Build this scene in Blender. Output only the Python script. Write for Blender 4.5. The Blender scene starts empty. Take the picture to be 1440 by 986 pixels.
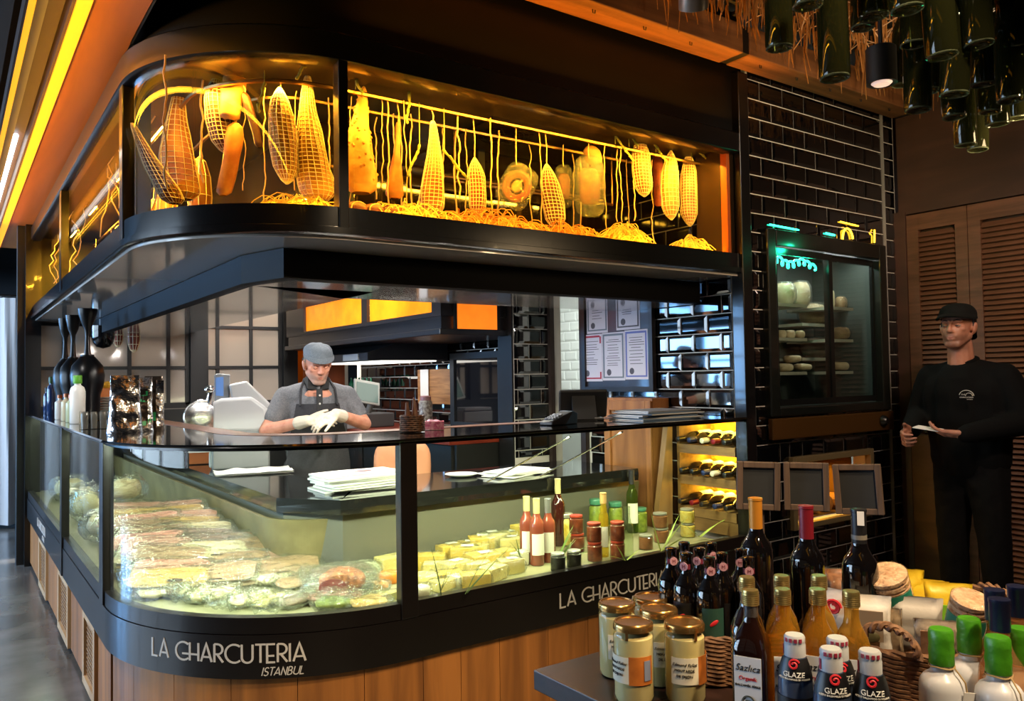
import bpy, bmesh, math, random
import numpy as np
from mathutils import Vector, Matrix, Euler, noise
random.seed(7)
PI = math.pi
scn = bpy.context.scene
COL = scn.collection
rnd = random.uniform

# ------------------------------------------------------------ camera, world, lights, exposure
CAMZ = 1.45
FPX = 1122.19
YAW, PIT, ROLL = 0.615833449, 0.0335717832, 0.0158158729
_f = Vector((math.sin(YAW)*math.cos(PIT), math.cos(YAW)*math.cos(PIT), math.sin(PIT)))
_r = _f.cross(Vector((0, 0, 1))).normalized()
_d = _f.cross(_r)
RX = _r*math.cos(ROLL) + _d*math.sin(ROLL)
RY = -_r*math.sin(ROLL) + _d*math.cos(ROLL)
RF = _f
camd = bpy.data.cameras.new('camera')
cam = bpy.data.objects.new('camera', camd)
COL.objects.link(cam)
camd.sensor_width = 36.0
camd.lens = 36.0*FPX/1440.0
camd.clip_start = 0.05
cam.matrix_world = Matrix(((RX.x, -RY.x, -RF.x, 0), (RX.y, -RY.y, -RF.y, 0), (RX.z, -RY.z, -RF.z, CAMZ), (0, 0, 0, 1)))
scn.camera = cam
def ray(x, y):                       # direction of a photo pixel, used to find real positions on known planes
    return RX*((x-720)/FPX) + RY*((y-493)/FPX) + RF
def onX(x, y, X): d = ray(x, y); return Vector((0, 0, CAMZ)) + d*(X/d.x)
def onY(x, y, Y): d = ray(x, y); return Vector((0, 0, CAMZ)) + d*(Y/d.y)
def onZ(x, y, Z): d = ray(x, y); return Vector((0, 0, CAMZ)) + d*((Z-CAMZ)/d.z)
def onT(x, y, t): return Vector((0, 0, CAMZ)) + ray(x, y)*t

scn.view_settings.view_transform = 'Standard'
scn.view_settings.look = 'None'
scn.view_settings.gamma = 1.0
scn.view_settings.use_curve_mapping = False
scn.view_settings.exposure = 1.0
cy = scn.cycles
cy.use_denoising = True
cy.max_bounces = 10
cy.diffuse_bounces = 3
cy.glossy_bounces = 4
cy.transmission_bounces = 6
cy.transparent_max_bounces = 24
cy.caustics_reflective = False
cy.caustics_refractive = False
cy.sample_clamp_indirect = 4.0
cy.blur_glossy = 0.1

w = bpy.data.worlds.new('room_air')
scn.world = w
w.use_nodes = True
w.node_tree.nodes['Background'].inputs[0].default_value = (0.95, 0.85, 0.75, 1)
w.node_tree.nodes['Background'].inputs[1].default_value = 0.030

def light(name, kind, loc, energy, col, size=0.1, size_y=None, aim=None, spot=None, blend=0.5):
    l = bpy.data.lights.new(name, kind)
    l.energy = energy
    l.color = col
    if kind == 'AREA':
        l.size = size
        if size_y:
            l.shape = 'RECTANGLE'
            l.size_y = size_y
        else:
            l.shape = 'DISK'
    else:
        l.shadow_soft_size = size
    if kind == 'SPOT':
        l.spot_size = math.radians(spot or 60)
        l.spot_blend = blend
    o = bpy.data.objects.new(name, l)
    COL.objects.link(o)
    o.location = loc
    if aim is not None:
        o.rotation_euler = (Vector(aim)-Vector(loc)).to_track_quat('-Z', 'Y').to_euler()
    return o
AMB = (1.0, 0.47, 0.03)
WARM = (1.0, 0.74, 0.45)
DAYC = (0.62, 0.80, 1.0)
# daylight through the shop windows on the left (off camera)
light('daylight', 'AREA', (-4.6, 6.2, 1.75), 210, DAYC, 5.6, 2.3, aim=(0, 6.2, 1.6))
light('daylight', 'AREA', (-4.6, 10.6, 1.65), 260, (0.20, 0.50, 1.0), 3.0, 1.6, aim=(0, 10.6, 1.6))
# curing cabinet: amber LED strip behind the front frame, and ceiling downlights
for x0, x1, e in ((1.32, 2.02, 7), (2.02, 2.72, 5), (2.72, 3.36, 6)):
    light('amber_strip', 'AREA', ((x0+x1)/2, 2.83, 2.585), e, AMB, x1-x0, 0.03, aim=((x0+x1)/2, 3.10, 2.1))
light('amber_strip', 'AREA', (0.93, 3.10, 2.585), 6, AMB, 0.5, 0.03, aim=(1.2, 3.4, 2.1))
for x, y, e in ((1.05, 3.25, 7), (1.30, 2.98, 11), (1.70, 3.0, 9), (2.35, 3.12, 4), (2.98, 2.98, 12)):
    light('amber_downlight', 'SPOT', (x, y, 2.62), e, AMB, 0.03, aim=(x, y-0.03, 2.0), spot=95, blend=0.6)
for y, e in ((4.0, 34), (4.9, 30), (6.0, 36), (7.0, 34)):
    light('amber_downlight', 'AREA', (0.80, y, 2.62), e, AMB, 0.3, 0.05, aim=(0.95, y, 2.0))
# display case: cool green white strip under the counter top rail
for x0, x1, e in ((1.50, 2.45, 9), (2.45, 3.30, 4.5)):
    light('case_strip', 'AREA', ((x0+x1)/2, 2.80, 1.185), e, (0.96, 1.0, 0.58), x1-x0, 0.025, aim=((x0+x1)/2, 2.98, 0.6))
for a, e in ((200, 3), (222, 4), (246, 4)):
    p = (1.427+0.82*math.cos(math.radians(a)), 3.63+0.82*math.sin(math.radians(a)), 1.185)
    light('case_strip', 'AREA', p, e, (0.88, 1.0, 0.78), 0.28, 0.025, aim=(p[0]+0.10, p[1]+0.12, 0.6))
light('case_strip', 'AREA', (0.60, 4.5, 1.185), 3.5, (0.90, 1.0, 0.75), 1.5, 0.025, aim=(0.75, 4.5, 0.6))
light('case_strip', 'AREA', (0.60, 6.4, 1.185), 4.5, (0.90, 1.0, 0.75), 2.0, 0.025, aim=(0.75, 6.4, 0.6))
# work lights inside the kiosk (set in its soffit), back room, hall ceiling spots
for x, y, e in ((1.44, 3.72, 7), (1.80, 3.70, 8), (2.5, 3.55, 5), (1.35, 4.9, 3.5)):
    light('work_light', 'AREA', (x, y, 1.842), e, (1.0, 0.93, 0.84), 0.10, aim=(x, y+0.12, 1.0))
light('work_light', 'AREA', (2.2, 5.4, 2.9), 45, (1.0, 0.95, 0.9), 0.7, aim=(2.1, 6.0, 1.2))
light('back_room_light', 'AREA', (4.4, 5.2, 2.9), 45, (0.95, 1.0, 0.97), 0.6, aim=(4.6, 5.2, 0))
light('table_spot', 'SPOT', (1.0, -0.5, 3.1), 125, WARM, 0.06, aim=(1.40, 1.05, 0.8), spot=58)
light('table_spot', 'SPOT', (2.6, -0.1, 3.1), 75, WARM, 0.06, aim=(1.80, 0.95, 0.8), spot=58)
light('hall_spot', 'SPOT', (1.6, 0.3, 3.05), 95, WARM, 0.07, aim=(1.6, 2.7, 0.1), spot=70)
light('hall_spot', 'SPOT', (3.0, 0.4, 3.05), 62, (1.0, 0.72, 0.58), 0.10, aim=(4.4, 2.2, 1.3), spot=62)
light('hall_spot', 'SPOT', (3.4, 0.9, 3.05), 26, (1.0, 0.82, 0.62), 0.08, aim=(4.1, 2.73, 1.9), spot=75)
light('channel_glow', 'AREA', (.30, 4.3, 2.66), 9, (1, .46, .02), 6.4, .03, aim=(.50, 4.3, 2.76))
light('ceiling_fill', 'AREA', (3.2, 1.0, 2.2), 9, (1.0, 0.70, 0.38), 0.5, aim=(3.6, 1.9, 3.3))  # unseen panel, added to brighten bottles and straw under the ceiling
light('hall_spot', 'SPOT', (2.6, 0.3, 2.5), 26, (1.0, 0.72, 0.42), 0.06, aim=(4.0, 2.6, 3.12), spot=50)  # unseen extra spot, added to brighten the timber beam
light('aisle_fill', 'SPOT', (-0.7, 4.2, 2.9), 90, (1.0, 0.95, 0.9), 0.08, aim=(-0.1, 4.9, 0), spot=85)  # unseen, added to brighten the aisle floor and bounce onto the soffit
light('amber_floor_strip', 'AREA', (2.35, 2.785, 2.092), 5, AMB, 2.0, 0.02, aim=(2.35, 3.05, 2.25))
light('amber_floor_strip', 'AREA', (1.05, 2.93, 2.092), 1.2, AMB, 0.4, 0.02, aim=(1.25, 3.2, 2.25))
light('beam_glow', 'AREA', (2.4, 2.60, 2.80), 5, (1.0, 0.36, 0.02), 2.2, 0.04, aim=(2.4, 2.60, 3.1))

# ------------------------------------------------------------ materials
def lin(h):
    h = h.lstrip('#')
    c = [int(h[i:i+2], 16)/255 for i in (0, 2, 4)]
    return tuple((x/12.92 if x <= .04045 else ((x+.055)/1.055)**2.4) for x in c) + (1,)
MATS = {}
def mat(name, col, rough=.5, metal=0, noise_=None, bump=None, emit=None, coat=0, trans=0, spec=.5, wood=None, col2=None, sub=0, obj_coords=True):
    if name in MATS: return MATS[name]
    m = bpy.data.materials.new(name); m.use_nodes = True
    nt = m.node_tree; N = nt.nodes; L = nt.links
    b = N['Principled BSDF']
    c = lin(col) if isinstance(col, str) else tuple(col)+((1,) if len(col) == 3 else ())
    b.inputs['Base Color'].default_value = c
    b.inputs['Roughness'].default_value = rough
    b.inputs['Metallic'].default_value = metal
    b.inputs['Coat Weight'].default_value = coat
    b.inputs['Coat Roughness'].default_value = .05
    b.inputs['Transmission Weight'].default_value = trans
    b.inputs['Specular IOR Level'].default_value = spec
    if sub:
        b.inputs['Subsurface Weight'].default_value = sub
        b.inputs['Subsurface Radius'].default_value = (.02, .01, .005)
    if emit:
        b.inputs['Emission Color'].default_value = lin(emit[0]) if isinstance(emit[0], str) else tuple(emit[0])+(1,)
        b.inputs['Emission Strength'].default_value = emit[1]
    tc = N.new('ShaderNodeTexCoord')
    if wood or noise_:
        src = tc.outputs['Object']
        mp = N.new('ShaderNodeMapping'); L.new(src, mp.inputs[0])
        nz = N.new('ShaderNodeTexNoise'); L.new(mp.outputs[0], nz.inputs[0])
        if wood:
            mp.inputs['Scale'].default_value = wood; nz.inputs['Scale'].default_value = 1
            nz.inputs['Detail'].default_value = 6; nz.inputs['Distortion'].default_value = .6
        else:
            nz.inputs['Scale'].default_value = noise_; nz.inputs['Detail'].default_value = 5
        rp = N.new('ShaderNodeValToRGB'); L.new(nz.outputs[0], rp.inputs[0])
        c2 = lin(col2) if isinstance(col2, str) else (col2 if col2 else tuple(x*.55 for x in c[:3])+(1,))
        rp.color_ramp.elements[0].color = c2; rp.color_ramp.elements[1].color = c
        rp.color_ramp.elements[0].position = .35; rp.color_ramp.elements[1].position = .65
        L.new(rp.outputs[0], b.inputs['Base Color'])
    if bump:
        n2 = N.new('ShaderNodeTexNoise'); n2.inputs['Scale'].default_value = bump[0]; n2.inputs['Detail'].default_value = 4
        L.new(tc.outputs['Object'], n2.inputs[0])
        bp = N.new('ShaderNodeBump'); bp.inputs['Strength'].default_value = bump[1]; bp.inputs['Distance'].default_value = bump[2] if len(bump) > 2 else .01
        L.new(n2.outputs[0], bp.inputs['Height']); L.new(bp.outputs[0], b.inputs['Normal'])
    MATS[name] = m
    return m
def glass(name, tint=(1, 1, 1), rough=0.0, ior=1.45, body=None, bodycol=None, bump=None, refl=1.0):
    """thin clear sheet: transparent, with a fresnel gloss and an optional share of diffuse body colour"""
    if name in MATS: return MATS[name]
    m = bpy.data.materials.new(name); m.use_nodes = True
    nt = m.node_tree; N = nt.nodes; L = nt.links
    N.remove(N['Principled BSDF'])
    out = N['Material Output']
    t = N.new('ShaderNodeBsdfTransparent'); t.inputs[0].default_value = tuple(tint)+(1,)
    g = N.new('ShaderNodeBsdfGlossy'); g.inputs['Roughness'].default_value = rough
    fr = N.new('ShaderNodeFresnel')
    ge = N.new('ShaderNodeNewGeometry'); mr = N.new('ShaderNodeMapRange')   # same gloss from both sides of the sheet
    mr.inputs['To Min'].default_value = ior; mr.inputs['To Max'].default_value = 1/ior
    L.new(ge.outputs['Backfacing'], mr.inputs['Value']); L.new(mr.outputs[0], fr.inputs[0])
    mx = N.new('ShaderNodeMixShader')
    fac = fr.outputs[0]
    if refl != 1:
        mm = N.new('ShaderNodeMath'); mm.operation = 'MULTIPLY'; mm.inputs[1].default_value = refl
        L.new(fac, mm.inputs[0]); fac = mm.outputs[0]
    L.new(fac, mx.inputs[0])
    base = t.outputs[0]
    if body:
        d = N.new('ShaderNodeBsdfDiffuse'); d.inputs[0].default_value = lin(bodycol) if isinstance(bodycol, str) else tuple(bodycol)+(1,)
        tl = N.new('ShaderNodeBsdfTranslucent'); tl.inputs[0].default_value = d.inputs[0].default_value
        m1 = N.new('ShaderNodeMixShader'); m1.inputs[0].default_value = .5
        L.new(d.outputs[0], m1.inputs[1]); L.new(tl.outputs[0], m1.inputs[2])
        m2 = N.new('ShaderNodeMixShader'); m2.inputs[0].default_value = body
        L.new(t.outputs[0], m2.inputs[1]); L.new(m1.outputs[0], m2.inputs[2]); base = m2.outputs[0]
    L.new(base, mx.inputs[1]); L.new(g.outputs[0], mx.inputs[2]); L.new(mx.outputs[0], out.inputs[0])
    if bump:
        tc = N.new('ShaderNodeTexCoord'); n2 = N.new('ShaderNodeTexNoise'); n2.inputs['Scale'].default_value = bump[0]; n2.inputs['Detail'].default_value = 3
        L.new(tc.outputs['Object'], n2.inputs[0])
        bp = N.new('ShaderNodeBump'); bp.inputs['Strength'].default_value = bump[1]; bp.inputs['Distance'].default_value = .02
        L.new(n2.outputs[0], bp.inputs['Height']); L.new(bp.outputs[0], g.inputs['Normal']); L.new(bp.outputs[0], fr.inputs['Normal'])
    MATS[name] = m
    return m
BLACK = mat('black_lacquer', '#0b0b0d', .28, coat=.3)
BLACKM = mat('black_matt', '#0a0a0a', .55)
BROWNBLACK = mat('black_brown_fascia', '#120d0c', .33, coat=.2)
WHITE = mat('white_paint', '#e6e6e2', .5)
PAPER = mat('paper', '#e9e8e6', .7)
GLASS = glass('clear_glass', (.97, .99, .97))
CGLASS = glass('case_glass', (.95, .975, .95), refl=.8)
FILM = glass('plastic_film', (.97, .98, .97), .08, 1.5, body=.10, bodycol='#d8dccb', bump=(45, 1.0))
STEEL = mat('steel', '#b9bbbd', .25, 1)
CHROME = mat('chrome', '#e6e6e6', .08, 1)
OAK = mat('oak_board', '#b8783a', .42, wood=(14, 14, .9), col2='#86552a')
OAKD = mat('brown_wood', '#6b4126', .5, wood=(18, 1.2, 18), col2='#4a2a18')

# ------------------------------------------------------------ mesh building
class MB:
    def __init__(s): s.v = []; s.f = []
    def add(s, vs, fs):
        n = len(s.v); s.v += [tuple(p) for p in vs]; s.f += [tuple(i+n for i in f) for f in fs]; return s
    def box(s, c, d, R=None):
        h = [x/2 for x in d]; c = Vector(c)
        vs = [Vector((sx*h[0], sy*h[1], sz*h[2])) for sx in (-1, 1) for sy in (-1, 1) for sz in (-1, 1)]
        if R is not None: vs = [R @ p for p in vs]
        return s.add([p+c for p in vs], [(0, 1, 3, 2), (4, 6, 7, 5), (0, 4, 5, 1), (2, 3, 7, 6), (0, 2, 6, 4), (1, 5, 7, 3)])
    def bb(s, a, b):                                        # box from corner to corner
        return s.box([(x+y)/2 for x, y in zip(a, b)], [abs(y-x) for x, y in zip(a, b)])
    def lathe(s, prof, n=20, M=None, p=2, ph=0):            # prof: (radius, z[, squareness])
        vs = []; fs = []
        for q in prof:
            r, z = q[0], q[1]; e = q[2] if len(q) > 2 else p
            for k in range(n):
                a = 2*PI*k/n+ph; ca, sa = math.cos(a), math.sin(a)
                m = 1 if e == 2 else 1/((abs(ca)**e+abs(sa)**e)**(1/e))
                vs.append(Vector((r*m*ca, r*m*sa, z)))
        for i in range(len(prof)-1):
            for k in range(n):
                a, b = i*n+k, i*n+(k+1) % n
                fs.append((a, b, b+n, a+n))
        fs.append(tuple(range(n-1, -1, -1))); fs.append(tuple(range((len(prof)-1)*n, len(prof)*n)))
        if M is not None: vs = [M @ v for v in vs]
        return s.add(vs, fs)
    def tube(s, pts, r, n=6, closed=False):
        pts = [Vector(p) for p in pts]; m = len(pts)
        rr = r if isinstance(r, (list, tuple)) else [r]*m
        vs = []; fs = []; up = None
        for i, p in enumerate(pts):
            a = pts[(i-1) % m] if (i > 0 or closed) else p; b = pts[(i+1) % m] if (i < m-1 or closed) else p
            t = (b-a); t = t.normalized() if t.length > 1e-9 else Vector((0, 0, 1))
            if up is None: up = t.orthogonal().normalized()
            x = (up - t*up.dot(t)); x = x.normalized() if x.length > 1e-6 else t.orthogonal().normalized(); up = x
            y = t.cross(x)
            for k in range(n):
                q = 2*PI*k/n; vs.append(p+(x*math.cos(q)+y*math.sin(q))*rr[i])
        for i in range(m if closed else m-1):
            for k in range(n):
                a, b = i*n+k, i*n+(k+1) % n; c, d = ((i+1) % m)*n+(k+1) % n, ((i+1) % m)*n+k
                fs.append((a, b, c, d))
        if not closed: fs += [tuple(range(n-1, -1, -1)), tuple(range((m-1)*n, m*n))]
        return s.add(vs, fs)
    def ell(s, c, r, n=16, M=None):
        rows = max(6, n*2//3); pr = [(max(1e-4, math.sin(PI*i/rows)), -math.cos(PI*i/rows)) for i in range(rows+1)]
        T = Matrix.Translation(Vector(c)) @ (M.to_4x4() if M is not None else Matrix()) @ Matrix.Diagonal((r[0], r[1], r[2], 1))
        return s.lathe(pr, n, T)
    def cap(s, a, b, r0, r1, n=12):                         # tapered capsule
        a = Vector(a); b = Vector(b); d = b-a; L = d.length
        Q = d.to_track_quat('Z', 'Y').to_matrix().to_4x4() if L > 1e-6 else Matrix()
        pr = [(max(1e-4, r0*math.sin(q)), -r0*math.cos(q)) for q in (0, .4, .8, 1.2, PI/2)] + [(max(1e-4, r1*math.cos(q)), L+r1*math.sin(q)) for q in (0, .4, .8, 1.2, PI/2)]
        return s.lathe(pr, n, Matrix.Translation(a) @ Q)
    def prism(s, poly, z0, z1, M=None):
        n = len(poly); vs = [Vector((x, y, z0)) for x, y in poly]+[Vector((x, y, z1)) for x, y in poly]
        if M is not None: vs = [M @ v for v in vs]
        return s.add(vs, [tuple(range(n-1, -1, -1)), tuple(range(n, 2*n))]+[(i, (i+1) % n, n+(i+1) % n, n+i) for i in range(n)])
    def sweep(s, prof, pathf):                              # closed profile (inset, z) along pathf(inset) -> list of (x, y)
        rows = [pathf(e) for e, z in prof]; m = len(prof); k = len(rows[0])
        vs = [(rows[j][i][0], rows[j][i][1], prof[j][1]) for i in range(k) for j in range(m)]
        fs = [(i*m+j, i*m+(j+1) % m, (i+1)*m+(j+1) % m, (i+1)*m+j) for i in range(k-1) for j in range(m)]
        fs += [tuple(range(m-1, -1, -1)), tuple(range((k-1)*m, k*m))]
        return s.add(vs, fs)
    def patch(s, R, a0, a1, z0, z1, n=10, th=.0008, c=(0, 0, 0)):   # bent label on a round body
        vs = []; fs = []
        for i in range(n+1):
            a = a0+(a1-a0)*i/n
            for r, z in ((R, z0), (R+th, z0), (R+th, z1), (R, z1)): vs.append((c[0]+r*math.cos(a), c[1]+r*math.sin(a), c[2]+z))
        for i in range(n):
            for j in range(4): fs.append((i*4+j, (i+1)*4+j, (i+1)*4+(j+1) % 4, i*4+(j+1) % 4))
        fs += [(0, 1, 2, 3), (n*4+3, n*4+2, n*4+1, n*4)]
        return s.add(vs, fs)
    def grid(s, fn, nu, nv, closed_u=False):
        vs = [fn(i/(nu if closed_u else nu-1), j/(nv-1)) for i in range(nu) for j in range(nv)]
        fs = []
        for i in range(nu if closed_u else nu-1):
            for j in range(nv-1):
                a = i*nv+j; b = ((i+1) % nu)*nv+j; fs.append((a, b, b+1, a+1))
        return s.add(vs, fs)
    def map(s, fn): s.v = [tuple(fn(Vector(p))) for p in s.v]; return s
    def mesh(s, name):
        me = bpy.data.meshes.new(name); me.from_pydata(s.v, [], s.f); me.update()
        bm = bmesh.new(); bm.from_mesh(me); bmesh.ops.recalc_face_normals(bm, faces=bm.faces); bm.to_mesh(me); bm.free()
        return me
    def build(s, name, m, parent=None, smooth=40, world=True, bevel=0, seg=2):
        me = s.mesh(name)
        if smooth:
            me.polygons.foreach_set('use_smooth', [True]*len(me.polygons))
            me.set_sharp_from_angle(angle=math.radians(smooth))
        me.materials.append(m)
        o = bpy.data.objects.new(name, me); COL.objects.link(o)
        if parent is not None:
            o.parent = parent
            if world:
                off = Vector((0, 0, 0)); p = parent
                while p is not None: off += p.location; p = p.parent
                me.transform(Matrix.Translation(-off))
        if bevel:
            b = o.modifiers.new('soft_edge', 'BEVEL'); b.width = bevel; b.segments = seg; b.limit_method = 'ANGLE'
        return o
def tag(o, label=None, cat=None, group=None, kind=None):
    if label: o['label'] = label
    if cat: o['category'] = cat
    if group: o['group'] = group
    if kind: o['kind'] = kind
    return o
def thing(name, label, cat, loc=(0, 0, 0), rz=0, group=None):
    o = bpy.data.objects.new(name, None); COL.objects.link(o); o.empty_display_size = .05
    o.location = loc; o.rotation_euler = (0, 0, rz)
    return tag(o, label, cat, group)
def clone(root, loc, rz=0, label=None, group=None, scale=1, rot=None):
    def cp(o, p):
        c = o.copy(); COL.objects.link(c)
        if p is not None: c.parent = p
        for ch in o.children: cp(ch, c)
        return c
    r = cp(root, None); r.location = loc; r.rotation_euler = rot or (0, 0, rz); r.scale = (scale,)*3 if not isinstance(scale, tuple) else scale
    if label: r['label'] = label
    if group: r['group'] = group
    return r
def struct(o): o['kind'] = 'structure'; return o
def text_mb(body, size, th=.001, align='CENTER', shear=0):
    cu = bpy.data.curves.new('lettering', 'FONT'); cu.body = body; cu.size = size; cu.extrude = th/2; cu.align_x = align; cu.shear = shear
    cu.resolution_u = 3
    ob = bpy.data.objects.new('lettering', cu); me = bpy.data.meshes.new_from_object(ob)
    m = MB(); m.add([v.co[:] for v in me.vertices], [tuple(p.vertices) for p in me.polygons])
    bpy.data.objects.remove(ob); bpy.data.meshes.remove(me); bpy.data.curves.remove(cu)
    return m
def wrap(R, a0, z0):                # text plane -> round body, text centred on angle a0
    def f(p): a = a0+p.x/R; return Vector(((R+p.z+.0012)*math.cos(a), (R+p.z+.0012)*math.sin(a), z0+p.y))
    return f
def Rz(a): return Matrix.Rotation(a, 3, 'Z')
def Rx(a): return Matrix.Rotation(a, 3, 'X')
def Ry(a): return Matrix.Rotation(a, 3, 'Y')
def faces(p):                       # rotation about z so that local -Y looks at the camera from p
    return math.atan2(p[1], p[0]) - PI/2

# ------------------------------------------------------------ setting: floor, ceiling, walls
FY = 2.73                    # plane of the kiosk front and of the tiled wall
CONC = mat('concrete_floor', '#76736f', .2, noise_=3.0, col2='#54524f', bump=(2.2, .06))
GROUT = mat('grout', '#d6d0c6', .8)
TILE = mat('black_glazed_tile', '#060607', .035, coat=1, spec=.8)
WTILE = mat('white_glazed_tile', '#dfe6e2', .2)
fl = struct(MB().bb((-5, -3, -.08), (9.5, 16, 0)).build('floor', CONC, smooth=0))
cl = struct(MB().bb((-5, -3, 3.42), (9.5, 16, 3.5)).build('ceiling', mat('dark_ceiling', '#2c2a27', .9), smooth=0))
WALLD = mat('dark_plaster', '#2a2320', .8)
# left wall with tall shop windows (off camera; daylight comes through it)
wl = MB()
wl.bb((-4.3, -3, 0), (-4.2, 16, .55)); wl.bb((-4.3, -3, 2.95), (-4.2, 16, 3.42))
for y in (-2.9, -1.5, .2, 1.9, 3.5, 5.1, 6.7, 8.3, 9.9, 11.5, 13.2, 15.9): wl.bb((-4.3, y-.07, .55), (-4.2, y+.07, 2.95))
for z in (1.15, 1.75, 2.35): wl.bb((-4.27, -3, z-.025), (-4.22, 16, z+.025))
struct(wl.build('wall_left', WALLD, smooth=0))
struct(MB().bb((-5, 15.9, 0), (9.5, 16, 3.42)).build('wall_end', WALLD, smooth=0))
struct(MB().bb((-5, -3, 0), (9.5, -2.9, 3.42)).build('wall_front', WALLD, smooth=0))
struct(MB().bb((9.4, -3, 0), (9.5, 16, 3.42)).build('wall_outer', WALLD, smooth=0))

_tm = {}
def tile_mesh(w, h, d=.009, bv=.016):
    k = (round(w, 3), round(h, 3), d, bv)
    if k in _tm: return _tm[k]
    b = min(bv, w*.3, h*.3)
    m = MB()
    lo = [(-w/2, 0, -h/2), (w/2, 0, -h/2), (w/2, 0, h/2), (-w/2, 0, h/2)]
    md = [(x, -.004, z) for x, _, z in lo]
    hi = [(math.copysign(w/2-b, x), -d, math.copysign(h/2-b, z)) for x, _, z in lo]
    m.add(lo+md+hi, [(i, (i+1) % 4, 4+(i+1) % 4, 4+i) for i in range(4)]+[(4+i, 4+(i+1) % 4, 8+(i+1) % 4, 8+i) for i in range(4)]+[(8, 9, 10, 11)])
    me = m.mesh('tile'); _tm[k] = me
    return me
def tiling(parent, org, ux, nrm_rz, L, z0, z1, tw, th, gap, z_ref, off_ref, holes=(), m=TILE, jitter=.006):
    """tiles in running bond on a wall: org = (x, y) of u=0, ux = unit direction; tiles as parts of the wall"""
    k0 = math.floor((z0-z_ref)/th)
    k = k0
    while z_ref+k*th < z1-.01:
        a, b = max(z0, z_ref+k*th), min(z1, z_ref+(k+1)*th); k += 1
        if b-a < .02: continue
        u = off_ref+(k % 2)*tw/2
        u -= math.ceil((u)/tw)*tw
        while u < L-.005:
            c, d = max(0, u), min(L, u+tw); u += tw
            if d-c < .02: continue
            segs = [(c, d, a, b)]
            for (hu0, hu1, hz0, hz1) in holes:
                out = []
                for (p, q, r, s) in segs:
                    if q <= hu0 or p >= hu1 or s <= hz0 or r >= hz1: out.append((p, q, r, s)); continue
                    if p < hu0-.02: out.append((p, hu0, r, s))
                    if q > hu1+.02: out.append((hu1, q, r, s))
                    mp, mq = max(p, hu0), min(q, hu1)
                    if r < hz0-.02: out.append((mp, mq, r, hz0))
                    if s > hz1+.02: out.append((mp, mq, hz1, s))
                segs = out
            for (p, q, r, s) in segs:
                me = tile_mesh(q-p-gap, s-r-gap)
                if not me.materials: me.materials.append(m)
                o = bpy.data.objects.new('tile', me); COL.objects.link(o); o.parent = parent
                um = (p+q)/2
                o.location = Vector((org[0]+ux[0]*um, org[1]+ux[1]*um, (r+s)/2))-parent.location
                o.rotation_euler = (rnd(-jitter, jitter), 0, nrm_rz+rnd(-jitter, jitter))
# tiled wall in the plane of the kiosk front, with openings for the bread fridge and the niche below
FR = (3.665, 4.735, 1.24, 2.19)      # fridge opening x0, x1, z0, z1
NI = (3.80, 4.57, .60, .97)         # niche opening
WX0, WX1 = 3.50, 4.82
wb = MB()
for a, b, c, d in ((WX0, FR[0], 0, 3.3), (FR[1], 4.97, 0, 3.3), (FR[0], FR[1], FR[3], 3.3), (FR[0], FR[1], NI[3], FR[2]), (FR[0], NI[0], NI[2], NI[3]), (NI[1], FR[1], NI[2], NI[3]), (FR[0], FR[1], 0, NI[2])):
    wb.bb((a, FY+.004, c), (b, FY+.10, d))
wall_b = struct(wb.build('wall_back', GROUT, smooth=0))
TW, TH = .2007, .1040
tiling(wall_b, (WX0, FY+.004), (1, 0), 0, WX1-WX0, .0, 3.12, TW, TH, .006, 2.730, 3.716-WX0, [(FR[0]-WX0, FR[1]-WX0, FR[2], FR[3]), (NI[0]-WX0, NI[1]-WX0, NI[2], NI[3])])
tiling(wall_b, (WX1+.012, FY+.004), (1, 0), 0, .13, .0, 3.12, TW, TH, .006, 2.70, .07)
MB().bb((WX1, FY-.014, 0), (WX1+.007, FY+.02, 3.12)).build('corner_trim', mat('pale_trim', '#8d8a84', .4), wall_b, smooth=0, world=False)
# wall behind the kiosk end (faces left)
KX = 3.47
wk = MB(); wk.bb((KX+.004, 3.22, 0), (KX+.09, 4.05, 3.3)); wk.bb((KX+.004, FY+.105, 0), (KX+.09, 3.22, .58)); wk.bb((KX+.004, FY+.105, 1.20), (KX+.09, 3.22, 3.3)); wk.bb((KX+.004, 4.05, 2.35), (KX+.09, 4.43, 3.3)); wk.bb((KX+.004, 4.43, 0), (KX+.09, 7.7, 3.3))
wall_k = struct(wk.build('wall_side', GROUT, smooth=0))
tiling(wall_k, (KX+.004, 4.02), (0, -1), -PI/2, 1.185, .58, 2.74, TW, TH, .006, 1.262, .11, [(.80, 1.25, .5, 1.20)], jitter=.005)
tiling(wall_k, (KX+.004, 7.6), (0, -1), -PI/2, 3.1, .95, 2.3, TW, TH, .006, 1.262, .07)
# narrow tiled pier beside the door to the back room
pr_ = struct(MB().bb((3.15, 4.434, 0), (KX+.003, 4.60, 3.3)).build('wall_pier', GROUT, smooth=0))
tiling(pr_, (3.15, 4.434), (1, 0), 0, .315, .9, 2.15, TW, TH, .006, 1.262, .13)
struct(MB().bb((3.135, 4.436, 0), (3.1495, 4.60, 3.3)).build('trim_pier', BLACKM, smooth=0))
dk = MB(); dk.bb((3.44, 4.035, .0), (3.475, 4.085, 2.4)); dk.bb((3.44, 4.395, 0), (3.475, 4.43, 2.4)); dk.bb((3.44, 4.035, 2.35), (3.475, 4.43, 2.4))
dfr = struct(dk.build('door_1', mat('dark_door_frame', '#2b1b13', .5), smooth=0))
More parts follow.
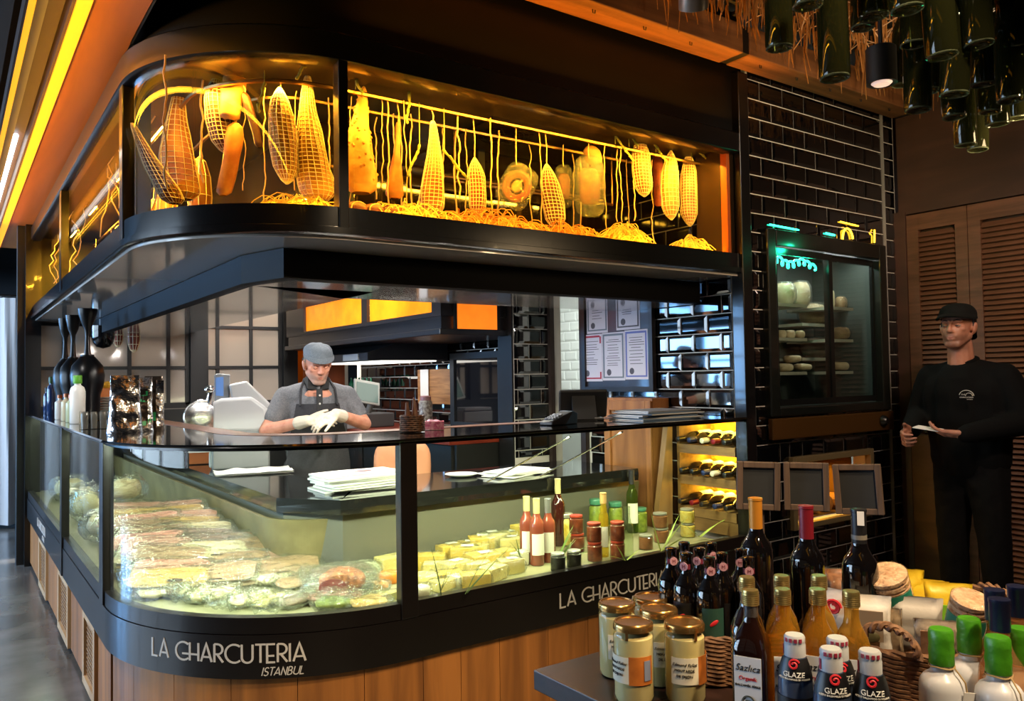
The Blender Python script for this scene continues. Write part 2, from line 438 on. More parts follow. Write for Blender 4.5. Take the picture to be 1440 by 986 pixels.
# back room seen through the doorway: white tiled wall, dark grey door with handle
bw = struct(MB().bb((5.40, 3.2, 0), (5.48, 8.0, 3.3)).build('wall_room', mat('white_grout', '#b9bdb8', .8), smooth=0))
tiling(bw, (5.40, 7.0), (0, -1), -PI/2, 2.4, .9, 2.3, TW, TH, .005, 1.2, .05, m=WTILE)
d2 = struct(MB().bb((5.1, 5.2, .02), (5.14, 5.75, 1.62)).build('door_2', mat('grey_door', '#4a4a48', .5), bw, smooth=0))
MB().bb((5.06, 5.66, 1.40), (5.098, 5.70, 1.56)).build('handle', BLACKM, d2, smooth=0)
# far wall: black steel grid of frosted grey panes, in two windows and three posts
PANE = glass('frosted_pane', (.35, .33, .30), .07, 1.5, body=.9, bodycol='#d4c8ba')
STEELB = mat('black_steel', '#0e0e0f', .4)
def grid_window(name, x0, x1, z0, z1, xs, zs, Y):
    fr = MB()
    fr.bb((x0, Y-.02, z0), (x0+.035, Y+.03, z1)); fr.bb((x1-.035, Y-.02, z0), (x1, Y+.03, z1)); fr.bb((x0, Y-.02, z0-.03), (x1, Y+.03, z0+.02)); fr.bb((x0, Y-.02, z1-.02), (x1, Y+.03, z1+.02))
    wdw = struct(fr.build(name, STEELB, smooth=0))
    for x in xs: MB().bb((x-.016, Y-.015, z0), (x+.016, Y+.02, z1)).build('muntin', STEELB, wdw, smooth=0)
    for z in zs: MB().bb((x0, Y-.017, z-.014), (x1, Y+.018, z+.014)).build('muntin', STEELB, wdw, smooth=0)
    ex = [x0]+list(xs)+[x1]; ez = [z0]+list(zs)+[z1]
    for i in range(len(ex)-1):
        for j in range(len(ez)-1): MB().bb((ex[i]+.01, Y, ez[j]+.01), (ex[i+1]-.01, Y+.008, ez[j+1]-.01)).build('pane', PANE, wdw, smooth=0)
    return wdw
WY = 7.65
grid_window('window_1', .58, 1.80, 1.25, 2.02, (.80, 1.30, 1.62), (1.585, 1.955), WY)
grid_window('window_2', 1.93, 2.66, 1.25, 2.40, (2.05, 2.36), (1.585, 1.96, 2.28), WY)
ww = MB(); ww.bb((.55, WY-.05, 0), (2.9, WY+.05, 1.21)); ww.bb((1.80, WY-.06, 1.2), (1.93, WY+.06, 3.3)); ww.bb((2.66, WY-.06, 1.2), (2.80, WY+.06, 3.3)); ww.bb((.46, WY-.05, 0), (.58, WY+.07, 3.0)); ww.bb((.58, WY-.04, 2.02), (1.8, WY+.04, 3.3)); ww.bb((1.93, WY-.04, 2.42), (2.66, WY+.04, 3.3))
struct(ww.build('wall_far', BLACKM, smooth=0))
struct(MB().bb((.58, WY+.25, 0), (3.46, WY+.3, 3.2)).build('wall_behind', mat('grey_sheet', '#8d867d', .8), smooth=0))
light('behind_panes', 'AREA', (1.9, WY+.16, 2.9), 110, (1, .93, .85), 2.2, .05, aim=(1.9, WY+.2, 0))
# amber glazed strip between post and kitchen hood
MB().bb((2.80, WY-.01, 1.25), (3.0, WY+.01, 2.6)).build('amber_pane', glass('amber_pane', (.9, .45, .05), .05, 1.5, body=.7, bodycol='#e8910c'), bpy.data.objects['wall_far'], smooth=0)

# right wall: louvred shutter doors in a brown frame
SHUT = mat('shutter_wood', '#6b4630', .55, wood=(3, 3, 30), col2='#50331f')
RXW = 4.95
wr = MB(); wr.bb((RXW+.05, .2, 0), (RXW+.14, FY+.1, 3.3)); wr.bb((RXW, .2, 2.44), (RXW+.05, FY-.03, 3.3)); wr.bb((RXW-.01, FY-.075, 0), (RXW+.05, FY+.02, 2.46))
wall_r = struct(wr.build('wall_right', mat('brown_panel', '#4a2f22', .6, wood=(2, 2, 9), col2='#3c261b'), smooth=0))
DY = [(FY-.08, 2.285), (2.28, 1.83), (1.825, 1.375)]
for i, (ya, yb) in enumerate(DY):
    fr = MB()
    for y in (ya-.035, yb+.035): fr.bb((RXW-.004, y-.035, .03), (RXW+.03, y+.035, 2.43))
    for z in (.07, 1.22, 2.38): fr.bb((RXW-.003, yb+.07, z-.05), (RXW+.028, ya-.07, z+.05))
    dr = struct(fr.build('door_%d' % (i+3), SHUT, smooth=0))
    sm = None; yc, wd = (ya+yb)/2, abs(ya-yb)-.14
    n = 0; z = .135
    while z < 2.325:
        if abs(z-1.22) > .06:
            if sm is None:
                q = MB().box((0, 0, 0), (.006, wd, .040), Ry(math.radians(38))); sm = q.mesh('slat'); sm.materials.append(SHUT)
            o = bpy.data.objects.new('slat', sm); COL.objects.link(o); o.parent = dr; o.location = (RXW+.014, yc, z)
        z += .0305
# black door leaf edge and low cupboard between shutters and tiled wall

# ------------------------------------------------------------ ceiling beam, soffit and bulkhead
BEAM = mat('rough_beam', '#8a5a33', .65, wood=(1.2, 16, 16), col2='#5e3b20', bump=(30, .25))
xs = [1.2, 3.28, 4.93, 5.75]
wbm = thing('timber_beam', 'rough sawn timber ceiling beam in three lengths along the black bulkhead', 'beam', (3.2, 2.62, 3.06))
for a, b in zip(xs[:-1], xs[1:]):
    seg = MB().bb((a+.025, 2.545, 3.06), (b-.025, 2.70, 3.21)).build('beam_length', BEAM, wbm, smooth=0, bevel=.006)
    x = a+.18
    while x < b-.1:
        MB().tube([(x-.008, 2.60, 3.062), (x-.006, 2.60, 3.045), (x+.006, 2.60, 3.045), (x+.008, 2.60, 3.062)], .0025, 5).build('hook', BLACKM, seg)
        x += .31
for x in xs[1:-1]: MB().bb((x-.024, 2.55, 3.065), (x+.024, 2.695, 3.205)).build('joint_plate', BLACKM, wbm, smooth=0)
# left soffit: wooden board, amber light channels, grey tube housing
sf = MB().bb((.395, -.5, 2.752), (.565, 8.9, 2.79))
soff = struct(sf.build('trim_soffit', mat('soffit_board', '#b06a2c', .5, wood=(10, .6, 10), col2='#9a5a22'), smooth=0))
struct(MB().bb((.562, -.5, 2.752), (.572, 3.3, 3.42)).build('trim_soffit_side', BLACKM, smooth=0))
LED = mat('amber_led', '#ff9d0a', .5, emit=((1.0, .40, .015), .62))
LED2 = mat('amber_led_dim', '#ff9d0a', .5, emit=((1.0, .46, .015), .6))
lc = thing('light_channel', 'amber glowing light channel with dark lip along the wooden soffit edge', 'light channel', (.36, 4, 2.74))
MB().bb((.345, -.5, 2.742), (.394, 9, 2.80)).build('diffuser', LED, lc, smooth=0)
MB().bb((.334, -.5, 2.735), (.3445, 9, 2.82)).build('lip', mat('lip', '#3a2417', .5), lc, smooth=0)
lc2 = thing('light_channel', 'thin amber glowing light line beside the grey tube housing', 'light channel', (.225, 4, 2.74))
MB().bb((.214, -.5, 2.742), (.2365, 11, 2.78)).build('diffuser', LED2, lc2, smooth=0)
MB().bb((.205, -.5, 2.735), (.2135, 11, 2.80)).build('lip', mat('lip', '#3a2417', .5), lc2, smooth=0)
tb = thing('tube_light', 'white fluorescent tube fitting in grey housing above the kiosk side', 'light', (.27, 6, 2.8))
MB().bb((.243, -.5, 2.77), (.275, 6.15, 2.83)).bb((.243, 6.17, 2.77), (.275, 9.5, 2.83)).build('housing', mat('grey_housing', '#8a8688', .5), tb, smooth=0)
MB().bb((.2755, -.5, 2.81), (.333, 9.5, 2.83)).build('recess', mat('plum_recess', '#4a3438', .6), tb, smooth=0)
MB().tube([(.292, 5.0, 2.792), (.292, 8.4, 2.792)], .013, 10).build('tube', mat('tube_glow', '#ffffff', .5, emit=((1, .98, .95), 3)), tb)
oc = struct(MB().bb((-2.5, -1, 2.95), (.204, 15, 2.98)).build('trim_outer_ceiling', mat('dull_ceiling', '#3a3a38', .8, noise_=2, col2='#2b2b2a'), smooth=0))

def ring(xl, fy, r, far, right, n=26):
    """outline of the kiosk: up the left side, round the corner, along the front; returns path(inset)"""
    def f(e):
        re = max(r-e, .012)
        cx, cy = xl+e+re, fy+e+re
        pts = [(xl+e, far), (xl+e, cy+.001)]
        for i in range(n+1):
            a = PI+PI/2*i/n
            pts.append((cx+re*math.cos(a), cy+re*math.sin(a)))
        pts += [(right, fy+e)]
        return pts
    return f
def seg_path(pf, lo, hi):
    return lambda e: pf(e)[lo:hi]
UR = .68
UP = ring(.558, FY, UR, 7.60, 3.50)
# ------------------------------------------------------------ curing cabinet above the counter
uc = thing('curing_cabinet', 'black framed glass curing cabinet hanging over the counter, lit amber inside', 'cabinet', (1.3, 3.3, 1.977))
bulk = MB().sweep([(.03, 2.735), (.03, 3.40), (.06, 3.40), (.06, 2.735)], UP).build('bulkhead', mat('bulkhead_black', '#050404', .42, spec=.3), uc)
MB().sweep([(0, 2.622), (-.012, 2.63), (-.012, 2.725), (0, 2.735), (.06, 2.735), (.06, 2.622)], UP).build('top_rail', BLACK, uc)
MB().sweep([(0, 2.085), (0, 2.012), (-.012, 2.008), (-.012, 1.985), (.005, 1.977), (.05, 1.977), (.05, 2.085)], UP).build('bottom_rail', mat('fascia_black', '#101114', .22, coat=.4), uc)
# glass panes: side pair, curved, long front
p_all = UP(.02)
def pane(name, lo, hi, a=None, b=None, z0=2.085, z1=2.622, pf=UP, e=.022, m=GLASS, parent=uc):
    def path(x):
        pts = pf(x)[lo:hi]
        if a: pts[0] = a(x)
        if b: pts[-1] = b(x)
        return pts
    return MB().sweep([(e, z0), (e, z1), (e+.008, z1), (e+.008, z0)], path).build(name, m, parent)
def upt(x, y): return lambda e: (x, y)
SGL = glass('side_clear_glass', (.97, .99, .97), refl=.16)
pane('side_glass', 0, 2, None, lambda e: (.558+e, 5.56), m=SGL)
pane('side_glass', 0, 2, lambda e: (.558+e, 5.50), None, m=SGL)
pane('curved_glass', 1, 29)
pane('front_glass', 28, 30, lambda e: (1.24, FY+e), lambda e: (3.42, FY+e))
FRAME = BLACK
MB().bb((.553, 3.405, 1.985), (.60, 3.475, 2.73)).build('post', FRAME, uc, smooth=0, bevel=.004)
MB().bb((1.165, FY-.008, 2.0), (1.203, FY+.045, 2.73)).build('post', FRAME, uc, smooth=0, bevel=.003)
MB().bb((.553, 5.47, 2.0), (.595, 5.56, 2.73)).build('post', FRAME, uc, smooth=0)
struct(MB().bb((.51, 7.50, 0), (.62, 7.60, 2.75)).build('trim_far_post', FRAME, smooth=0))
struct(MB().bb((3.42, FY-.016, 0), (3.499, FY+.06, 3.06)).build('trim_end_post', BLACK, smooth=0, bevel=.004))
# inside: floor, ceiling, back glass, far end panel, rails
DEP = .80
MB().sweep([(.03, 2.05), (.03, 2.085), (DEP, 2.085), (DEP, 2.05)], UP).build('cabinet_floor', mat('cabinet_floor', '#241509', .5), uc)
MB().sweep([(.06, 2.66), (.06, 2.69), (DEP, 2.69), (DEP, 2.66)], UP).build('cabinet_ceiling', mat('cabinet_ceiling', '#20150c', .45), uc)
BRZ = mat('bronze_glass', '#1a1008', .06, coat=.2, spec=.8)
MB().sweep([(DEP, 2.05), (DEP, 2.69), (DEP+.03, 2.69), (DEP+.03, 2.05)], UP).build('back_glass', BRZ, uc)
for x in (1.55, 2.3, 2.95): MB().bb((x-.02, FY+DEP-.03, 2.085), (x+.02, FY+DEP, 2.66)).build('back_post', BLACKM, uc, smooth=0)
MB().bb((3.395, FY+.03, 2.085), (3.418, FY+.27, 2.66)).build('end_panel', mat('cab_end', '#2a1a0e', .35), uc, smooth=0)
MB().bb((3.37, FY+.035, 2.085), (3.394, FY+.075, 2.66)).build('end_strip', mat('orange_strip', '#c0561a', .5), uc, smooth=0)
MB().bb((.64, 3.62, 2.085), (.70, 3.68, 2.66)).build('inner_post', BLACKM, uc, smooth=0)
RAILS = mat('hanging_rail', '#8a6a48', .3, 1)
for e, z in ((.24, 2.615), (.45, 2.625)):
    q = UP(e); MB().tube([(x, y, z) for x, y in q[1:]], .009, 6).build('hanging_rail', RAILS, uc)
    MB().tube([(x, y, z) for x, y in q[:2]], .009, 6).build('hanging_rail', RAILS, uc)
for x0, y, z in ((1.95, 3.38, 2.45), (1.95, 3.20, 2.38)):
    MB().tube([(x0, y, z), (2.95, y, z)], .008, 6).build('hook_rail', RAILS, uc)
    for x in (x0, 2.95): MB().tube([(x, y, z), (x, y, 2.66)], .005, 5).build('hook_rail_drop', RAILS, uc)
fan = MB()
for r in (.04, .065, .09, .115, .14): fan.tube([(2.25+r*math.cos(a*PI/12), 3.2+r*math.sin(a*PI/12), 2.642) for a in range(24)], .003, 4, closed=True)
for a in range(8): fan.tube([(2.25+.03*math.cos(a*PI/4), 3.2+.03*math.sin(a*PI/4), 2.642), (2.25+.14*math.cos(a*PI/4), 3.2+.14*math.sin(a*PI/4), 2.642)], .003, 4)
fan.bb((2.05, 3.02, 2.648), (2.45, 3.38, 2.66))
fan.build('fan_grille', mat('fan_metal', '#33261a', .35, .8), uc)
sl = MB()
for i in range(7): sl.bb((.60, 3.75+i*.05, 2.60), (1.25, 3.785+i*.05, 2.612))
# glossy soffit under the cabinet and the dropped hood frame
SOFG = mat('gloss_soffit', '#dcd8d2', .07, coat=.6)
MB().sweep([(.02, 1.968), (.02, 1.985), (1.3, 1.985), (1.3, 1.968)], ring(.558, FY, UR, 7.60, 3.42, 26)).build('gloss_soffit', SOFG, uc, smooth=0)
def hood(e):
    return [(.98+e, 7.58), (.98+e, 3.30), (1.06+e*.8, 3.02+e), (3.43, 3.02+e)]
HOODM = mat('hood_black', '#08080a', .6, spec=.15)
MB().sweep([(0, 1.965), (0, 1.85), (.02, 1.845), (.05, 1.845), (.05, 1.965)], hood).build('drop_frame', HOODM, uc, smooth=0)
MB().sweep([(.05, 1.846), (.05, 1.86), (.6, 1.86), (.6, 1.846)], hood).build('drop_soffit', mat('pale_soffit', '#b9b5ae', .12, coat=.5), uc, smooth=0)

# ------------------------------------------------------------ display counter
CR = .90
LP = ring(.527, FY, CR, 7.58, 3.42, 30)
dc = thing('display_counter', 'curved black and oak deli display counter with glass front and white lettering', 'counter', (1.4, 3.2, 0))
CASEB = BROWNBLACK
# oak boards of the base, each a part
def board_path(e0):
    pts = LP(e0); out = [Vector((p[0], p[1])) for p in pts]; return out
bp = board_path(.028)
# resample to equal boards
def resample(pts, step):
    L = [0]
    for a, b in zip(pts[:-1], pts[1:]): L.append(L[-1]+(b-a).length)
    def at(s):
        for i in range(len(L)-1):
            if s <= L[i+1] or i == len(L)-2:
                t = (s-L[i])/(L[i+1]-L[i]); return pts[i].lerp(pts[i+1], t)
    return L[-1], at
Ltot, atp = resample(bp, .2)
s_ = 3.96                                    # boards start where the side panels end
while s_ < Ltot-.02:
    w_ = min(rnd(.17, .26) if s_ > 5.3 else .24, Ltot-s_)
    n = 5 if s_ < 5.6 else 1
    q = [atp(s_+.0012+(w_-.0024)*i/n) for i in range(n+1)]
    qi = []
    for i, p in enumerate(q):
        a = q[max(0, i-1)]; b = q[min(n, i+1)]; d = (b-a).normalized(); qi.append(p+Vector((-d.y, d.x))*.02)
    m = MB().prism([(p.x, p.y) for p in q]+[(p.x, p.y) for p in reversed(qi)], .04, .392)
    m.build('plank', OAK, dc, smooth=0)
    s_ += w_
MB().sweep([(.05, 0), (.05, .045), (.09, .045), (.09, 0)], LP).build('plinth', BLACKM, dc, smooth=30)
MB().sweep([(.049, .04), (.049, .39), (.08, .39), (.08, .04)], LP).build('carcass', BLACKM, dc, smooth=30)
# side panels of the base with cane vents
CANE = mat('cane', '#b58a5a', .7, noise_=160, col2='#5a3a20')
FRAMEW = mat('pale_wood', '#c9a67c', .5, wood=(6, 6, 2), col2='#b48c60')
for y0, y1, v in ((3.64, 3.98, 'n'), (3.98, 4.36, 'v'), (4.37, 4.92, 'p'), (4.93, 5.42, 'v'), (5.43, 6.1, 'p'), (6.11, 6.62, 'v'), (6.63, 7.56, 'p')):
    if v == 'v':
        f = MB()
        for a, b, c, d in ((y0, y0+.05, .03, .388), (y1-.05, y1, .03, .388), (y0+.05, y1-.05, .03, .07), (y0+.05, y1-.05, .345, .388)): f.bb((.535, a, c), (.565, b, d))
        fo = f.build('vent_frame', FRAMEW, dc, smooth=0)
        cn = MB()
        k = int((y1-y0-.1)/.02)
        for i in range(k+1): cn.bb((.550, y0+.05+i*.02-.004, .07), (.556, y0+.05+i*.02+.004, .345))
        for i in range(14): cn.bb((.547, y0+.05, .075+i*.02-.004), (.553, y1-.05, .075+i*.02+.004))
        tag(cn.build('cane_mesh', CANE, fo, smooth=0), kind='stuff')
    else:
        MB().bb((.550, y0, .03), (.575, y1-.004, .388)).build('plank', OAK, dc, smooth=0)
def sub(lo, hi, a=None, b=None):
    def path(x):
        pts = LP(x)[lo:hi]
        if a: pts[0] = a(x)
        if b: pts[-1] = b(x)
        return pts
    return path
# fascia below the glass: left panels, curve and front
MB().sweep([(0, .386), (0, .541), (.03, .541), (.03, .386)], LP).build('fascia', CASEB, dc, smooth=30)
MB().sweep([(.004, .5435), (.004, .602), (.045, .602), (.045, .5435)], LP).build('lower_rail', CASEB, dc, smooth=30)
MB().sweep([(.004, 1.198), (.004, 1.21), (.04, 1.21), (.04, 1.198)], LP).build('upper_rail', BLACK, dc, smooth=30)
TOPM = mat('black_stone_top', '#0d0c0c', .07, coat=.5)
MB().sweep([(-.014, 1.2105), (-.018, 1.215), (-.014, 1.222), (.44, 1.222), (.44, 1.2105)], LP).build('counter_top', TOPM, dc, smooth=30)
MB().sweep([(.4405, 1.205), (.4405, 1.2235), (.56, 1.2235), (.56, 1.205)], LP).build('wood_edge', mat('worn_edge', '#6d4a35', .4, wood=(3, 3, 9), col2='#4a2f22'), dc, smooth=30)
CSG = glass('case_side_glass', (.95, .975, .95), refl=.4)
cpane = lambda nm, lo, hi, a=None, b=None: MB().sweep([(.014, .60), (.014, 1.20), (.022, 1.20), (.022, .60)], sub(lo, hi, a, b)).build(nm, CSG if nm == 'side_glass' else CGLASS, dc)
cpane('side_glass', 0, 2, None, lambda e: (.527+e, 5.16))
cpane('side_glass', 0, 2, lambda e: (.527+e, 5.10), lambda e: (.527+e, 3.78))
cpane('curved_glass', 1, 33)
cpane('front_glass', 32, 34, lambda e: (1.475, FY+e), lambda e: (3.40, FY+e))
MB().bb((.522, 3.665, .543), (.565, 3.755, 1.21)).build('post', CASEB, dc, smooth=0, bevel=.004)
MB().bb((1.402, FY-.006, .543), (1.474, FY+.04, 1.21)).build('post', CASEB, dc, smooth=0, bevel=.004)
MB().bb((.521, 5.09, .39), (.56, 5.17, 1.21)).build('post', CASEB, dc, smooth=0)
# display floor, back wall of the case, worktop behind it
DECK = mat('display_deck', '#8b876a', .4)
MB().sweep([(.03, .56), (.03, .586), (.70, .586), (.70, .56)], ring(.527, FY, CR, 7.58, 3.28, 30)).build('deck', DECK, dc, smooth=0)
MB().sweep([(.66, .586), (.63, .84), (.65, .84), (.69, .586)], ring(.527, FY, CR, 7.58, 3.26, 30)).build('case_back', mat('case_back', '#7d7350', .4, noise_=7, col2='#675e40'), dc, smooth=0)
def wt(e):
    return [(1.20+e*.6, 7.5), (1.20+e*.6, 3.53), (1.39+e*.6, 3.262+e), (3.16, 3.262+e)]
WTOP = mat('black_worktop', '#1a1a1a', .10, coat=.4)
MB().sweep([(0, .865), (-.004, .89), (0, .93), (.62, .93), (.62, .865)], wt).build('worktop', WTOP, dc, smooth=0)
MB().sweep([(.05, .1), (.05, .865), (.07, .865), (.07, .1)], wt).build('worktop_front', mat('steel_dull', '#6d6c62', .4, .3), dc, smooth=0)
MB().sweep([(.60, .0), (.60, .865), (.62, .865), (.62, 0)], wt).build('worktop_back', BLACKM, dc, smooth=0)
for x0, z0 in ((2.28, 1.18), (2.60, 1.185)):   # glass stays
    MB().tube([(x0, 2.78, z0), (x0-.16, 3.22, .95)], .004, 5).build('stay', STEEL, dc)

# ------------------------------------------------------------ white lettering LA CHARCUTERIA / ISTANBUL, drawn in strokes
def arcp(cx, cy, rx, ry, a0, a1, n=10): return [(cx+rx*math.cos(math.radians(a0+(a1-a0)*i/n)), cy+ry*math.sin(math.radians(a0+(a1-a0)*i/n))) for i in range(n+1)]
GL = {  # strokes in a 1-high cell, then advance
 'L': ([[(0, 1), (0, 0), (.36, 0)]], .50),
 'A': ([[(0, 0), (.27, 1), (.54, 0)], [(.08, .26), (.46, .26)]], .68),
 'C': ([arcp(.42, .5, .42, .5, 50, 310, 16)], .78),
 'H': ([[(0, 0), (0, 1)], [(.46, 0), (.46, 1)], [(-.42, .36), (.46, .36)]], .60),
 'h': ([[(0, 0), (0, 1)], [(.46, 0), (.46, 1)], [(0, .36), (.46, .36)]], .60),
 'R': ([[(0, 0), (0, 1)], [(0, 1)]+arcp(.16, .72, .24, .28, 90, -90, 8)+[(0, .44)], [(.14, .44), (.42, 0)]], .54),
 'U': ([[(0, 1)]+arcp(.25, .27, .25, .27, 180, 360, 10)+[(.5, 1)]], .64),
 'T': ([[(-.02, 1), (.46, 1)], [(.22, 1), (.22, 0)]], .52),
 'E': ([[(.36, 1), (0, 1), (0, 0), (.36, 0)], [(0, .36), (.32, .36)]], .48),
 'I': ([[(0, 0), (0, 1)]], .16),
 'S': ([arcp(.2, .74, .18, .26, 30, 230, 8)+arcp(.2, .24, .2, .25, 60, -150, 8)], .50),
 'N': ([[(0, 0), (0, 1), (.44, 0), (.44, 1)]], .60),
 'B': ([[(0, 0), (0, 1)], [(0, 1)]+arcp(.14, .77, .2, .23, 90, -90, 6)+[(0, .54)], [(.1, .54)]+arcp(.16, .27, .24, .27, 90, -90, 6)+[(0, 0)]], .56),
 ' ': ([], .32)}
def strokes(word, shear=0):
    x = 0; out = []
    for ch in word:
        st, ad = GL[ch]
        for s in st: out.append([(x+px+py*shear, py) for px, py in s])
        x += ad
    return out, x
def lettering(word, place, h, parent, name='lettering', shear=0, lw=.10, squeeze=1.0):
    st, W = strokes(word, shear)
    m = MB()
    for s in st:
        # flat ribbon, 2 mm proud of the fascia
        P = [Vector(p) for p in s]
        # densify for bending
        Q = [P[0]]
        for a, b in zip(P[:-1], P[1:]):
            k = max(1, int((b-a).length/.3))
            for i in range(1, k+1): Q.append(a.lerp(b, i/k))
        vs = []
        for i, p in enumerate(Q):
            a = Q[max(0, i-1)]; b = Q[min(len(Q)-1, i+1)]; d = (b-a)
            d = d.normalized() if d.length > 0 else Vector((1, 0)); nrm = Vector((-d.y, d.x))
            if 0 < i < len(Q)-1:
                d1 = (Q[i]-Q[i-1]).normalized(); n1 = Vector((-d1.y, d1.x)); c = max(.45, nrm.dot(n1)); nrm = nrm/c
            for sg, dz in ((1, 0), (-1, 0), (-1, .002), (1, .002)):
                q = p+nrm*sg*lw/2; vs.append(place(q.x*h*squeeze, q.y*h, dz))
        n = len(Q); fs = [(i*4+j, i*4+(j+1) % 4, (i+1)*4+(j+1) % 4, (i+1)*4+j) for i in range(n-1) for j in range(4)]+[(0, 1, 2, 3), ((n-1)*4+3, (n-1)*4+2, (n-1)*4+1, (n-1)*4)]
        m.add(vs, fs)
    m.build(name, mat('white_lettering', '#d8d6d2', .5), parent, smooth=0)
    return W*h*squeeze
# along the straight front
def on_front(x0, z0): return lambda u, v, d: (x0+u, FY-d-.0002, z0+v)
lettering('LA CHARCUTERIA', on_front(2.165, .452), .062, dc, squeeze=1.33)
lettering('ISTANBUL', on_front(2.585, .404), .028, dc, shear=.2, squeeze=1.35)
def on_arc(a0, z0):
    cx, cy = .527+CR, FY+CR
    def f(u, v, d):
        a = a0+u/CR
        return (cx+(CR+d+.0002)*math.cos(a), cy+(CR+d+.0002)*math.sin(a), z0+v)
    return f
lettering('LA CHARCUTERIA', on_arc(math.radians(207.2), .445), .064, dc, squeeze=1.22)
lettering('ISTANBUL', on_arc(math.radians(236), .399), .028, dc, shear=.2, squeeze=1.3)
def on_left(y0, z0): return lambda u, v, d: (.527-d-.0002, y0-u, z0+v)
lettering('LA CHARCUTERIA', on_left(6.6, .455), .055, dc, squeeze=1.3)
lettering('ISTANBUL', on_left(6.25, .41), .028, dc, shear=.2, squeeze=1.3)

# ------------------------------------------------------------ hams, sausages, cords and straw hanging in the curing cabinet
ORD = ['first', 'second', 'third', 'fourth', 'fifth', 'sixth', 'seventh', 'eighth', 'ninth', 'tenth', 'eleventh', 'twelfth', 'thirteenth', 'fourteenth', 'fifteenth', 'sixteenth', 'seventeenth', 'eighteenth', 'nineteenth', 'twentieth']
M_HAM = mat('cured_ham', '#b27a40', .5, noise_=9, col2='#8a4a20', bump=(30, .3))
M_DARKH = mat('dark_cured_meat', '#7c3b22', .5, noise_=10, col2='#4e1d10', bump=(40, .3))
M_PALE = mat('pale_cured_ham', '#cf9c5c', .55, noise_=8, col2='#a87034', bump=(26, .35))
M_RED = mat('red_sausage', '#a34a22', .45, noise_=14, col2='#7a2c14', bump=(40, .3))
M_NET = mat('net_cord', '#f4e2b8', .7)
M_CORD = mat('butcher_twine', '#d9b078', .75)
SHAPES = {'coppa': [(0, .08), (.05, .3), (.14, .62), (.3, .95), (.6, 1), (.84, .9), (.95, .5), (1, .08)],
 'leg': [(0, .10), (.04, .22), (.14, .32), (.34, .52), (.6, .84), (.82, 1), (.95, .96), (1, .55)],
 'shank': [(0, .2), (.06, .32), (.2, .30), (.38, .36), (.6, .66), (.8, .9), (.95, 1), (1, .5)],
 'stick': [(0, .4), (.04, .85), (.2, 1), (.7, .95), (.95, .9), (1, .4)]}
def hang(name, label, x, y0, y1, Y, w_, shape, m, net=None, cat='ham', lean=0, bumps=0, seed=0, rail=True, flat=.85, twist=0):
    pt = onY(x, y0, Y); pb = onY(x, y1, Y)
    L = pt.z-pb.z; t = (pt-Vector((0, 0, CAMZ))).dot(RF); R = w_/2*t/FPX
    top = pt.z
    root = thing(name, label, cat, (pt.x, Y, pb.z))
    random.seed(seed+int(x))
    def prof(f):
        P = SHAPES[shape]
        for a, b in zip(P[:-1], P[1:]):
            if f <= b[0]: return a[1]+(b[1]-a[1])*(f-a[0])/(b[0]-a[0])
        return P[-1][1]
    off = Vector((rnd(-9, 9), rnd(-9, 9), rnd(-9, 9)))
    def surf(k, amp):
        def fn(u, v):
            a = 2*PI*u; f = 1-v
            r = R*prof(f)*k
            n_ = noise.noise(Vector((math.cos(a)*1.5, math.sin(a)*1.5, v*L*9))+off)
            r *= 1+amp*n_
            p = Vector((r*math.cos(a), r*math.sin(a)*flat, v*L))
            p.x += lean*(v-.5)*L+R*.25*math.sin(v*3+seed)
            return p
        return fn
    m_ = MB().grid(surf(1, .16), 18, 22, True); m_.map(lambda p: p)
    m_.build('meat', m, root, smooth=80, world=False)
    if net:
        nu, nv = (17, max(8, int(L/.0155))) if net == 'fine' else (13, max(6, int(L/.022)))
        q = MB().grid(surf(1.035, .16), nu, nv, True).build('net', M_NET, root, smooth=0, world=False)
        wf = q.modifiers.new('cords', 'WIREFRAME'); wf.thickness = .0040; wf.use_even_offset = False
    if bumps:
        b = MB()
        for i in range(bumps):
            u, v = rnd(0, 1), rnd(.1, .95); p = surf(1, .16)(u, v); b.ell(p, (.006, .006, .006), 6)
        tag(b.build('skin_bumps', m, root, world=False), kind='stuff')
    if rail:
        x0 = lean*.5*L+R*.25*math.sin(3+seed)
        zt = 2.62-pb.z
        if zt > L+.01:
            MB().tube([(x0, 0, L-.01), (x0+.006, .004, (L+zt)/2), (x0-.004, 0, zt)], .0028, 5).build('cord', M_CORD, root, world=False)
        else: MB().tube([(x0, 0, L-.01), (x0, 0, L+.012)], .003, 5).build('cord', M_CORD, root, world=False)
    return root
YB = 3.06
hang('netted_ham', 'dark netted ham leaning against the glass at the curved cabinet\'s left end', 216, 178, 283, 3.36, 32, 'leg', M_DARKH, 'fine', lean=-.45, seed=2, rail=False)
hang('wrapped_ham', 'big blurred amber ham hanging furthest back behind the curved glass', 255, 112, 280, 3.55, 50, 'leg', M_HAM, 'coarse', seed=3)
hang('netted_ham', 'dark red netted ham hanging from a twisted cord beside the amber paper bag', 312, 108, 216, 3.25, 36, 'coppa', M_DARKH, 'fine', seed=4, lean=-.2)
hang('paper_bag', 'crumpled amber paper bag hanging in front of the long dried loin', 327, 84, 170, 3.2, 32, 'stick', M_PALE, None, cat='bag', seed=5)
hang('dried_loin', 'long narrow dried loin hanging below the amber paper bag', 322, 172, 276, 3.2, 24, 'stick', M_HAM, None, cat='meat', seed=6, lean=.15)
hang('dried_sausage', 'thin black dried sausage stick between the red ham and the pale netted coppa', 354, 132, 206, 3.15, 13, 'stick', mat('black_sausage', '#3a1a10', .5, bump=(40, .3)), None, cat='sausage', seed=7, lean=-.25)
hang('netted_coppa', 'pale netted coppa with a dark middle, second from the curved glass\'s right edge', 398, 124, 258, 3.02, 37, 'coppa', M_HAM, 'fine', seed=8)
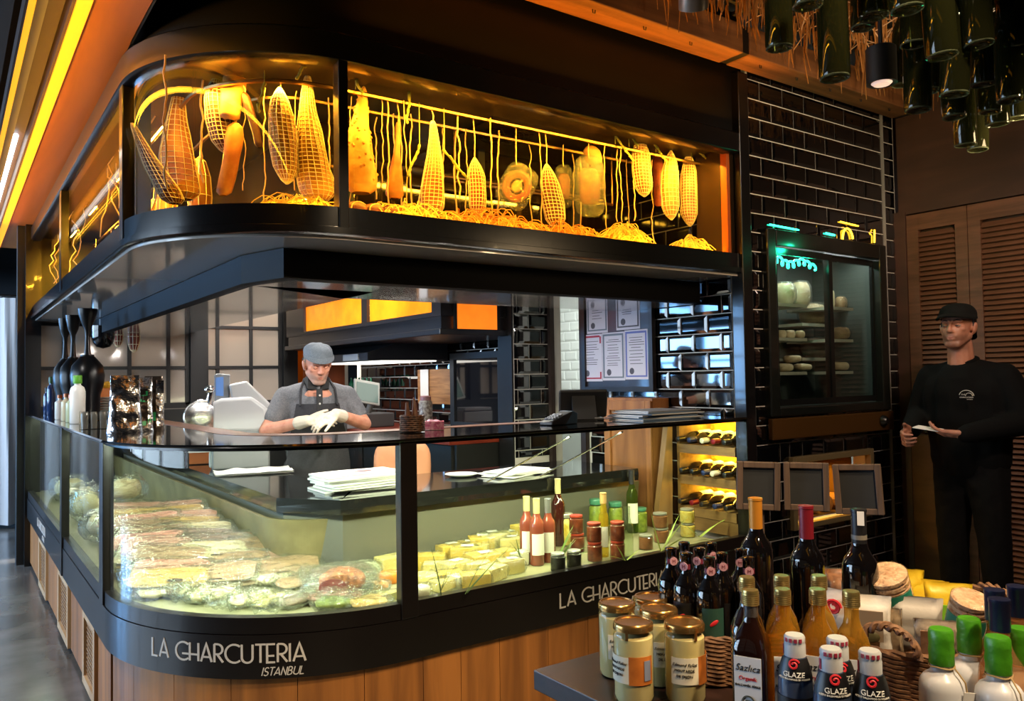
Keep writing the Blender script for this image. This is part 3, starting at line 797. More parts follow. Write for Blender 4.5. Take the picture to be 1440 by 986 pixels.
hang('netted_ham', 'long pear shaped netted ham at the right edge of the curved glass', 440, 106, 281, 3.02, 47, 'leg', M_PALE, 'fine', seed=9, lean=-.05)
hang('dried_ham', 'bright knobbly ham leg first right of the black mullion', 509, 122, 272, 3.0, 48, 'leg', M_PALE, None, seed=10, bumps=90)
hang('ham_shank', 'slim bony ham shank between the knobbly leg and the netted cone', 557, 172, 280, 3.0, 26, 'shank', M_HAM, None, seed=11)
hang('netted_ham', 'netted cone shaped ham with a white cord grid above the straw', 606, 170, 301, 3.0, 36, 'leg', M_HAM, 'fine', seed=12)
hang('netted_sausage', 'small orange netted sausage standing alone in the dark middle of the cabinet', 668, 222, 306, 3.0, 25, 'coppa', M_RED, 'fine', cat='sausage', seed=13)
hang('netted_ham', 'dull netted ham hanging right of the ring sausage', 775, 232, 322, 3.0, 30, 'coppa', M_DARKH, 'fine', seed=14, lean=-.1)
hang('netted_coppa', 'oval netted coppa above the yellow straw heap', 903, 192, 276, 3.0, 27, 'coppa', M_HAM, 'fine', seed=15)
hang('wrapped_sausage', 'glowing cord wrapped sausage, brightest on the cabinet\'s right', 943, 212, 309, 2.98, 26, 'coppa', M_PALE, 'coarse', cat='sausage', seed=16)
hang('netted_ham', 'slender netted ham right of the glowing sausage', 968, 214, 318, 3.02, 25, 'coppa', M_HAM, 'fine', seed=17, lean=-.06)
hang('dried_loin', 'narrow reddish loin hanging last on the cabinet\'s right', 985, 235, 322, 3.02, 13, 'stick', M_RED, None, cat='meat', seed=18)
hang('dried_loin', 'reddish loin hanging between the oval coppa and the glowing sausage', 924, 215, 290, 3.12, 16, 'stick', M_RED, None, cat='meat', seed=19)
# side run of the cabinet
for i, (y, x) in enumerate(((3.95, .98), (4.5, .95), (5.0, .98), (5.9, .95), (6.5, .98), (7.1, .96))):
    r_ = thing('netted_ham', 'netted ham in the near left side window, %s' % ('right behind the corner post', 'second from the corner post', 'third from the corner post')[i] if i < 3 else 'netted ham in the far left side window, %s' % ('nearest', 'middle', 'furthest')[i-3], 'ham', (x, y, 2.16))
    q = MB().ell((0, 0, .18), (.055, .05, .19), 14); q.build('meat', M_HAM, r_, world=False)
    n_ = MB().ell((0, 0, .18), (.058, .053, .192), 10).build('net', M_NET, r_, smooth=0, world=False); wf = n_.modifiers.new('cords', 'WIREFRAME'); wf.thickness = .004
    MB().tube([(0, 0, .36), (.004, 0, .45)], .003, 5).build('cord', M_CORD, r_, world=False)
# vacuum bags and ring sausage
def flatbag(name, label, x, y, wpx, hpx, Y, mcol, cat='meat', rot=0, ring=False):
    c = onY(x, y, Y); t = (c-Vector((0, 0, CAMZ))).dot(RF); k = t/FPX
    W, H = wpx*k/2, hpx*k/2
    r_ = thing(name, label, cat, (c.x, Y, c.z), -.35)
    def pil(sx, sy, th, sq=4):
        def fn(u, v):
            a = 2*PI*u; q = math.sin(PI*v); b = -math.cos(PI*v)
            m = 1/((abs(math.cos(a))**sq+abs(math.sin(a))**sq)**(1/sq))
            p = Vector((sx*m*math.cos(a)*q**.5, b*th, sy*m*math.sin(a)*q**.5))
            p.y += .004*noise.noise(p*40)
            p = Ry(rot) @ p
            return p
        return fn
    if ring:
        MB().tube([Ry(rot) @ Vector((W*.62*math.cos(a*PI/10), 0, H*.55*math.sin(a*PI/10))) for a in range(20)], .018, 8, closed=True).build('ring', M_RED, r_, world=False)
        MB().ell((0, 0, 0), (W*.3, .012, H*.28), 12, Ry(rot)).build('filling', M_PALE, r_, world=False)
    else:
        MB().grid(pil(W*.66, H*.6, .02), 20, 9, True).build('meat', mcol, r_, world=False)
    MB().grid(pil(W, H, .028), 24, 11, True).build('bag', FILM, r_, world=False)
    MB().tube([(0, 0, H*.9), (0, .01, H+.02), (0, 0, 2.62-c.z)], .0028, 5).build('cord', M_CORD, r_, world=False)
    return r_
flatbag('ring_sausage', 'ring sausage sealed in a clear bag in the middle of the cabinet', 727, 262, 50, 66, 3.0, M_RED, 'sausage', .5, True)
flatbag('vacuum_bag', 'clear bag with a small dark cut behind the dull netted ham', 793, 262, 26, 62, 3.1, M_DARKH)
flatbag('vacuum_bag', 'tall amber bag holding a dark red cut', 829, 262, 46, 88, 3.0, M_DARKH)
hang('tied_bag', 'small round tied bag above the tall amber bag', 833, 204, 232, 3.04, 26, 'coppa', M_PALE, None, cat='bag', seed=33)
# round loaves of pressed sausage lying at the bottom left of the front window
for i, x in enumerate((497, 522, 545)):
    p = onY(x, 276, 2.95)
    r_ = thing('pressed_sausage', ('tied pressed sausage lying on the cabinet floor beneath the knobbly leg, %s of three') % ('leftmost', 'middle', 'rightmost')[i], 'sausage', (p.x, 2.93, 2.087), .4)
    MB().ell((0, 0, .036), (.058, .05, .036), 16).build('meat', M_DARKH, r_, world=False)
    for k in (-.5, .5): MB().tube([(.058*math.sin(math.acos(k))*math.cos(a*PI/8), .05*k*1.0, .036+.036*math.sin(math.acos(k))*math.sin(a*PI/8)) for a in range(16)], .003, 5, closed=True).build('twine', M_CORD, r_, world=False)
# hanging twines
random.seed(21)
for i, x in enumerate((232, 284, 343, 372, 415, 462, 493, 529, 537, 546, 553, 563, 570, 578, 622, 640, 645, 655, 690, 700, 745, 760, 805, 815, 850, 866, 872, 881, 890, 915, 955, 990)):
    Y = rnd(2.95, 3.25); p = onY(x, 200, Y)
    lo = rnd(2.11, 2.3) if i % 3 else rnd(2.10, 2.16)
    pts = []; zz = 2.62; xx = p.x; n = 9
    for k in range(n): pts.append((xx+rnd(-.007, .007), Y+rnd(-.006, .006), zz+(lo-zz)*k/(n-1)))
    # soften
    pts2 = []
    for a, b in zip(pts[:-1], pts[1:]): pts2 += [a, tuple((u+v)/2+rnd(-.003, .003) for u, v in zip(a, b))]
    pts2.append(pts[-1])
    o = MB().tube(pts2, rnd(.0022, .0042), 5).build('hanging_twine', M_CORD)
    tag(o, ('loose twine hanging behind the curved glass, %s from the left' % ORD[i] if i < 6 else 'loose twine hanging behind the long front pane, %s counted from the mullion' % ORD[i-6] if i < 19 else 'loose twine in the right half of the front pane, %s counted from the left' % ORD[i-19]), 'twine', 'loose twines in the curing cabinet')
random.seed(22)
for i in range(14):
    y = 3.72+i*.13 if i < 9 else 5.75+(i-9)*.34
    pts = [(rnd(.66, .74), y, 2.62)]
    for k in range(1, 11): pts.append((min(.80, max(.63, pts[-1][0]+rnd(-.03, .03))), y+.05*math.sin(k*.7+i), 2.62-.042*k))
    o = MB().tube(pts, .0035, 5).build('hanging_twine', M_CORD)
    tag(o, 'curly twine hanging behind the %s side window, %s from the front' % (('near left', ORD[i]) if i < 9 else ('far left', ORD[i-9])), 'twine', 'curly twines behind the side windows')
# dried green husk garlands
M_HUSK = mat('dried_husk', '#a3a046', .6, noise_=20, col2='#5f6a24')
for i, (x, y, dx, dy) in enumerate(((372, 118, -10, 38), (418, 110, 16, -28), (590, 205, -16, 42), (625, 212, 32, 40), (577, 130, -6, 42), (865, 192, 26, 34), (884, 186, 12, 18), (922, 204, 14, 22), (972, 205, 26, 22), (500, 110, 10, 22))):
    a = onY(x, y, 2.95); b = onY(x+dx, y+dy, 2.92)
    r_ = MB()
    for k in range(6):
        f = k/5; p = a.lerp(b, f); q = a.lerp(b, min(1, f+.25)); r_.cap(p+Vector((rnd(-.006, .006), 0, 0)), q+Vector((rnd(-.006, .006), 0, 0)), .007, .003, 6)
    r_.tube([a+Vector((0, 0, 0)), Vector((a.x, a.y, 2.62))], .002, 4)
    tag(r_.build('husk_braid', M_HUSK), 'short braid of dried green husk hanging '+('above the dried loin', 'above the pale netted coppa', 'left of the netted cone ham', 'right of the netted cone ham', 'above the ham shank', 'left of the oval coppa', 'above the yellow straw heap', 'above the glowing sausage', 'at the cabinet\'s right end', 'above the knobbly leg')[i], 'garland', 'husk braids in the curing cabinet')
# straw nests on the cabinet floor
M_STRAW = mat('straw', '#e0b860', .7); M_STRAW2 = mat('orange_straw', '#c97f3a', .7)
def nest(label, cx, cy, rx, ry, h, n, m, z0=2.085, seed=1):
    random.seed(seed); q = MB(); n = int(n*1.5)
    for i in range(n):
        a = rnd(0, 2*PI); d = rnd(0, 1)**.6; x = cx+rx*d*math.cos(a); y = cy+ry*d*math.sin(a); z = z0+.004+h*(1-d*d)*rnd(.1, 1)
        th = rnd(0, 2*PI); L = rnd(.04, .10); k = rnd(.015, .07); pts = []
        for j in range(6):
            f = j/5-.5; pts.append((x+L*f*2*math.cos(th)+rnd(-.004, .004), y+L*f*2*math.sin(th)*.7, max(z0+.004, z+k*(.25-f*f)*4)))
        q.tube(pts, .0022, 4)
    tag(q.build('straw_nest', m), label, 'straw', kind='stuff')
P = onY(430, 276, 3.0); nest('small yellow straw nest under the pale coppa', P.x-.02, 2.99, .14, .08, .04, 70, M_STRAW, seed=1)
P = onY(575, 292, 2.95); nest('yellow straw below the ham shank', P.x, 2.95, .22, .10, .05, 120, M_STRAW, seed=2)
P = onY(690, 306, 2.95); nest('orange straw around the small netted sausage', P.x, 2.95, .30, .10, .07, 170, M_STRAW2, seed=3)
P = onY(800, 318, 2.95); nest('loose orange straw below the hanging bags', P.x, 2.95, .18, .08, .06, 80, M_STRAW2, seed=4)
P = onY(880, 328, 2.92); nest('bright yellow straw heap below the oval coppa', P.x, 2.92, .13, .08, .09, 130, M_STRAW, seed=5)
P = onY(970, 338, 2.92); nest('yellow straw at the right end of the cabinet', P.x, 2.92, .10, .07, .06, 80, M_STRAW, seed=6)
nest('straw along the left side window nearest the corner', .80, 4.4, .10, .7, .10, 150, M_STRAW, seed=7)
nest('straw along the far left side window', .80, 6.4, .10, .8, .10, 150, M_STRAW2, seed=8)

# ------------------------------------------------------------ goods in the display case
random.seed(31)
DZ = .587
def inside(p, r):                     # keep a thing of radius r behind the case glass
    r += .045
    cx, cyy = .527+CR, FY+CR
    if p.x >= cx-.1: p.y = min(p.y, FY+.60-r)
    if p.x >= cx: p.y = max(p.y, FY+r)
    elif p.y < cyy:
        d = Vector((p.x-cx, p.y-cyy)); k = (CR-r)/max(1e-6, d.length)
        if k < 1: p.x = cx+d.x*k; p.y = cyy+d.y*k
    else: p.x = max(p.x, .527+r)
    return p
FILMG = glass('pack_film', (.97, .985, .96), .06, 1.55, body=.06, bodycol='#d9dec8', bump=(42, 1.0))
def pillow(sx, sy, th, sq=4, amp=.0, fr=25, off=(0, 0, 0), z0=0):
    o_ = Vector(off)
    def fn(u, v):
        a = 2*PI*u; q = max(0, math.sin(PI*v)); b = -math.cos(PI*v)
        m = 1/((abs(math.cos(a))**sq+abs(math.sin(a))**sq)**(1/sq))
        p = Vector((sx*m*math.cos(a)*q**.45, sy*m*math.sin(a)*q**.45, b*th))
        if amp: p.z += amp*noise.noise(p*fr+o_)+amp*.55*noise.noise(p*fr*2.7+o_)
        p.z += z0
        return p
    return fn
def blade(m, p, d, L, w=.008, bend=.3):
    """one long grass leaf, closed and thin"""
    d = Vector(d).normalized(); side = d.cross(Vector((0, 0, 1))); side = side.normalized() if side.length > .01 else Vector((1, 0, 0))
    pts = []; q = Vector(p)
    for k in range(7):
        pts.append(q.copy()); d = (d+Vector((rnd(-.05, .05), rnd(-.05, .05), -bend*.12))).normalized(); q = q+d*L/6
    vs = []; fs = []
    for k, c in enumerate(pts):
        ww = w*(1-k/6.3)*(.6+.8*min(1, k/2))
        for s_, e_ in ((-1, 0), (0, .0012), (1, 0), (0, -.0012)): vs.append(c+side*ww*s_*.5+Vector((0, 0, e_)))
    for k in range(6):
        for j in range(4): fs.append((k*4+j, k*4+(j+1) % 4, (k+1)*4+(j+1) % 4, (k+1)*4+j))
    fs += [(3, 2, 1, 0), (24, 25, 26, 27)]
    m.add(vs, fs)
# proto packs: long vacuum packs of sliced charcuterie, each slice body + label + film
PK = [('tan', '#a08264', '#7c5f46'), ('salmon', '#bd9482', '#9a6a58'), ('cream', '#d2c6a2', '#b09c74'), ('golden', '#c4a260', '#98783c'), ('grey brown', '#877060', '#5f4c40'), ('pink', '#cf9a8a', '#b2705f')]
LABM = mat('dark_label', '#40332c', .6)
protos = []
for k, (nm, c, c2) in enumerate(PK):
    r_ = thing('vacuum_pack', 'x', 'pack', (0, 0, -5))
    MB().grid(pillow(.150, .064, .0085, 9, .003, 40, (k*3, 0, 0), .011), 28, 7, True).build('slices', mat('slices_'+nm.replace(' ', '_'), c, .4, wood=(6, 40, 200), col2=c2), r_, world=False)
    lb = MB().prism([(.032*math.cos(a*PI/8)+.03, .011*math.sin(a*PI/8)-.040) for a in range(16)], .0225, .0237) if k % 2 else MB().box((.0, -.056, .012), (.055, .003, .018))
    lb.build('label', LABM, r_, smooth=0, world=False)
    MB().grid(pillow(.172, .080, .0125, 9, .008, 34, (k*5, 1, 0), .012), 34, 9, True).build('film', FILMG, r_, world=False)
    protos.append(r_)
heap = []
nm_of = lambda k: PK[k][0]
used = set()
rows = [(0.86, 3.50, 3), (0.88, 3.62, 3), (0.86, 3.74, 3), (.86, 3.86, 3), (.87, 3.98, 2), (.88, 4.10, 2), (.88, 4.22, 2), (.88, 4.34, 2), (.88, 4.46, 2), (.88, 4.60, 2)]
for i, (bx, by, cols) in enumerate(rows):
    for j in range(cols):
        layers = 3 if i > 1 else 2
        for l in range(layers):
            k = random.choice((0, 0, 1, 2, 3, 4, 5))
            x = bx-.10+j*.20+rnd(-.03, .03); y = by+rnd(-.02, .02)-.05*j
            z = DZ+.012+i*.012+l*.026
            tilt = .42+rnd(-.08, .08)
            if k not in used and l == layers-1: o = protos[k]; used.add(k)
            else: o = clone(protos[k], (0, 0, 0))
            o.location = (x, y, z+.02); o.rotation_euler = (tilt, rnd(-.08, .08), -.42+rnd(-.18, .18))
            o['label'] = '%s meat pack, %s heap row from the front, %s, %s layer' % (nm_of(k), ORD[i], ('left', 'middle', 'right')[j], ('bottom', 'second', 'third')[l]); o['group'] = 'sliced meat packs heaped behind the curved glass'
for k in range(len(PK)):
    if k not in used: protos[k].location = (.95, 4.75, .72); protos[k]['label'] = '%s meat pack lying behind the last row of the heap' % nm_of(k); protos[k]['group'] = 'sliced meat packs heaped behind the curved glass'
# front row behind the curved glass
CLRP = glass('clear_plate', (.9, .95, .9), .05, 1.5, body=.15, bodycol='#cfd8c8')
def plated(name, label, cat, x, y, rx, ry, h, m, rz=0, tilt=.12, z=None, film=1, extra=None, sq=2.6):
    z = DZ+.006 if z is None else z
    p = inside(onZ(x, y, z+h*.5), min(rx, ry)*1.2)
    r_ = thing(name, label, cat, (p.x, p.y, z), rz)
    r_.rotation_euler = (tilt, 0, rz)
    MB().grid(pillow(rx, ry, h, sq, h*.4, 22, (x, y, 0), h+.004), 22, 9, True).build('food', m, r_, world=False)
    if film: MB().grid(pillow(rx*1.34, ry*1.45, h*1.5, 5, h*.8+.010, 30, (y, x, 0), h*1.5+.004), 34, 13, True).build('film', FILMG, r_, world=False)
    if extra: extra(r_)
    return r_
SES = mat('seeded_crust', '#6d5a48', .6, noise_=90, col2='#d9d3b0')
plated('seeded_salami', 'oval salami in a crust of pale seeds, wrapped, front left behind the curved glass', 'salami', 378, 817, .105, .058, .020, SES, -.35)
plated('black_sliced_pack', 'flat pack of dark sliced sausage right of the seeded salami', 'pack', 462, 828, .085, .055, .014, mat('dark_slices', '#3c3a36', .4, wood=(8, 90, 8), col2='#85806c'), -.1, .2)
plated('olive_pack', 'wrapped tub of dark olives in the front row behind the curved glass', 'pack', 505, 830, .055, .045, .022, mat('olive_dark', '#4b4a32', .4, noise_=40, col2='#23241c'), .1)
for i, (x, y, rz) in enumerate(((440, 792, -.55), (470, 800, -.35), (395, 785, .25), (360, 792, .15))):
    plated('fan_pack', 'thin brown pack of sliced beef fanned over its neighbours, %s' % ('nearest the cut ham', 'lying rightmost', 'lying highest', 'lying leftmost')[i], 'pack', x, y, .13, .05, .007, MATS['slices_grey_brown'] if i % 2 else MATS['slices_tan'], rz, .25, DZ+.03+i*.012, 1, sq=5)
GRN_ = mat('herb_green', '#7f8a3c', .5, noise_=30, col2='#4c5a22')
for (x, y, rx, ry, h, mi, lb) in ((222, 835, .075, .05, .018, 'slices_cream', 'crinkled pale pack at the left front corner of the curved glass'), (262, 832, .08, .05, .02, 'slices_tan', 'crinkled tan pack left of the seeded salami'), (300, 840, .085, .045, .018, 'slices_cream', 'pale crinkled pack under the seeded salami\'s left end'), (420, 846, .08, .045, .014, 'slices_grey_brown', 'thin brown pack at the very front before the black sliced pack'), (470, 850, .07, .04, .016, 'herb_green', 'wrapped green herb pack at the front glass'), (345, 846, .07, .04, .014, 'slices_cream', 'flat cream pack at the front glass below the seeded salami'), (330, 805, .10, .05, .018, 'slices_grey_brown', 'brown pack leaning on the heap behind the seeded salami'), (520, 850, .07, .04, .014, 'slices_golden', 'golden pack at the front glass near the post'), (250, 805, .09, .05, .02, 'slices_golden', 'golden crinkled pack between the heap and the left glass'), (412, 822, .07, .05, .016, 'slices_tan', 'tan pack tucked under the seeded salami\'s right end')):
    plated('front_pack', lb, 'pack', x, y, rx, ry, h*.8, MATS[mi], rnd(-.6, .5), rnd(.05, .2), None, 1, None, 4)
# crusted half ham with its cut face
p = onZ(432, 800, DZ)
p = inside(p, .14)
hr = thing('half_ham', 'half ham with brown crusted rind and dark red cut face in the case', 'ham', (p.x-.06, p.y-.12, DZ+.012), -.5)
MB().grid(lambda u, v: Vector((.092*math.cos(2*PI*u)*math.sin(PI*v)**.4, .06*-math.cos(PI*v), .052+.05*math.sin(2*PI*u)*math.sin(PI*v)**.4+.004*noise.noise(Vector((u*9, v*9, 0))))), 22, 9, True).build('rind', mat('crusted_rind', '#a5602c', .6, noise_=50, col2='#6b3516', bump=(60, .5)), hr, world=False)
MB().prism([(.055*math.cos(a*PI/10)-.03, .034*math.sin(a*PI/10)+.04) for a in range(20)], .061, .0635, Matrix.Rotation(PI/2, 4, 'X')).build('cut_face', mat('cut_ham', '#6e1f22', .35, noise_=12, col2='#8f3a34'), hr, world=False)
MB().grid(pillow(.105, .045, .012, 3, .004, 30, (0, 0, 0), .0), 20, 7, True).map(lambda q: Vector((q.x-.02, q.y-.10, q.z+.016))).build('slices', mat('ham_slices', '#b0736a', .4, noise_=30, col2='#8f4f48'), hr, world=False)
MB().grid(pillow(.15, .13, .06, 4, .012, 18, (7, 0, 0), .055), 26, 11, True).map(lambda q: Vector((q.x, q.y-.03, q.z))).build('film', FILMG, hr, world=False)
# loose crumpled film between the goods
random.seed(15)
for i in range(16):
    a = math.radians(188+i*5.3); k_ = .80-rnd(0, .12)
    x, y = 1.427+k_*math.cos(a), 3.63+k_*math.sin(a)
    r_ = thing('film_wrap', 'crumpled clear film lying along the foot of the curved glass, %s from the left post' % ORD[i], 'film', (x, y, DZ+.012), rnd(-1.5, 1.5), 'crumpled film along the curved glass')
    MB().grid(pillow(rnd(.05, .08), rnd(.035, .06), .022, 3, .028, 24, (i*3, 3, 0), .022), 26, 11, True).build('film', FILMG, r_, world=False)
# cheeses under film, right part of the curve and behind the front pane
CH = [mat('cheese_yellow', '#d6b94e', .45, noise_=6, col2='#bd9a38'), mat('cheese_pale', '#dbcc88', .5, noise_=7, col2='#c2ad62'), mat('cheese_orange', '#c97a20', .45, noise_=9, col2='#c0741c'), mat('cheese_white', '#dedac2', .5)]
def cheese(label, x, y, kind, s, h, m, rz, z=DZ, tilt=0):
    p = inside(onZ(x, y, z+h/2), s*.42)
    r_ = thing('cheese_%s' % kind.replace('wheel', 'round'), label, 'cheese', (p.x, p.y, z+.002), rz); r_.rotation_euler = (tilt, 0, rz)
    if kind == 'wedge':
        b = MB().prism([(-s*.5, -s*.32), (s*.6, -s*.02), (-s*.5, s*.34)], 0, h)
    elif kind == 'wheel':
        b = MB().lathe([(s*.46, 0), (s*.5, h*.2), (s*.5, h*.8), (s*.46, h)], 22)
    elif kind == 'ball':
        b = MB().grid(pillow(s*.5, s*.4, h*.5, 2.4, h*.1, 30, (x, y, 0), h*.5), 18, 9, True)
    else:
        b = MB().box((0, 0, h/2), (s, s*.62, h))
    b.build('paste', m, r_, smooth=40, world=False, bevel=.003 if kind in ('wedge', 'block') else 0)
    MB().grid(pillow(s*.62, s*.46, h*.58, 5, .007, 34, (y, x, 2), h*.56), 24, 9, True).build('film', FILMG, r_, world=False)
    if (x+y) % 3 == 0: MB().box((s*.05, 0, h*1.09), (s*.42, s*.26, .0015)).build('price_label', WHITE, r_, smooth=0, world=False)
    return r_
random.seed(5)
CL = [(515, 800, 'ball', .12, .05, 3, 'soft white cheese under loose film behind the post'), (500, 812, 'ball', .10, .045, 1, 'pale ball of cheese in front of the half ham'), (535, 790, 'block', .13, .06, 1, 'pale cheese block standing against the post'), (532, 825, 'ball', .09, .04, 2, 'round orange cheese left of the post'), (548, 812, 'wheel', .10, .035, 2, 'small orange wheel right beside the post'), (490, 838, 'ball', .085, .03, 0, 'flat yellow cheese at the front of the curved glass'), (550, 838, 'wedge', .11, .03, 1, 'folded pale wedge at the foot of the post'),
 (600, 815, 'wheel', .12, .04, 1, 'pale wheel of cheese right of the post'), (606, 790, 'block', .14, .05, 0, 'yellow block behind the pale wheel'), (604, 838, 'ball', .09, .05, 3, 'white cheese in the front corner beside the post'), (628, 822, 'wedge', .14, .04, 1, 'pale wedge lying at the front glass'), (640, 800, 'block', .15, .05, 1, 'wide pale block with a white label'), (622, 776, 'block', .13, .06, 0, 'yellow block at the back left of the cheese pile'), (655, 782, 'wedge', .15, .06, 0, 'tilted yellow wedge in mid pile'), (668, 815, 'block', .13, .05, 0, 'yellow block in the front row of the pile'), (692, 806, 'block', .13, .05, 1, 'pale block, second from the right in the front row'), (718, 797, 'wedge', .12, .05, 1, 'pale wedge ending the front row at the rosé bottles'), (680, 790, 'block', .16, .055, 0, 'broad yellow block with shiny film in mid pile'), (660, 765, 'block', .13, .07, 0, 'thick yellow block near the back of the pile'), (690, 766, 'wedge', .15, .07, 0, 'yellow wedge near the back behind the broad block'), (700, 745, 'wedge', .17, .09, 0, 'largest wedge of yellow cheese leaning at the back'), (640, 752, 'block', .13, .07, 1, 'pale block at the back of the pile'), (718, 770, 'block', .12, .06, 1, 'pale block beside the first rosé bottle'), (625, 748, 'wedge', .12, .06, 1, 'thin greenish wedge furthest back')]
for i_, (x, y, kd, s, h, mi) in enumerate(((612, 800, 'block', .11, .04, 1), (632, 812, 'block', .12, .04, 0), (650, 815, 'wedge', .12, .04, 3), (672, 800, 'block', .12, .045, 1), (705, 785, 'block', .13, .05, 0), (648, 770, 'wedge', .13, .05, 1), (680, 775, 'block', .12, .05, 1), (618, 762, 'block', .12, .05, 0), (728, 785, 'block', .10, .04, 3), (700, 758, 'block', .12, .06, 0), (668, 748, 'wedge', .13, .06, 1), (720, 755, 'wedge', .11, .05, 0))):
    CL.append((x, y, kd, s, h, mi, '%s cheese piece tucked between others of the pile, %s from the post' % (('yellow', 'pale', 'orange', 'white')[mi], ORD[sorted((612, 632, 650, 672, 705, 648, 680, 618, 728, 700, 668, 720)).index(x)])))
for (x, y, kd, s, h, mi, lb) in CL:
    back = max(0, (820-y)/75)
    cheese(lb, x, y, kd, s*.92, h+back*.045, CH[mi], rnd(-.6, .4), DZ, rnd(.0, .06))
# bottles and jars at the right of the case
ROSE = mat('rose_wine', '#8a4636', .08, coat=.6, noise_=3, col2='#7a3a2c')
CAPS = mat('cream_capsule', '#bfb280', .35); CAPG = mat('silver_capsule', '#b9babd', .3, .8)
LBL = mat('white_label', '#e4e2d8', .6)
CLB = glass('bottle_clear', (.86, .92, .80), .02, 1.5, body=.06, bodycol='#c8d6a8')
GRB = glass('bottle_green', (.55, .68, .35), .02, 1.5, body=.10, bodycol='#7d9444')
def wine_prof(H, R, rn=.0145): return [(R*.9, 0), (R, .006), (R, H*.57), (R*.97, H*.62), (R*.86, H*.665), (R*.62, H*.705), (rn*1.25, H*.74), (rn, H*.785), (rn, H*.985), (rn*1.08, H*.988), (rn*1.08, H)]
def case_bottle(name, label, x, ytop, H, R, m, capm=None, lab=True, z=DZ, capl=.22, cat='bottle'):
    p = onZ(x, ytop, z+H); back_ = p.y > 3.25; p = inside(p, R)
    if back_: p = onY(x, ytop, 3.23); H = p.z-z       # stands at the back of the deck
    r_ = thing(name, label, cat, (p.x, p.y, z+.001), faces(p)+rnd(-.3, .3))
    MB().lathe(wine_prof(H, R), 20).build('glass', m, r_, smooth=50, world=False)
    if capm: MB().lathe([(.0158, H*(1-capl)), (.0158, H*.99), (.0168, H*.992), (.0168, H+.002), (.012, H+.003)], 16).build('capsule', capm, r_, world=False)
    if lab: MB().patch(R+.0005, -PI/2-.95, -PI/2+.95, H*.16, H*.48, 12).build('label', LBL, r_, smooth=60, world=False)
    return r_
case_bottle('rose_bottle', 'rosé bottle with tall cream capsule, left of the three beside the cheese', 740, 699, .30, .034, ROSE, CAPS)
case_bottle('rose_bottle', 'rosé bottle with cream capsule, between the other two rosé bottles', 754, 702, .30, .034, ROSE, CAPS)
case_bottle('rose_bottle', 'rosé bottle with silver capsule, right of the three beside the cheese', 770, 702, .29, .034, ROSE, CAPG)
case_bottle('dark_bottle', 'dark bottle with cream neck strip standing behind the rosé bottles', 784, 674, .30, .036, mat('dark_red_glass', '#3a1712', .08, coat=.6), CAPS, False)
case_bottle('oil_bottle', 'slender bottle of yellow oil with cork in front of the red jars', 848, 694, .30, .024, glass('bottle_oil', (.95, .85, .35), .02, 1.5, body=.35, bodycol='#d8b838'), mat('cork', '#b9925c', .8), True, capl=.16)
case_bottle('olive_oil_bottle', 'green bottle with dark cap and price tag at the back of the case', 888, 662, .30, .032, GRB, mat('black_cap', '#2a2a2e', .4), True)
case_bottle('clear_bottle', 'clear bottle standing at the glass right of the yellow oil', 888, 714, .24, .028, CLB, None, False)
LIDR = mat('red_lid', '#a03a28', .35); LIDG = mat('green_lid', '#3f7a62', .35); LIDW = mat('steel_lid', '#c7c7bd', .3, .7)
JG = glass('jar_glass', (.95, .97, .93), .02, 1.5)
def jar(label, x, yt, R, H, content, lid, z=DZ):
    p = onZ(x, yt, z+H); back_ = p.y > 3.24; p = inside(p, R)
    if back_: p = onY(x, yt, 3.22); H = max(H, p.z-z)
    r_ = thing('glass_jar', label, 'jar', (p.x, p.y, z+.001), rnd(-1, 1))
    MB().lathe([(R*.9, .002), (R*.95, .006), (R*.95, H*.78), (R*.78, H*.84)], 20).build('filling', content, r_, world=False)
    MB().lathe([(R*.93, 0), (R, .005), (R, H*.80), (R*.82, H*.87), (R*.82, H*.9)], 20).build('glass', JG, r_, world=False)
    MB().lathe([(R*.88, H*.87), (R*.9, H*.88), (R*.9, H*.985), (R*.86, H)], 20).build('lid', lid, r_, world=False)
    return r_
F_CORN = mat('pickle_yellow', '#c9a83a', .4, noise_=40, col2='#e0cf80'); F_RED = mat('pepper_red', '#84402a', .35, noise_=30, col2='#5a2414'); F_GRN = mat('pickle_green', '#8b9a3c', .4, noise_=35, col2='#5d6b22'); F_DRK = mat('olive_black', '#33302c', .4, noise_=45, col2='#141312'); F_PAT = mat('pate_brown', '#a06a44', .5, noise_=20, col2='#7d4c30')
jar('tall jar of yellow pickles right behind the rosé bottles', 795, 722, .043, .15, F_CORN, LIDW)
def stack(x, y, R, H, content, lid, lower, upper):
    lo = jar(lower, x, y, R, H, content, lid)
    up = jar(upper, x, y, R, H, content, lid); up.location = lo.location+Vector((rnd(-.004, .004), rnd(-.004, .004), H+.001))
stack(812, 750, .036, .088, F_RED, LIDR, 'red lidded jar at the foot of the red stack', 'red lidded jar on top of the red stack')
stack(836, 762, .036, .088, F_RED, LIDR, 'lower red pepper jar behind the yellow oil bottle', 'upper red pepper jar behind the yellow oil bottle')
stack(868, 760, .036, .088, F_RED, LIDR, 'lower red pepper jar between the oil bottle and the clear bottle', 'upper red pepper jar between the oil bottle and the clear bottle')
jar('dark olive jar in front of the red stack', 815, 786, .034, .08, F_DRK, LIDW); jar('dark olive jar beside the foot of the yellow oil bottle', 832, 780, .034, .08, F_DRK, LIDW)
for x, y, lb in ((838, 702, 'green lidded pickle jar left of the oil bottle neck'), (865, 706, 'green lidded pickle jar right of the oil bottle neck'), (900, 714, 'green lidded jar behind the clear bottle')): jar(lb, x, y, .04, .12, F_GRN, LIDG)
stack(930, 742, .04, .075, F_PAT, LIDW, 'lower pate jar of the stack beside the wood cabinet', 'upper pate jar of the stack beside the wood cabinet')
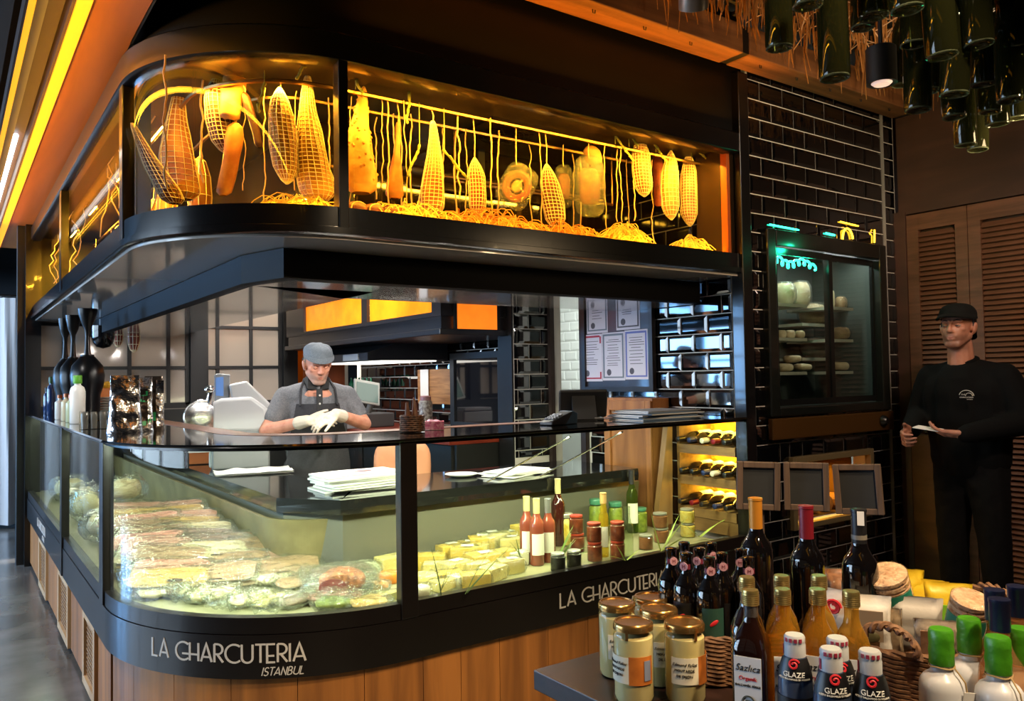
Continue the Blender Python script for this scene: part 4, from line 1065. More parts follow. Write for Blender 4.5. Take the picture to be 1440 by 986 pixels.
stack(967, 735, .04, .075, F_CORN, LIDW, 'lower pickle jar of the stack near the wine rack', 'upper pickle jar of the stack near the wine rack')
jar('single pate jar in front of the green bottle', 908, 752, .036, .07, F_PAT, LIDW)
# grass sprigs stuck among the goods
M_GR = mat('grass_leaf', '#55702a', .5, noise_=8, col2='#3c5520'); M_GRL = mat('pale_grass_leaf', '#a8b85a', .5, noise_=8, col2='#7d8f38')
def sprig(label, x, y, dirs, L, m):
    p = onZ(x, y, DZ+.02); q = MB()
    for d in dirs: blade(q, p+Vector((rnd(-.01, .01), rnd(-.005, .005), 0)), d, L*rnd(.8, 1.1), .013)
    tag(q.build('grass_sprig', m, smooth=0), label, 'sprig')
sprig('grass sprig rising among the cheese left of centre', 618, 838, [(.25, -.1, 1), (.1, -.05, 1), (.4, -.2, .9), (-.1, 0, 1)], .20, M_GR)
sprig('grass sprig leaning right over the front cheese', 655, 835, [(.6, -.25, .8), (.8, -.3, .9), (.5, -.2, 1)], .23, M_GR)
sprig('short grass sprig at the back of the cheese', 640, 765, [(.3, 0, 1), (-.2, 0, .6)], .12, M_GR)
sprig('bushy grass sprig in front of the rosé bottles', 780, 795, [(.9, -.1, .5), (.9, 0, .8), (.7, 0, 1), (1, 0, .3), (.8, .1, .65), (.6, 0, .9), (.95, 0, .45)], .20, M_GR)
sprig('thin grass sprig left of the rosé bottles', 735, 790, [(-.3, 0, 1), (-.5, 0, .8)], .13, M_GR)
sprig('pale grass blades crossing beside the jars', 930, 775, [(.7, 0, .6), (-.3, 0, .9), (.9, 0, .35), (.5, .1, .5)], .22, M_GRL)
sprig('pale grass blades near the right end of the case', 985, 755, [(.9, 0, .4), (.6, 0, .3), (-.6, .1, .5)], .24, M_GRL)
sprig('pale grass at the foot of the clear bottle', 880, 788, [(-.6, 0, .3), (.5, 0, .3), (-.3, 0, .5)], .10, M_GRL)
sprig('green leaf lying across the meat packs', 235, 740, [(.8, -.5, -.1)], .16, M_GR)
# crumpled film bags lying at the left end and side of the case
random.seed(77)
for i, (x, y, r1, r2, h, z) in enumerate(((.70, 3.75, .10, .09, .05, .60), (.66, 4.0, .08, .12, .05, .62), (.72, 4.9, .12, .14, .08, .66), (.72, 5.3, .12, .14, .08, .72), (.78, 4.75, .10, .12, .07, .86), (.72, 5.7, .1, .14, .08, .66), (.75, 6.2, .12, .16, .08, .66), (.75, 6.8, .12, .16, .08, .66), (.82, 3.38, .09, .07, .03, .60), (1.02, 3.08, .09, .05, .025, .595))):
    r_ = thing('film_bag', 'crumpled clear bag of pale sausage at the left side glass, %s from the front' % ORD[i] if i < 8 else ('crumpled clear bag left of the meat heap', 'crumpled clear bag before the seeded salami')[i-8], 'bag', (x, y, z), rnd(-1, 1), 'crumpled clear bags at the left side of the case' if i < 8 else 'crumpled clear bags at the front of the curved case')
    MB().grid(pillow(r1*.75, r2*.75, h*.7, 3, .02, 20, (i, 0, 0), h*.3), 20, 9, True).build('food', CH[1] if i % 2 else MATS['slices_cream'], r_, world=False)
    MB().grid(pillow(r1, r2, h, 4, .035, 22, (i, 3, 0), h*.3), 26, 11, True).build('film', FILMG, r_, world=False)

# ------------------------------------------------------------ things on the counter top
TZ = 1.2225
def rect_on_face(m, x0, x1, z0, z1, y, th=.002): return m.bb((x0, y-th, z0), (x1, y, z1))
FOIL = mat('silver_foil', '#c9ccd2', .2, 1, bump=(9, .8, .03)); FOILD = mat('dark_foil', '#4a4038', .28, .8, bump=(9, .8, .03)); GRNM = mat('green_print', '#1f8a4c', .4)
def pouch(label, x, y, H, W, m, win=None, lean=0, rz=0):
    p = onZ(x, y, TZ)
    r_ = thing('foil_pouch', label, 'pouch', (p.x, p.y, TZ), faces(p)+rz)
    o_ = Vector((x, 0, 0))
    def fn(u, v):
        a = 2*PI*u; d = .040*(1-v)**.8+.002; w_ = W/2*(1-.22*v)*(1-.06*math.sin(PI*v))
        ca, sa = math.cos(a), math.sin(a)
        px = w_*math.copysign(abs(ca)**.5, ca); py = d*math.copysign(abs(sa)**.8, sa)
        n_ = noise.noise(Vector((px*16, v*5, py*6))+o_)*.02*(.3+v*(1-v)*3)
        return Vector((px+lean*v*v*H, py+n_, v*H))
    MB().grid(fn, 28, 18, True).build('pouch', m, r_, smooth=25, world=False)
    def front(x, z, off=.004):                 # bent sheet lying on the pouch front
        v = z/H
        u0 = max(-1, min(1, x/(W/2)))
        return Vector((x+lean*v*v*H, -(.040*(1-v)**.8)*(max(0, 1-abs(u0)**2))**.4-off+noise.noise(Vector((x*16, v*5, -.1))+o_)*.02*(.3+v*(1-v)*3), z))
    if win:
        for (x0, x1, z0, z1, mm, nm) in win:
            q = MB()
            n = 6; vs = [front(x0+(x1-x0)*i/n, z0+(z1-z0)*j/n, .006) for i in range(n+1) for j in range(n+1)]
            vs2 = [v+Vector((0, .003, 0)) for v in vs]; K = (n+1)**2
            fs = [(i*(n+1)+j, (i+1)*(n+1)+j, (i+1)*(n+1)+j+1, i*(n+1)+j+1) for i in range(n) for j in range(n)]
            fs2 = [tuple(K+k for k in reversed(f)) for f in fs]
            q.add(vs+vs2, fs+fs2)
            q.build(nm, mm, r_, smooth=60, world=False)
    return r_
pouch('silver foil pouch standing leftmost of the three, crumpled with blue sheen', 176, 609, .265, .155, FOIL)
pouch('dark window foil pouch with green print in the middle of the three', 198, 607, .255, .125, FOIL, [(-.045, .03, .02, .20, FOILD, 'window'), (-.01, .03, .14, .19, GRNM, 'print'), (-.03, .045, .03, .06, GRNM, 'print')])
pouch('dark foil pouch with silver edge standing rightmost of the three', 216, 606, .26, .10, FOILD, [(.01, .045, .02, .24, FOIL, 'edge_stripe'), (-.03, .01, .05, .09, GRNM, 'print')])
# black ceramic bottles with funnel stoppers
BCER = mat('black_ceramic', '#08080a', .3, spec=.3)
for i, (x, y) in enumerate(((88, 586), (99, 588), (119, 592))):
    p = onZ(x, y, TZ); k = (.9, .95, 1.12)[i]
    r_ = thing('black_bottle', ('black round bellied bottle with a funnel top, furthest back of three', 'black round bellied bottle with a funnel top, between the other two', 'largest black round bellied bottle with a funnel top, nearest of three')[i], 'bottle', (p.x+.015, p.y, TZ), 0)
    MB().lathe([(.05*k, 0), (.062*k, .01), (.066*k, .16), (.082*k, .22), (.088*k, .28), (.078*k, .34), (.05*k, .38), (.034*k, .40), (.034*k, .41), (.024, .412)], 24).build('body', BCER, r_, world=False)
    MB().lathe([(.020, .41), (.016, .45), (.013, .52), (.016, .56), (.032, .60), (.046*k, .66), (.050*k, .69), (.050*k, .695), (.03, .692)], 20).build('funnel', BCER, r_, world=False)
# white and blue bottles with green caps, small jars, egg box, stacked cups
GCAP = mat('green_cap', '#5aa32c', .4); CERW = mat('white_ceramic', '#dcdcd6', .3); BLUEG = mat('blue_glass', '#233a66', .1, coat=.5)
for (x, y, yt, w_, m_, c_, lb) in ((109, 596, 528, 20, CERW, GCAP, 'white ceramic bottle with green cap on the counter\'s left side'), (72, 584, 530, 11, BLUEG, mat('dark_green_cap', '#2f5a34', .4), 'blue bottle with dark green cap at the far end of the counter'), (66, 582, 545, 9, BLUEG, BLACKM, 'small blue bottle with black cap at the far end of the counter')):
    p = onZ(x, y, TZ); t = (p-Vector((0, 0, CAMZ))).dot(RF); H = (y-yt)*t/FPX; R = w_/2*t/FPX
    r_ = thing('oil_flask', lb, 'bottle', (p.x, p.y, TZ))
    MB().lathe([(R*.9, 0), (R, .006), (R, H*.66), (R*.85, H*.75), (R*.42, H*.80), (R*.42, H*.84)], 18).build('body', m_, r_, world=False)
    MB().lathe([(R*.55, H*.83), (R*.58, H*.84), (R*.58, H*.98), (R*.5, H)], 16).build('cap', c_, r_, world=False)
for i, (x, y, hh, m_) in enumerate(((84, 590, .16, CERW), (93, 592, .17, mat('cream_glass', '#cfc9ab', .2)), (100, 594, .165, mat('pale_green_glass', '#b7c2a0', .2)))):
    p = onZ(x, y, TZ)
    r_ = thing('small_bottle', ('small white bottle', 'small cream bottle', 'small pale green bottle')[i]+' in the row before the black bellied bottles', 'bottle', (p.x, p.y, TZ))
    MB().lathe([(.026, 0), (.029, .005), (.029, hh*.7), (.012, hh*.8), (.012, hh*.88)], 16).build('body', m_, r_, world=False)
    MB().lathe([(.015, hh*.87), (.015, hh*.99), (.013, hh)], 12).build('cap', mat('copper_cap', '#a86a48', .35, .6), r_, world=False)
p = onZ(136, 603, TZ)
r_ = thing('egg_box', 'clear plastic box of small jars in rows on the counter', 'box', (p.x+.03, p.y+.02, TZ), faces(p))
for i in range(5):
    for j in range(3): MB().lathe([(.016, .002), (.018, .06), (.018, .075), (.014, .085)], 10, Matrix.Translation((-.08+i*.04, -.04+j*.04, 0))).build('jar', mat('smoked_jar', '#6c6862', .2), r_, world=False)
MB().box((0, 0, .045), (.21, .13, .088)).build('box', GLASS, r_, smooth=0, world=False)
p = onZ(142, 590, TZ)
r_ = thing('plate_stack', 'stack of white plates under yellow light behind the clear box', 'plates', (p.x+.05, p.y, TZ))
for i in range(9): MB().lathe([(.05, .0+i*.016), (.09, .012+i*.016), (.092, .016+i*.016), (.05, .008+i*.016)], 24).build('plate', CERW, r_, world=False)
p = onZ(148, 592, TZ)
r_ = thing('golden_tray', 'tray of glowing yellow sweets on the stand behind the plates', 'tray', (.78, 5.75, TZ))
MB().box((0, 0, .10), (.26, .2, .2)).build('stand', mat('orange_box', '#c5702a', .5), r_, smooth=0, world=False, bevel=.005)
MB().grid(pillow(.13, .1, .02, 4, .02, 30, (1, 1, 1), .215), 20, 7, True).build('sweets', mat('yellow_sweets', '#e8b83a', .5, noise_=40, col2='#c98c1c'), r_, world=False)
# meat slicer on the worktop
p = onZ(322, 660, .93); p = onT(322, 610, 4.80); p.z = .931
sl = thing('meat_slicer', 'white and grey meat slicer with steel blade on the worktop', 'slicer', p, faces(p))
t0 = (p-Vector((0, 0, CAMZ))).dot(RF); kk = t0/FPX
zb = onT(322, 606, t0).z
def sp(x, y): return ((x-322)*kk, (606-y)*kk+zb-.931)
SLW = mat('slicer_white', '#b4b6b8', .35); SLG = mat('slicer_grey', '#7c7f83', .4)
def side(poly, y0, y1, m, nm, bev=.012):
    q = MB().prism([sp(*c) for c in poly], -y1, -y0, Matrix.Rotation(PI/2, 4, 'X')); return q.build(nm, m, sl, smooth=40, world=False, bevel=bev, seg=3)
yb_ = 606+(zb-.9325)/kk
side([(300, yb_), (300, 604), (376, 604), (376, yb_)], -.10, .14, SLG, 'base')
side([(299, 606), (299, 566), (312, 560), (352, 558), (372, 574), (376, 606)], -.11, .13, SLW, 'housing', .02)
side([(322, 541), (346, 536), (382, 574), (376, 590), (356, 583), (326, 562)], -.08, .16, SLW, 'carriage', .012)
side([(352, 607), (360, 578), (383, 573), (379, 607)], -.10, .10, SLW, 'meat_tray', .01)
side([(303, 564), (303, 527), (308, 525), (324, 527), (323, 562)], -.03, .06, SLG, 'column', .006)
side([(305, 556), (305, 531), (315, 530), (315, 557)], -.034, -.029, mat('blue_display', '#32486a', .3, emit=((.2, .4, .9), .25)), 'display', 0)
x0, z0 = sp(287, 585)
MB().lathe([(.02, .010), (.028, .009), (.030, .004), (.066, .003), (.068, .0015), (.088, .001), (.090, 0), (.086, -.004), (.01, -.006)], 40, Matrix.Translation((x0, -.13, z0)) @ Matrix.Rotation(PI/2, 4, 'X') @ Matrix.Rotation(.35, 4, 'Y')).build('blade', STEEL, sl, world=False)
M3 = Matrix.Translation((x0, -.12, z0)) @ Matrix.Rotation(PI/2, 4, 'X') @ Matrix.Rotation(.35, 4, 'Y')
MB().tube([M3 @ Vector((.096*math.cos(a*PI/16), .096*math.sin(a*PI/16), 0)) for a in range(32)], .009, 8, closed=True).build('blade_guard', STEEL, sl, world=False)
x1, z1 = sp(296, 552)
MB().cap((x1, -.1, z1-.06), (x1+.015, -.1, z1+.02), .02, .016).ell((x1+.005, -.1, z1+.02), (.03, .025, .025), 12).build('knob', CHROME, sl, world=False)
# basket, pink box, card terminal, monitor, magazines on the counter's inner edge
p = onZ(580, 607, TZ+.002)
bk = thing('woven_basket', 'small dark woven basket on the counter behind the front glass', 'basket', (p.x, p.y, TZ+.002))
WICK = mat('brown_wicker', '#6b4326', .6, noise_=90, col2='#2f1a0e')
bsk = MB()
for i in range(8): bsk.tube([(.05*math.cos(a*PI/12), .05*math.sin(a*PI/12), .006+i*.0085+.0015*math.sin(a*3.2+i*PI)) for a in range(24)], .0052, 5, closed=True)
bsk.lathe([(.045, 0), (.047, .004)], 20); bsk.build('weave', WICK, bk, world=False)
MB().cap((-.015, .01, .03), (-.02, .01, .12), .018, .006).cap((.015, 0, .03), (.02, .02, .14), .02, .005).build('contents', mat('nut_bags', '#7a4e33', .5, noise_=30), bk, world=False)
p = onZ(614, 604, TZ+.002)
pb = thing('pink_box', 'pink patterned open box beside the woven basket', 'box', (p.x, p.y+.02, TZ+.002), faces(p))
PINK = mat('pink_pattern', '#c83c7c', .5, noise_=70, col2='#f0b8cc')
MB().box((0, -.03, .018), (.085, .004, .036)).box((0, .03, .018), (.085, .004, .036)).box((-.0405, 0, .018), (.004, .06, .036)).box((.0405, 0, .018), (.004, .06, .036)).box((0, 0, .003), (.085, .06, .004)).build('box', PINK, pb, smooth=0, world=False)
MB().grid(pillow(.034, .022, .012, 3, .01, 40, (0, 0, 0), .03), 14, 7, True).build('napkins', mat('pink_paper', '#e3a7bd', .7), pb, world=False)
p = onZ(786, 597, TZ)
ct = thing('card_terminal', 'blue and black card payment terminal lying on the counter', 'terminal', (p.x, p.y, TZ), faces(p)+.9)
q = MB().prism([(-.10, 0), (.09, 0), (.095, .05), (.06, .062), (-.095, .02)], -.04, .04, Matrix.Rotation(PI/2, 4, 'X')); q.build('body', mat('terminal_black', '#22242a', .35), ct, smooth=30, world=False, bevel=.006)
MB().prism([(.0, .0), (.092, 0), (.097, .051), (.06, .064)], -.041, .041, Matrix.Rotation(PI/2, 4, 'X')).build('blue_side', mat('terminal_blue', '#34506e', .35), ct, smooth=30, world=False, bevel=.004)
kb = MB()
for i in range(4):
    for j in range(3): kb.box((-.07+i*.02, -.02+j*.02, .030+i*.0055), (.012, .013, .008), Ry(-.27))
tag(kb.build('keys', mat('grey_keys', '#8d9096', .5), ct, smooth=0, world=False), kind='stuff')
p = onZ(822, 591, TZ)
mo = thing('pos_monitor', 'black till monitor seen from behind on the counter', 'monitor', (p.x, p.y, TZ), faces(p)+.12)
MB().box((0, .06, .085), (.255, .022, .155), Rx(.35)).build('screen', BLACKM, mo, smooth=0, world=False, bevel=.01)
MB().prism([(-.05, .0), (.02, .0), (.07, .15), (.05, .15)], -.06, .06, Matrix.Rotation(PI/2, 4, 'Z') @ Matrix.Rotation(PI/2, 4, 'X')).build('back_housing', BLACKM, mo, smooth=30, world=False)
MB().box((0, .02, .006), (.19, .14, .012)).build('stand', BLACKM, mo, smooth=0, world=False, bevel=.004)
MB().box((.07, -.047, .012), (.045, .002, .008)).build('sticker', mat('grey_sticker', '#9a9a9a', .5), mo, smooth=0, world=False)
random.seed(3)
MAGC = [mat('magazine_blue', '#5b7390', .5), mat('magazine_white', '#c9c9c6', .5), mat('magazine_grey', '#7b7d80', .5)]
for i in range(7):
    r_ = thing('magazine', ('grey', 'white', 'blue')[(6-i) % 3]+' magazine in the flat stack at the counter\'s right end, %s layer from the bottom' % ORD[i], 'magazine', (3.03+rnd(-.03, .03), 2.98+rnd(-.015, .015), TZ+.0005+i*.0066), rnd(-.12, .12), 'magazines stacked at the counter end')
    MB().box((0, 0, .003), (.40-.01*i, .26, .006)).build('pages', MAGC[1], r_, smooth=0, world=False); MB().box((0, -.001, .0062), (.402-.01*i, .262, .0006)).box((0, -.1310, .003), (.40, .0006, .0062)).build('cover', MAGC[(2-i) % 3 if i else 0], r_, smooth=0, world=False)

# ------------------------------------------------------------ things on the worktop, seen through the glass
random.seed(8)
p = Vector((1.62, 3.58, .9305))
for i in range(7):
    r_ = thing('paper_ream', 'flat bundle of white papers in the pile on the worktop, %s layer from the bottom' % ORD[i], 'papers', (p.x+rnd(-.02, .02), p.y+rnd(-.015, .015), .9305+i*.011), .1+rnd(-.15, .15), 'papers piled on the worktop')
    MB().grid(lambda u, v: Vector(((u-.5)*.40, (v-.5)*.22, .0095+.0015*math.sin(u*5+i))), 8, 3).map(lambda q: q).build('top_sheet', PAPER, r_, world=False)
    MB().box((0, 0, .0048), (.40, .22, .0085)).build('sheets', PAPER, r_, smooth=0, world=False)
    if i == 6: MB().prism([(.05*math.cos(a*PI/10)+.03, .022*math.sin(a*PI/10)) for a in range(20)], .0118, .0126).build('stamp', mat('maroon_stamp', '#6a3038', .6), r_, smooth=0, world=False)
r_ = thing('white_cloth', 'white folded cloth spread on the worktop before the label scale', 'cloth', (1.43, 4.60, .931), -.2)
MB().grid(lambda u, v: Vector(((u-.5)*.42, (v-.5)*.26, .012+.012*noise.noise(Vector((u*5, v*4, 1))))), 16, 12).grid(lambda u, v: Vector(((u-.5)*.42, (v-.5)*.26, .002)), 2, 2).build('cloth', PAPER, r_, world=False)
r_ = thing('label_scale', 'white and grey label scale on the worktop behind the cloth', 'scale', (1.46, 4.98, .931), faces((1.5, 4.9)))
MB().box((0, 0, .06), (.33, .3, .10)).build('body', SLW, r_, smooth=0, world=False, bevel=.015)
MB().box((0, 0, .122), (.36, .32, .012)).build('plate', STEEL, r_, smooth=0, world=False, bevel=.003)
MB().box((.08, -.152, .05), (.11, .004, .05)).build('display', mat('grey_display', '#7f8a88', .3), r_, smooth=0, world=False)
r_ = thing('paper_box', 'low orange and white box at the back of the worktop\'s left run', 'box', (1.34, 5.32, .931), faces((1.3, 5)))
MB().box((0, 0, .04), (.17, .12, .07)).build('box', mat('orange_card', '#b5622f', .6), r_, smooth=0, world=False); MB().box((0, 0, .082), (.18, .13, .012)).build('lid', PAPER, r_, smooth=0, world=False)
r_ = thing('white_papers', 'loose sheaf of white papers on the worktop behind the front pane', 'papers', (2.50, 3.50, .931), .1)
for i in range(4): MB().box((rnd(-.03, .03), rnd(-.01, .01), .003+i*.006), (.34, .2, .005), Rz(rnd(-.3, .3)) @ Ry(.01)).build('sheet', PAPER, r_, smooth=0, world=False)
r_ = thing('saucer', 'flat white saucer left of the loose papers on the worktop', 'saucer', (2.22, 3.62, .931))
MB().lathe([(.05, 0), (.085, .012), (.087, .015), (.05, .006), (.001, .005)], 28).build('dish', CERW, r_, world=False)
SK = mat('peach_leather', '#c98a66', .45)
r_ = thing('stool', 'peach leather stool with rounded back behind the worktop', 'stool', (2.16, 4.17, 0), faces((2.1, 4.1)))
MB().grid(lambda u, v: Vector((.17*math.copysign(abs(math.cos(2*PI*u))**.6, math.cos(2*PI*u))*math.sin(PI*v)**.3, .12+.03*-math.cos(PI*v)+.3*(.17*math.cos(2*PI*u))**2, .93+.16*math.copysign(abs(math.sin(2*PI*u))**.6, math.sin(2*PI*u))*math.sin(PI*v)**.3)), 26, 9, True).build('backrest', SK, r_, world=False)
MB().lathe([(.15, .64), (.18, .66), (.18, .70), (.15, .72)], 28).build('seat', SK, r_, world=False)
for sx in (-1, 1):
    MB().cap((sx*.06, .10, .70), (sx*.06, .13, .85), .012, .012, 8).build('bracket', BLACKM, r_, world=False)
    for sy in (-1, 1): MB().cap((sx*.17, sy*.17, .013), (sx*.10, sy*.10, .65), .013, .013, 8).build('leg', BLACKM, r_, world=False)

# ------------------------------------------------------------ kitchen hood and back counter
HM = mat('hood_dark', '#1c1b1e', .35, coat=.2)
kh = thing('wall_cabinet', 'black hanging cabinet with three amber windows over the back counter', 'cabinet', (2.95, 5.6, 1.72))
AMBP = mat('amber_light_panel', '#e08a14', .3, emit=((1.0, .25, .005), .55), noise_=5, col2='#b35c06')
q = MB(); q.bb((2.62, 4.50, 1.86), (3.40, 4.53, 2.5)); q.build('end_face', HM, kh, smooth=0)
MB().bb((2.62, 4.53, 1.86), (2.64, 7.4, 1.89)).bb((2.62, 4.53, 2.14), (2.64, 7.4, 2.5)).bb((2.62, 4.53, 1.89), (2.64, 4.62, 2.14)).bb((2.62, 5.62, 1.89), (2.64, 5.72, 2.14)).bb((2.62, 6.95, 1.89), (2.64, 7.4, 2.14)).build('side_face', HM, kh, smooth=0)
MB().bb((2.60, 4.48, 1.735), (3.40, 7.4, 1.775)).build('sill', HM, kh, smooth=0, bevel=.006)
MB().bb((2.64, 4.53, 1.775), (3.38, 7.4, 1.86)).build('lower_box', HM, kh, smooth=0)
MB().bb((2.645, 4.62, 1.89), (2.655, 5.62, 2.14)).build('amber_window', AMBP, kh, smooth=0); MB().bb((2.645, 5.72, 1.89), (2.655, 6.95, 2.14)).build('amber_window', AMBP, kh, smooth=0)
MB().bb((2.735, 4.488, 1.775), (3.055, 4.499, 2.05)).build('amber_window', mat('orange_light_panel', '#e8791a', .4, emit=((1.0, .20, .010), .55), noise_=6, col2='#c25c0c'), kh, smooth=0)
for a, b, c, d in ((2.715, 2.735, 1.76, 2.07), (3.055, 3.075, 1.76, 2.07)): MB().bb((a, 4.482, c), (b, 4.4995, d)).build('window_frame', BLACKM, kh, smooth=0)
MB().bb((2.735, 4.482, 1.755), (3.055, 4.4995, 1.775)).build('window_frame', BLACKM, kh, smooth=0)
ex = thing('extractor_hood', 'slim grey extractor hood with small display under the hanging cabinet', 'hood', (3.0, 6.4, 1.62))
MB().prism([(2.66, 1.60), (2.66, 1.66), (2.9, 1.734), (3.38, 1.734), (3.38, 1.60)], -7.1, -5.7, Matrix.Rotation(PI/2, 4, 'X')).build('body', mat('dark_steel_hood', '#3a3b3e', .35, .6), ex, smooth=0)
MB().bb((2.65, 5.86, 1.605), (2.6595, 6.15, 1.655)).build('control_panel', mat('panel_grey', '#8f9294', .4), ex, smooth=0)
MB().bb((2.8, 5.75, 1.592), (3.3, 7.0, 1.599)).build('light_strip', mat('white_strip', '#ffffff', .5, emit=((1, .95, .85), 1.6)), ex, smooth=0)
bc = thing('back_counter', 'dark back counter with reddish brown worktop along the tiled wall', 'counter', (3.1, 5.9, 0))
MB().bb((2.74, 4.62, 1.0), (3.455, 7.5, 1.04)).build('top', mat('red_worktop', '#8a3420', .3, noise_=4, col2='#6a2516'), bc, smooth=0, bevel=.004)
for i in range(4): MB().bb((2.78, 4.66+i*.71, .1), (2.80, 5.34+i*.71, .99)).build('door', BLACKM, bc, smooth=0)
MB().bb((2.80, 4.62, 0), (3.45, 7.5, .999)).build('carcass', BLACKM, bc, smooth=0)
# dark glass panel, cutting board, receipts, tablet scale on the back counter
gp = thing('glass_oven', 'black glass oven panel reflecting the amber windows beside the tiled pier', 'oven', (3.40, 5.2, 1.04))
MB().bb((3.36, 4.92, 1.10), (3.38, 5.55, 1.60)).build('glass_panel', mat('dark_mirror_glass', '#15151a', .03, coat=1, spec=1), gp, smooth=0)
f = MB(); f.bb((3.345, 4.86, 1.05), (3.40, 4.92, 1.65)); f.bb((3.345, 5.55, 1.05), (3.40, 5.61, 1.65)); f.bb((3.345, 4.92, 1.60), (3.40, 5.55, 1.65)); f.bb((3.345, 4.92, 1.05), (3.40, 5.55, 1.10)); f.build('frame', BLACKM, gp, smooth=0)
MB().bb((3.40, 4.86, 1.0415), (3.455, 5.61, 1.65)).build('body', BLACKM, gp, smooth=0)
cb = thing('cutting_board', 'wide wooden cutting board leaning on the tiled back wall', 'board', (3.42, 5.95, 1.25))
MB().bb((3.42, 5.62, 1.23), (3.45, 6.30, 1.53)).build('wood', mat('board_wood', '#b5814e', .5, wood=(3, 3, 40), col2='#8a5c34'), cb, smooth=0, bevel=.006)
rc = thing('receipt_paper', 'long white receipt strip hanging over the cutting board', 'paper', (3.40, 6.15, 1.3))
MB().bb((3.405, 6.08, 1.30), (3.412, 6.22, 1.53)).build('sheet', PAPER, rc, smooth=0)
jg = thing('patterned_tin', 'tall tin with dark and white pattern below the receipt strip', 'tin', (3.25, 5.85, 1.0405))
MB().lathe([(.055, 0), (.057, .005), (.057, .21), (.045, .23)], 20).build('body', mat('mosaic_print', '#b8b2a8', .4, noise_=40, col2='#5a4440'), jg, world=False)
MB().lathe([(.047, .228), (.047, .26), (.03, .268)], 18).build('lid', mat('pinkish_lid', '#9a6a70', .4), jg, world=False)
ts = thing('tablet_till', 'grey tilted tablet till with printer on the back counter', 'till', (3.0, 6.35, 1.0405), faces((3.0, 6.3))+.5)
MB().box((-.06, -.02, .30), (.24, .02, .21), Rx(-.35) @ Ry(.2)).build('tablet', mat('tablet_white', '#a7aaa6', .4), ts, smooth=0, world=False, bevel=.005)
MB().box((-.06, -.032, .30), (.20, .005, .165), Rx(-.35) @ Ry(.2)).build('screen', mat('tablet_screen', '#3a4a44', .15, emit=((.25, .35, .3), .25)), ts, smooth=0, world=False)
MB().cap((-.05, .05, .03), (.06, .02, .34), .03, .025).build('arm', mat('arm_grey', '#6d6a68', .4), ts, world=False)
MB().box((.0, .05, .06), (.34, .28, .12)).build('printer', mat('printer_grey', '#4b4a4c', .45), ts, smooth=0, world=False, bevel=.01)
MB().box((-.30, .02, .05), (.30, .26, .10)).box((-.3, 0, .12), (.28, .22, .03)).build('tray', mat('tray_clear_grey', '#77777a', .3), ts, smooth=0, world=False, bevel=.006)
for i in range(6):
    r_ = thing('green_bottle', 'tiny green bottle on the ledge beside the extractor hood, %s counted from the pier' % ORD[i], 'bottle', (3.3, 7.0+i*.09, 1.35), 0, 'green bottles on the kitchen ledge')
    MB().lathe([(.025, 0), (.028, .06), (.010, .09), (.010, .12)], 10).build('glass', mat('green_small', '#1f6a4a', .2), r_, world=False)
ldg = thing('wall_ledge', 'narrow black ledge on the far tiled wall under the green bottles', 'shelf', (3.38, 7.2, 1.33)); MB().bb((3.22, 6.9, 1.335), (3.46, 7.55, 1.3495)).build('board', BLACKM, ldg, smooth=0)
op = thing('orange_panel', 'plain orange wood panel on the far wall beside the worker\'s cap', 'panel', (3.1, 7.55, 1.2)); MB().bb((2.85, 7.50, 1.05), (3.25, 7.59, 1.72)).build('sheet', mat('orange_wood', '#a8501c', .5, wood=(4, 4, 1), col2='#8a3f14'), op, smooth=0)
# certificate board on the side wall
cbd = thing('notice_board', 'dark framed board with five certificates on the black tiled wall', 'board', (3.45, 3.75, 1.68))
MB().bb((3.447, 3.43, 1.38), (3.455, 4.02, 2.15)).build('panel', mat('board_dark', '#2a2427', .35, coat=.3), cbd, smooth=0)
f = MB(); f.bb((3.43, 3.40, 1.35), (3.46, 3.43, 2.18)); f.bb((3.43, 4.02, 1.35), (3.46, 4.05, 2.18)); f.bb((3.43, 3.43, 1.35), (3.46, 4.02, 1.38)); f.build('frame', mat('board_frame', '#1d1715', .4), cbd, smooth=0)
INK = mat('print_ink', '#55525a', .6); REDI = mat('red_border', '#b02a40', .6); BLUI = mat('blue_border', '#6672b8', .6); GRYI = mat('grey_border', '#6f7a86', .6)
def cert(label, ya, yb, z0, z1, border, seed):
    random.seed(seed)
    r_ = thing('certificate', label, 'certificate', (3.446, (ya+yb)/2, z0))
    w_ = abs(ya-yb); h_ = z1-z0; yl = max(ya, yb)
    B = lambda u0, u1, v0, v1, d: ((3.4455-d, yl-u1*w_, z0+v0*h_), (3.4463-d+.0006, yl-u0*w_, z0+v1*h_))
    MB().bb(*B(0, 1, 0, 1, 0)).build('sheet', mat('cert_paper', '#d9d5de', .6), r_, smooth=0)
    for (u0, u1, v0, v1) in ((.04, .10, .05, .97), (.90, .96, .05, .97), (.10, .90, .93, .97), (.10, .90, .05, .08)):
        for (p0, p1) in (((.05, .2), (.8, .95)) if border is REDI and u1-u0 < .1 else ((v0, v1),)):
            MB().bb(*B(u0, u1, p0, p1, .001)).build('border', border, r_, smooth=0)
    q = MB(); v = .84
    while v > .30:
        a = rnd(.18, .3); q.bb(*B(a, 1-a+rnd(-.1, .06), v, v+.012, .001)); v -= rnd(.04, .075)
    tag(q.build('print_lines', INK, r_, smooth=0), kind='stuff')
    MB().prism([(.10*w_*math.cos(a*PI/8), .10*w_*math.sin(a*PI/8)) for a in range(16)], 0, .0012, Matrix.Translation((3.4445, yl-w_*.3, z0+h_*.17)) @ Matrix.Rotation(PI/2, 4, 'Y')).build('seal', INK, r_, smooth=0)
    return r_
cert('white certificate with red corner brackets, lower left on the board', 4.073, 3.865, 1.415, 1.722, REDI, 1)
cert('white certificate with grey border between the red and the blue one', 3.862, 3.655, 1.420, 1.725, GRYI, 2)
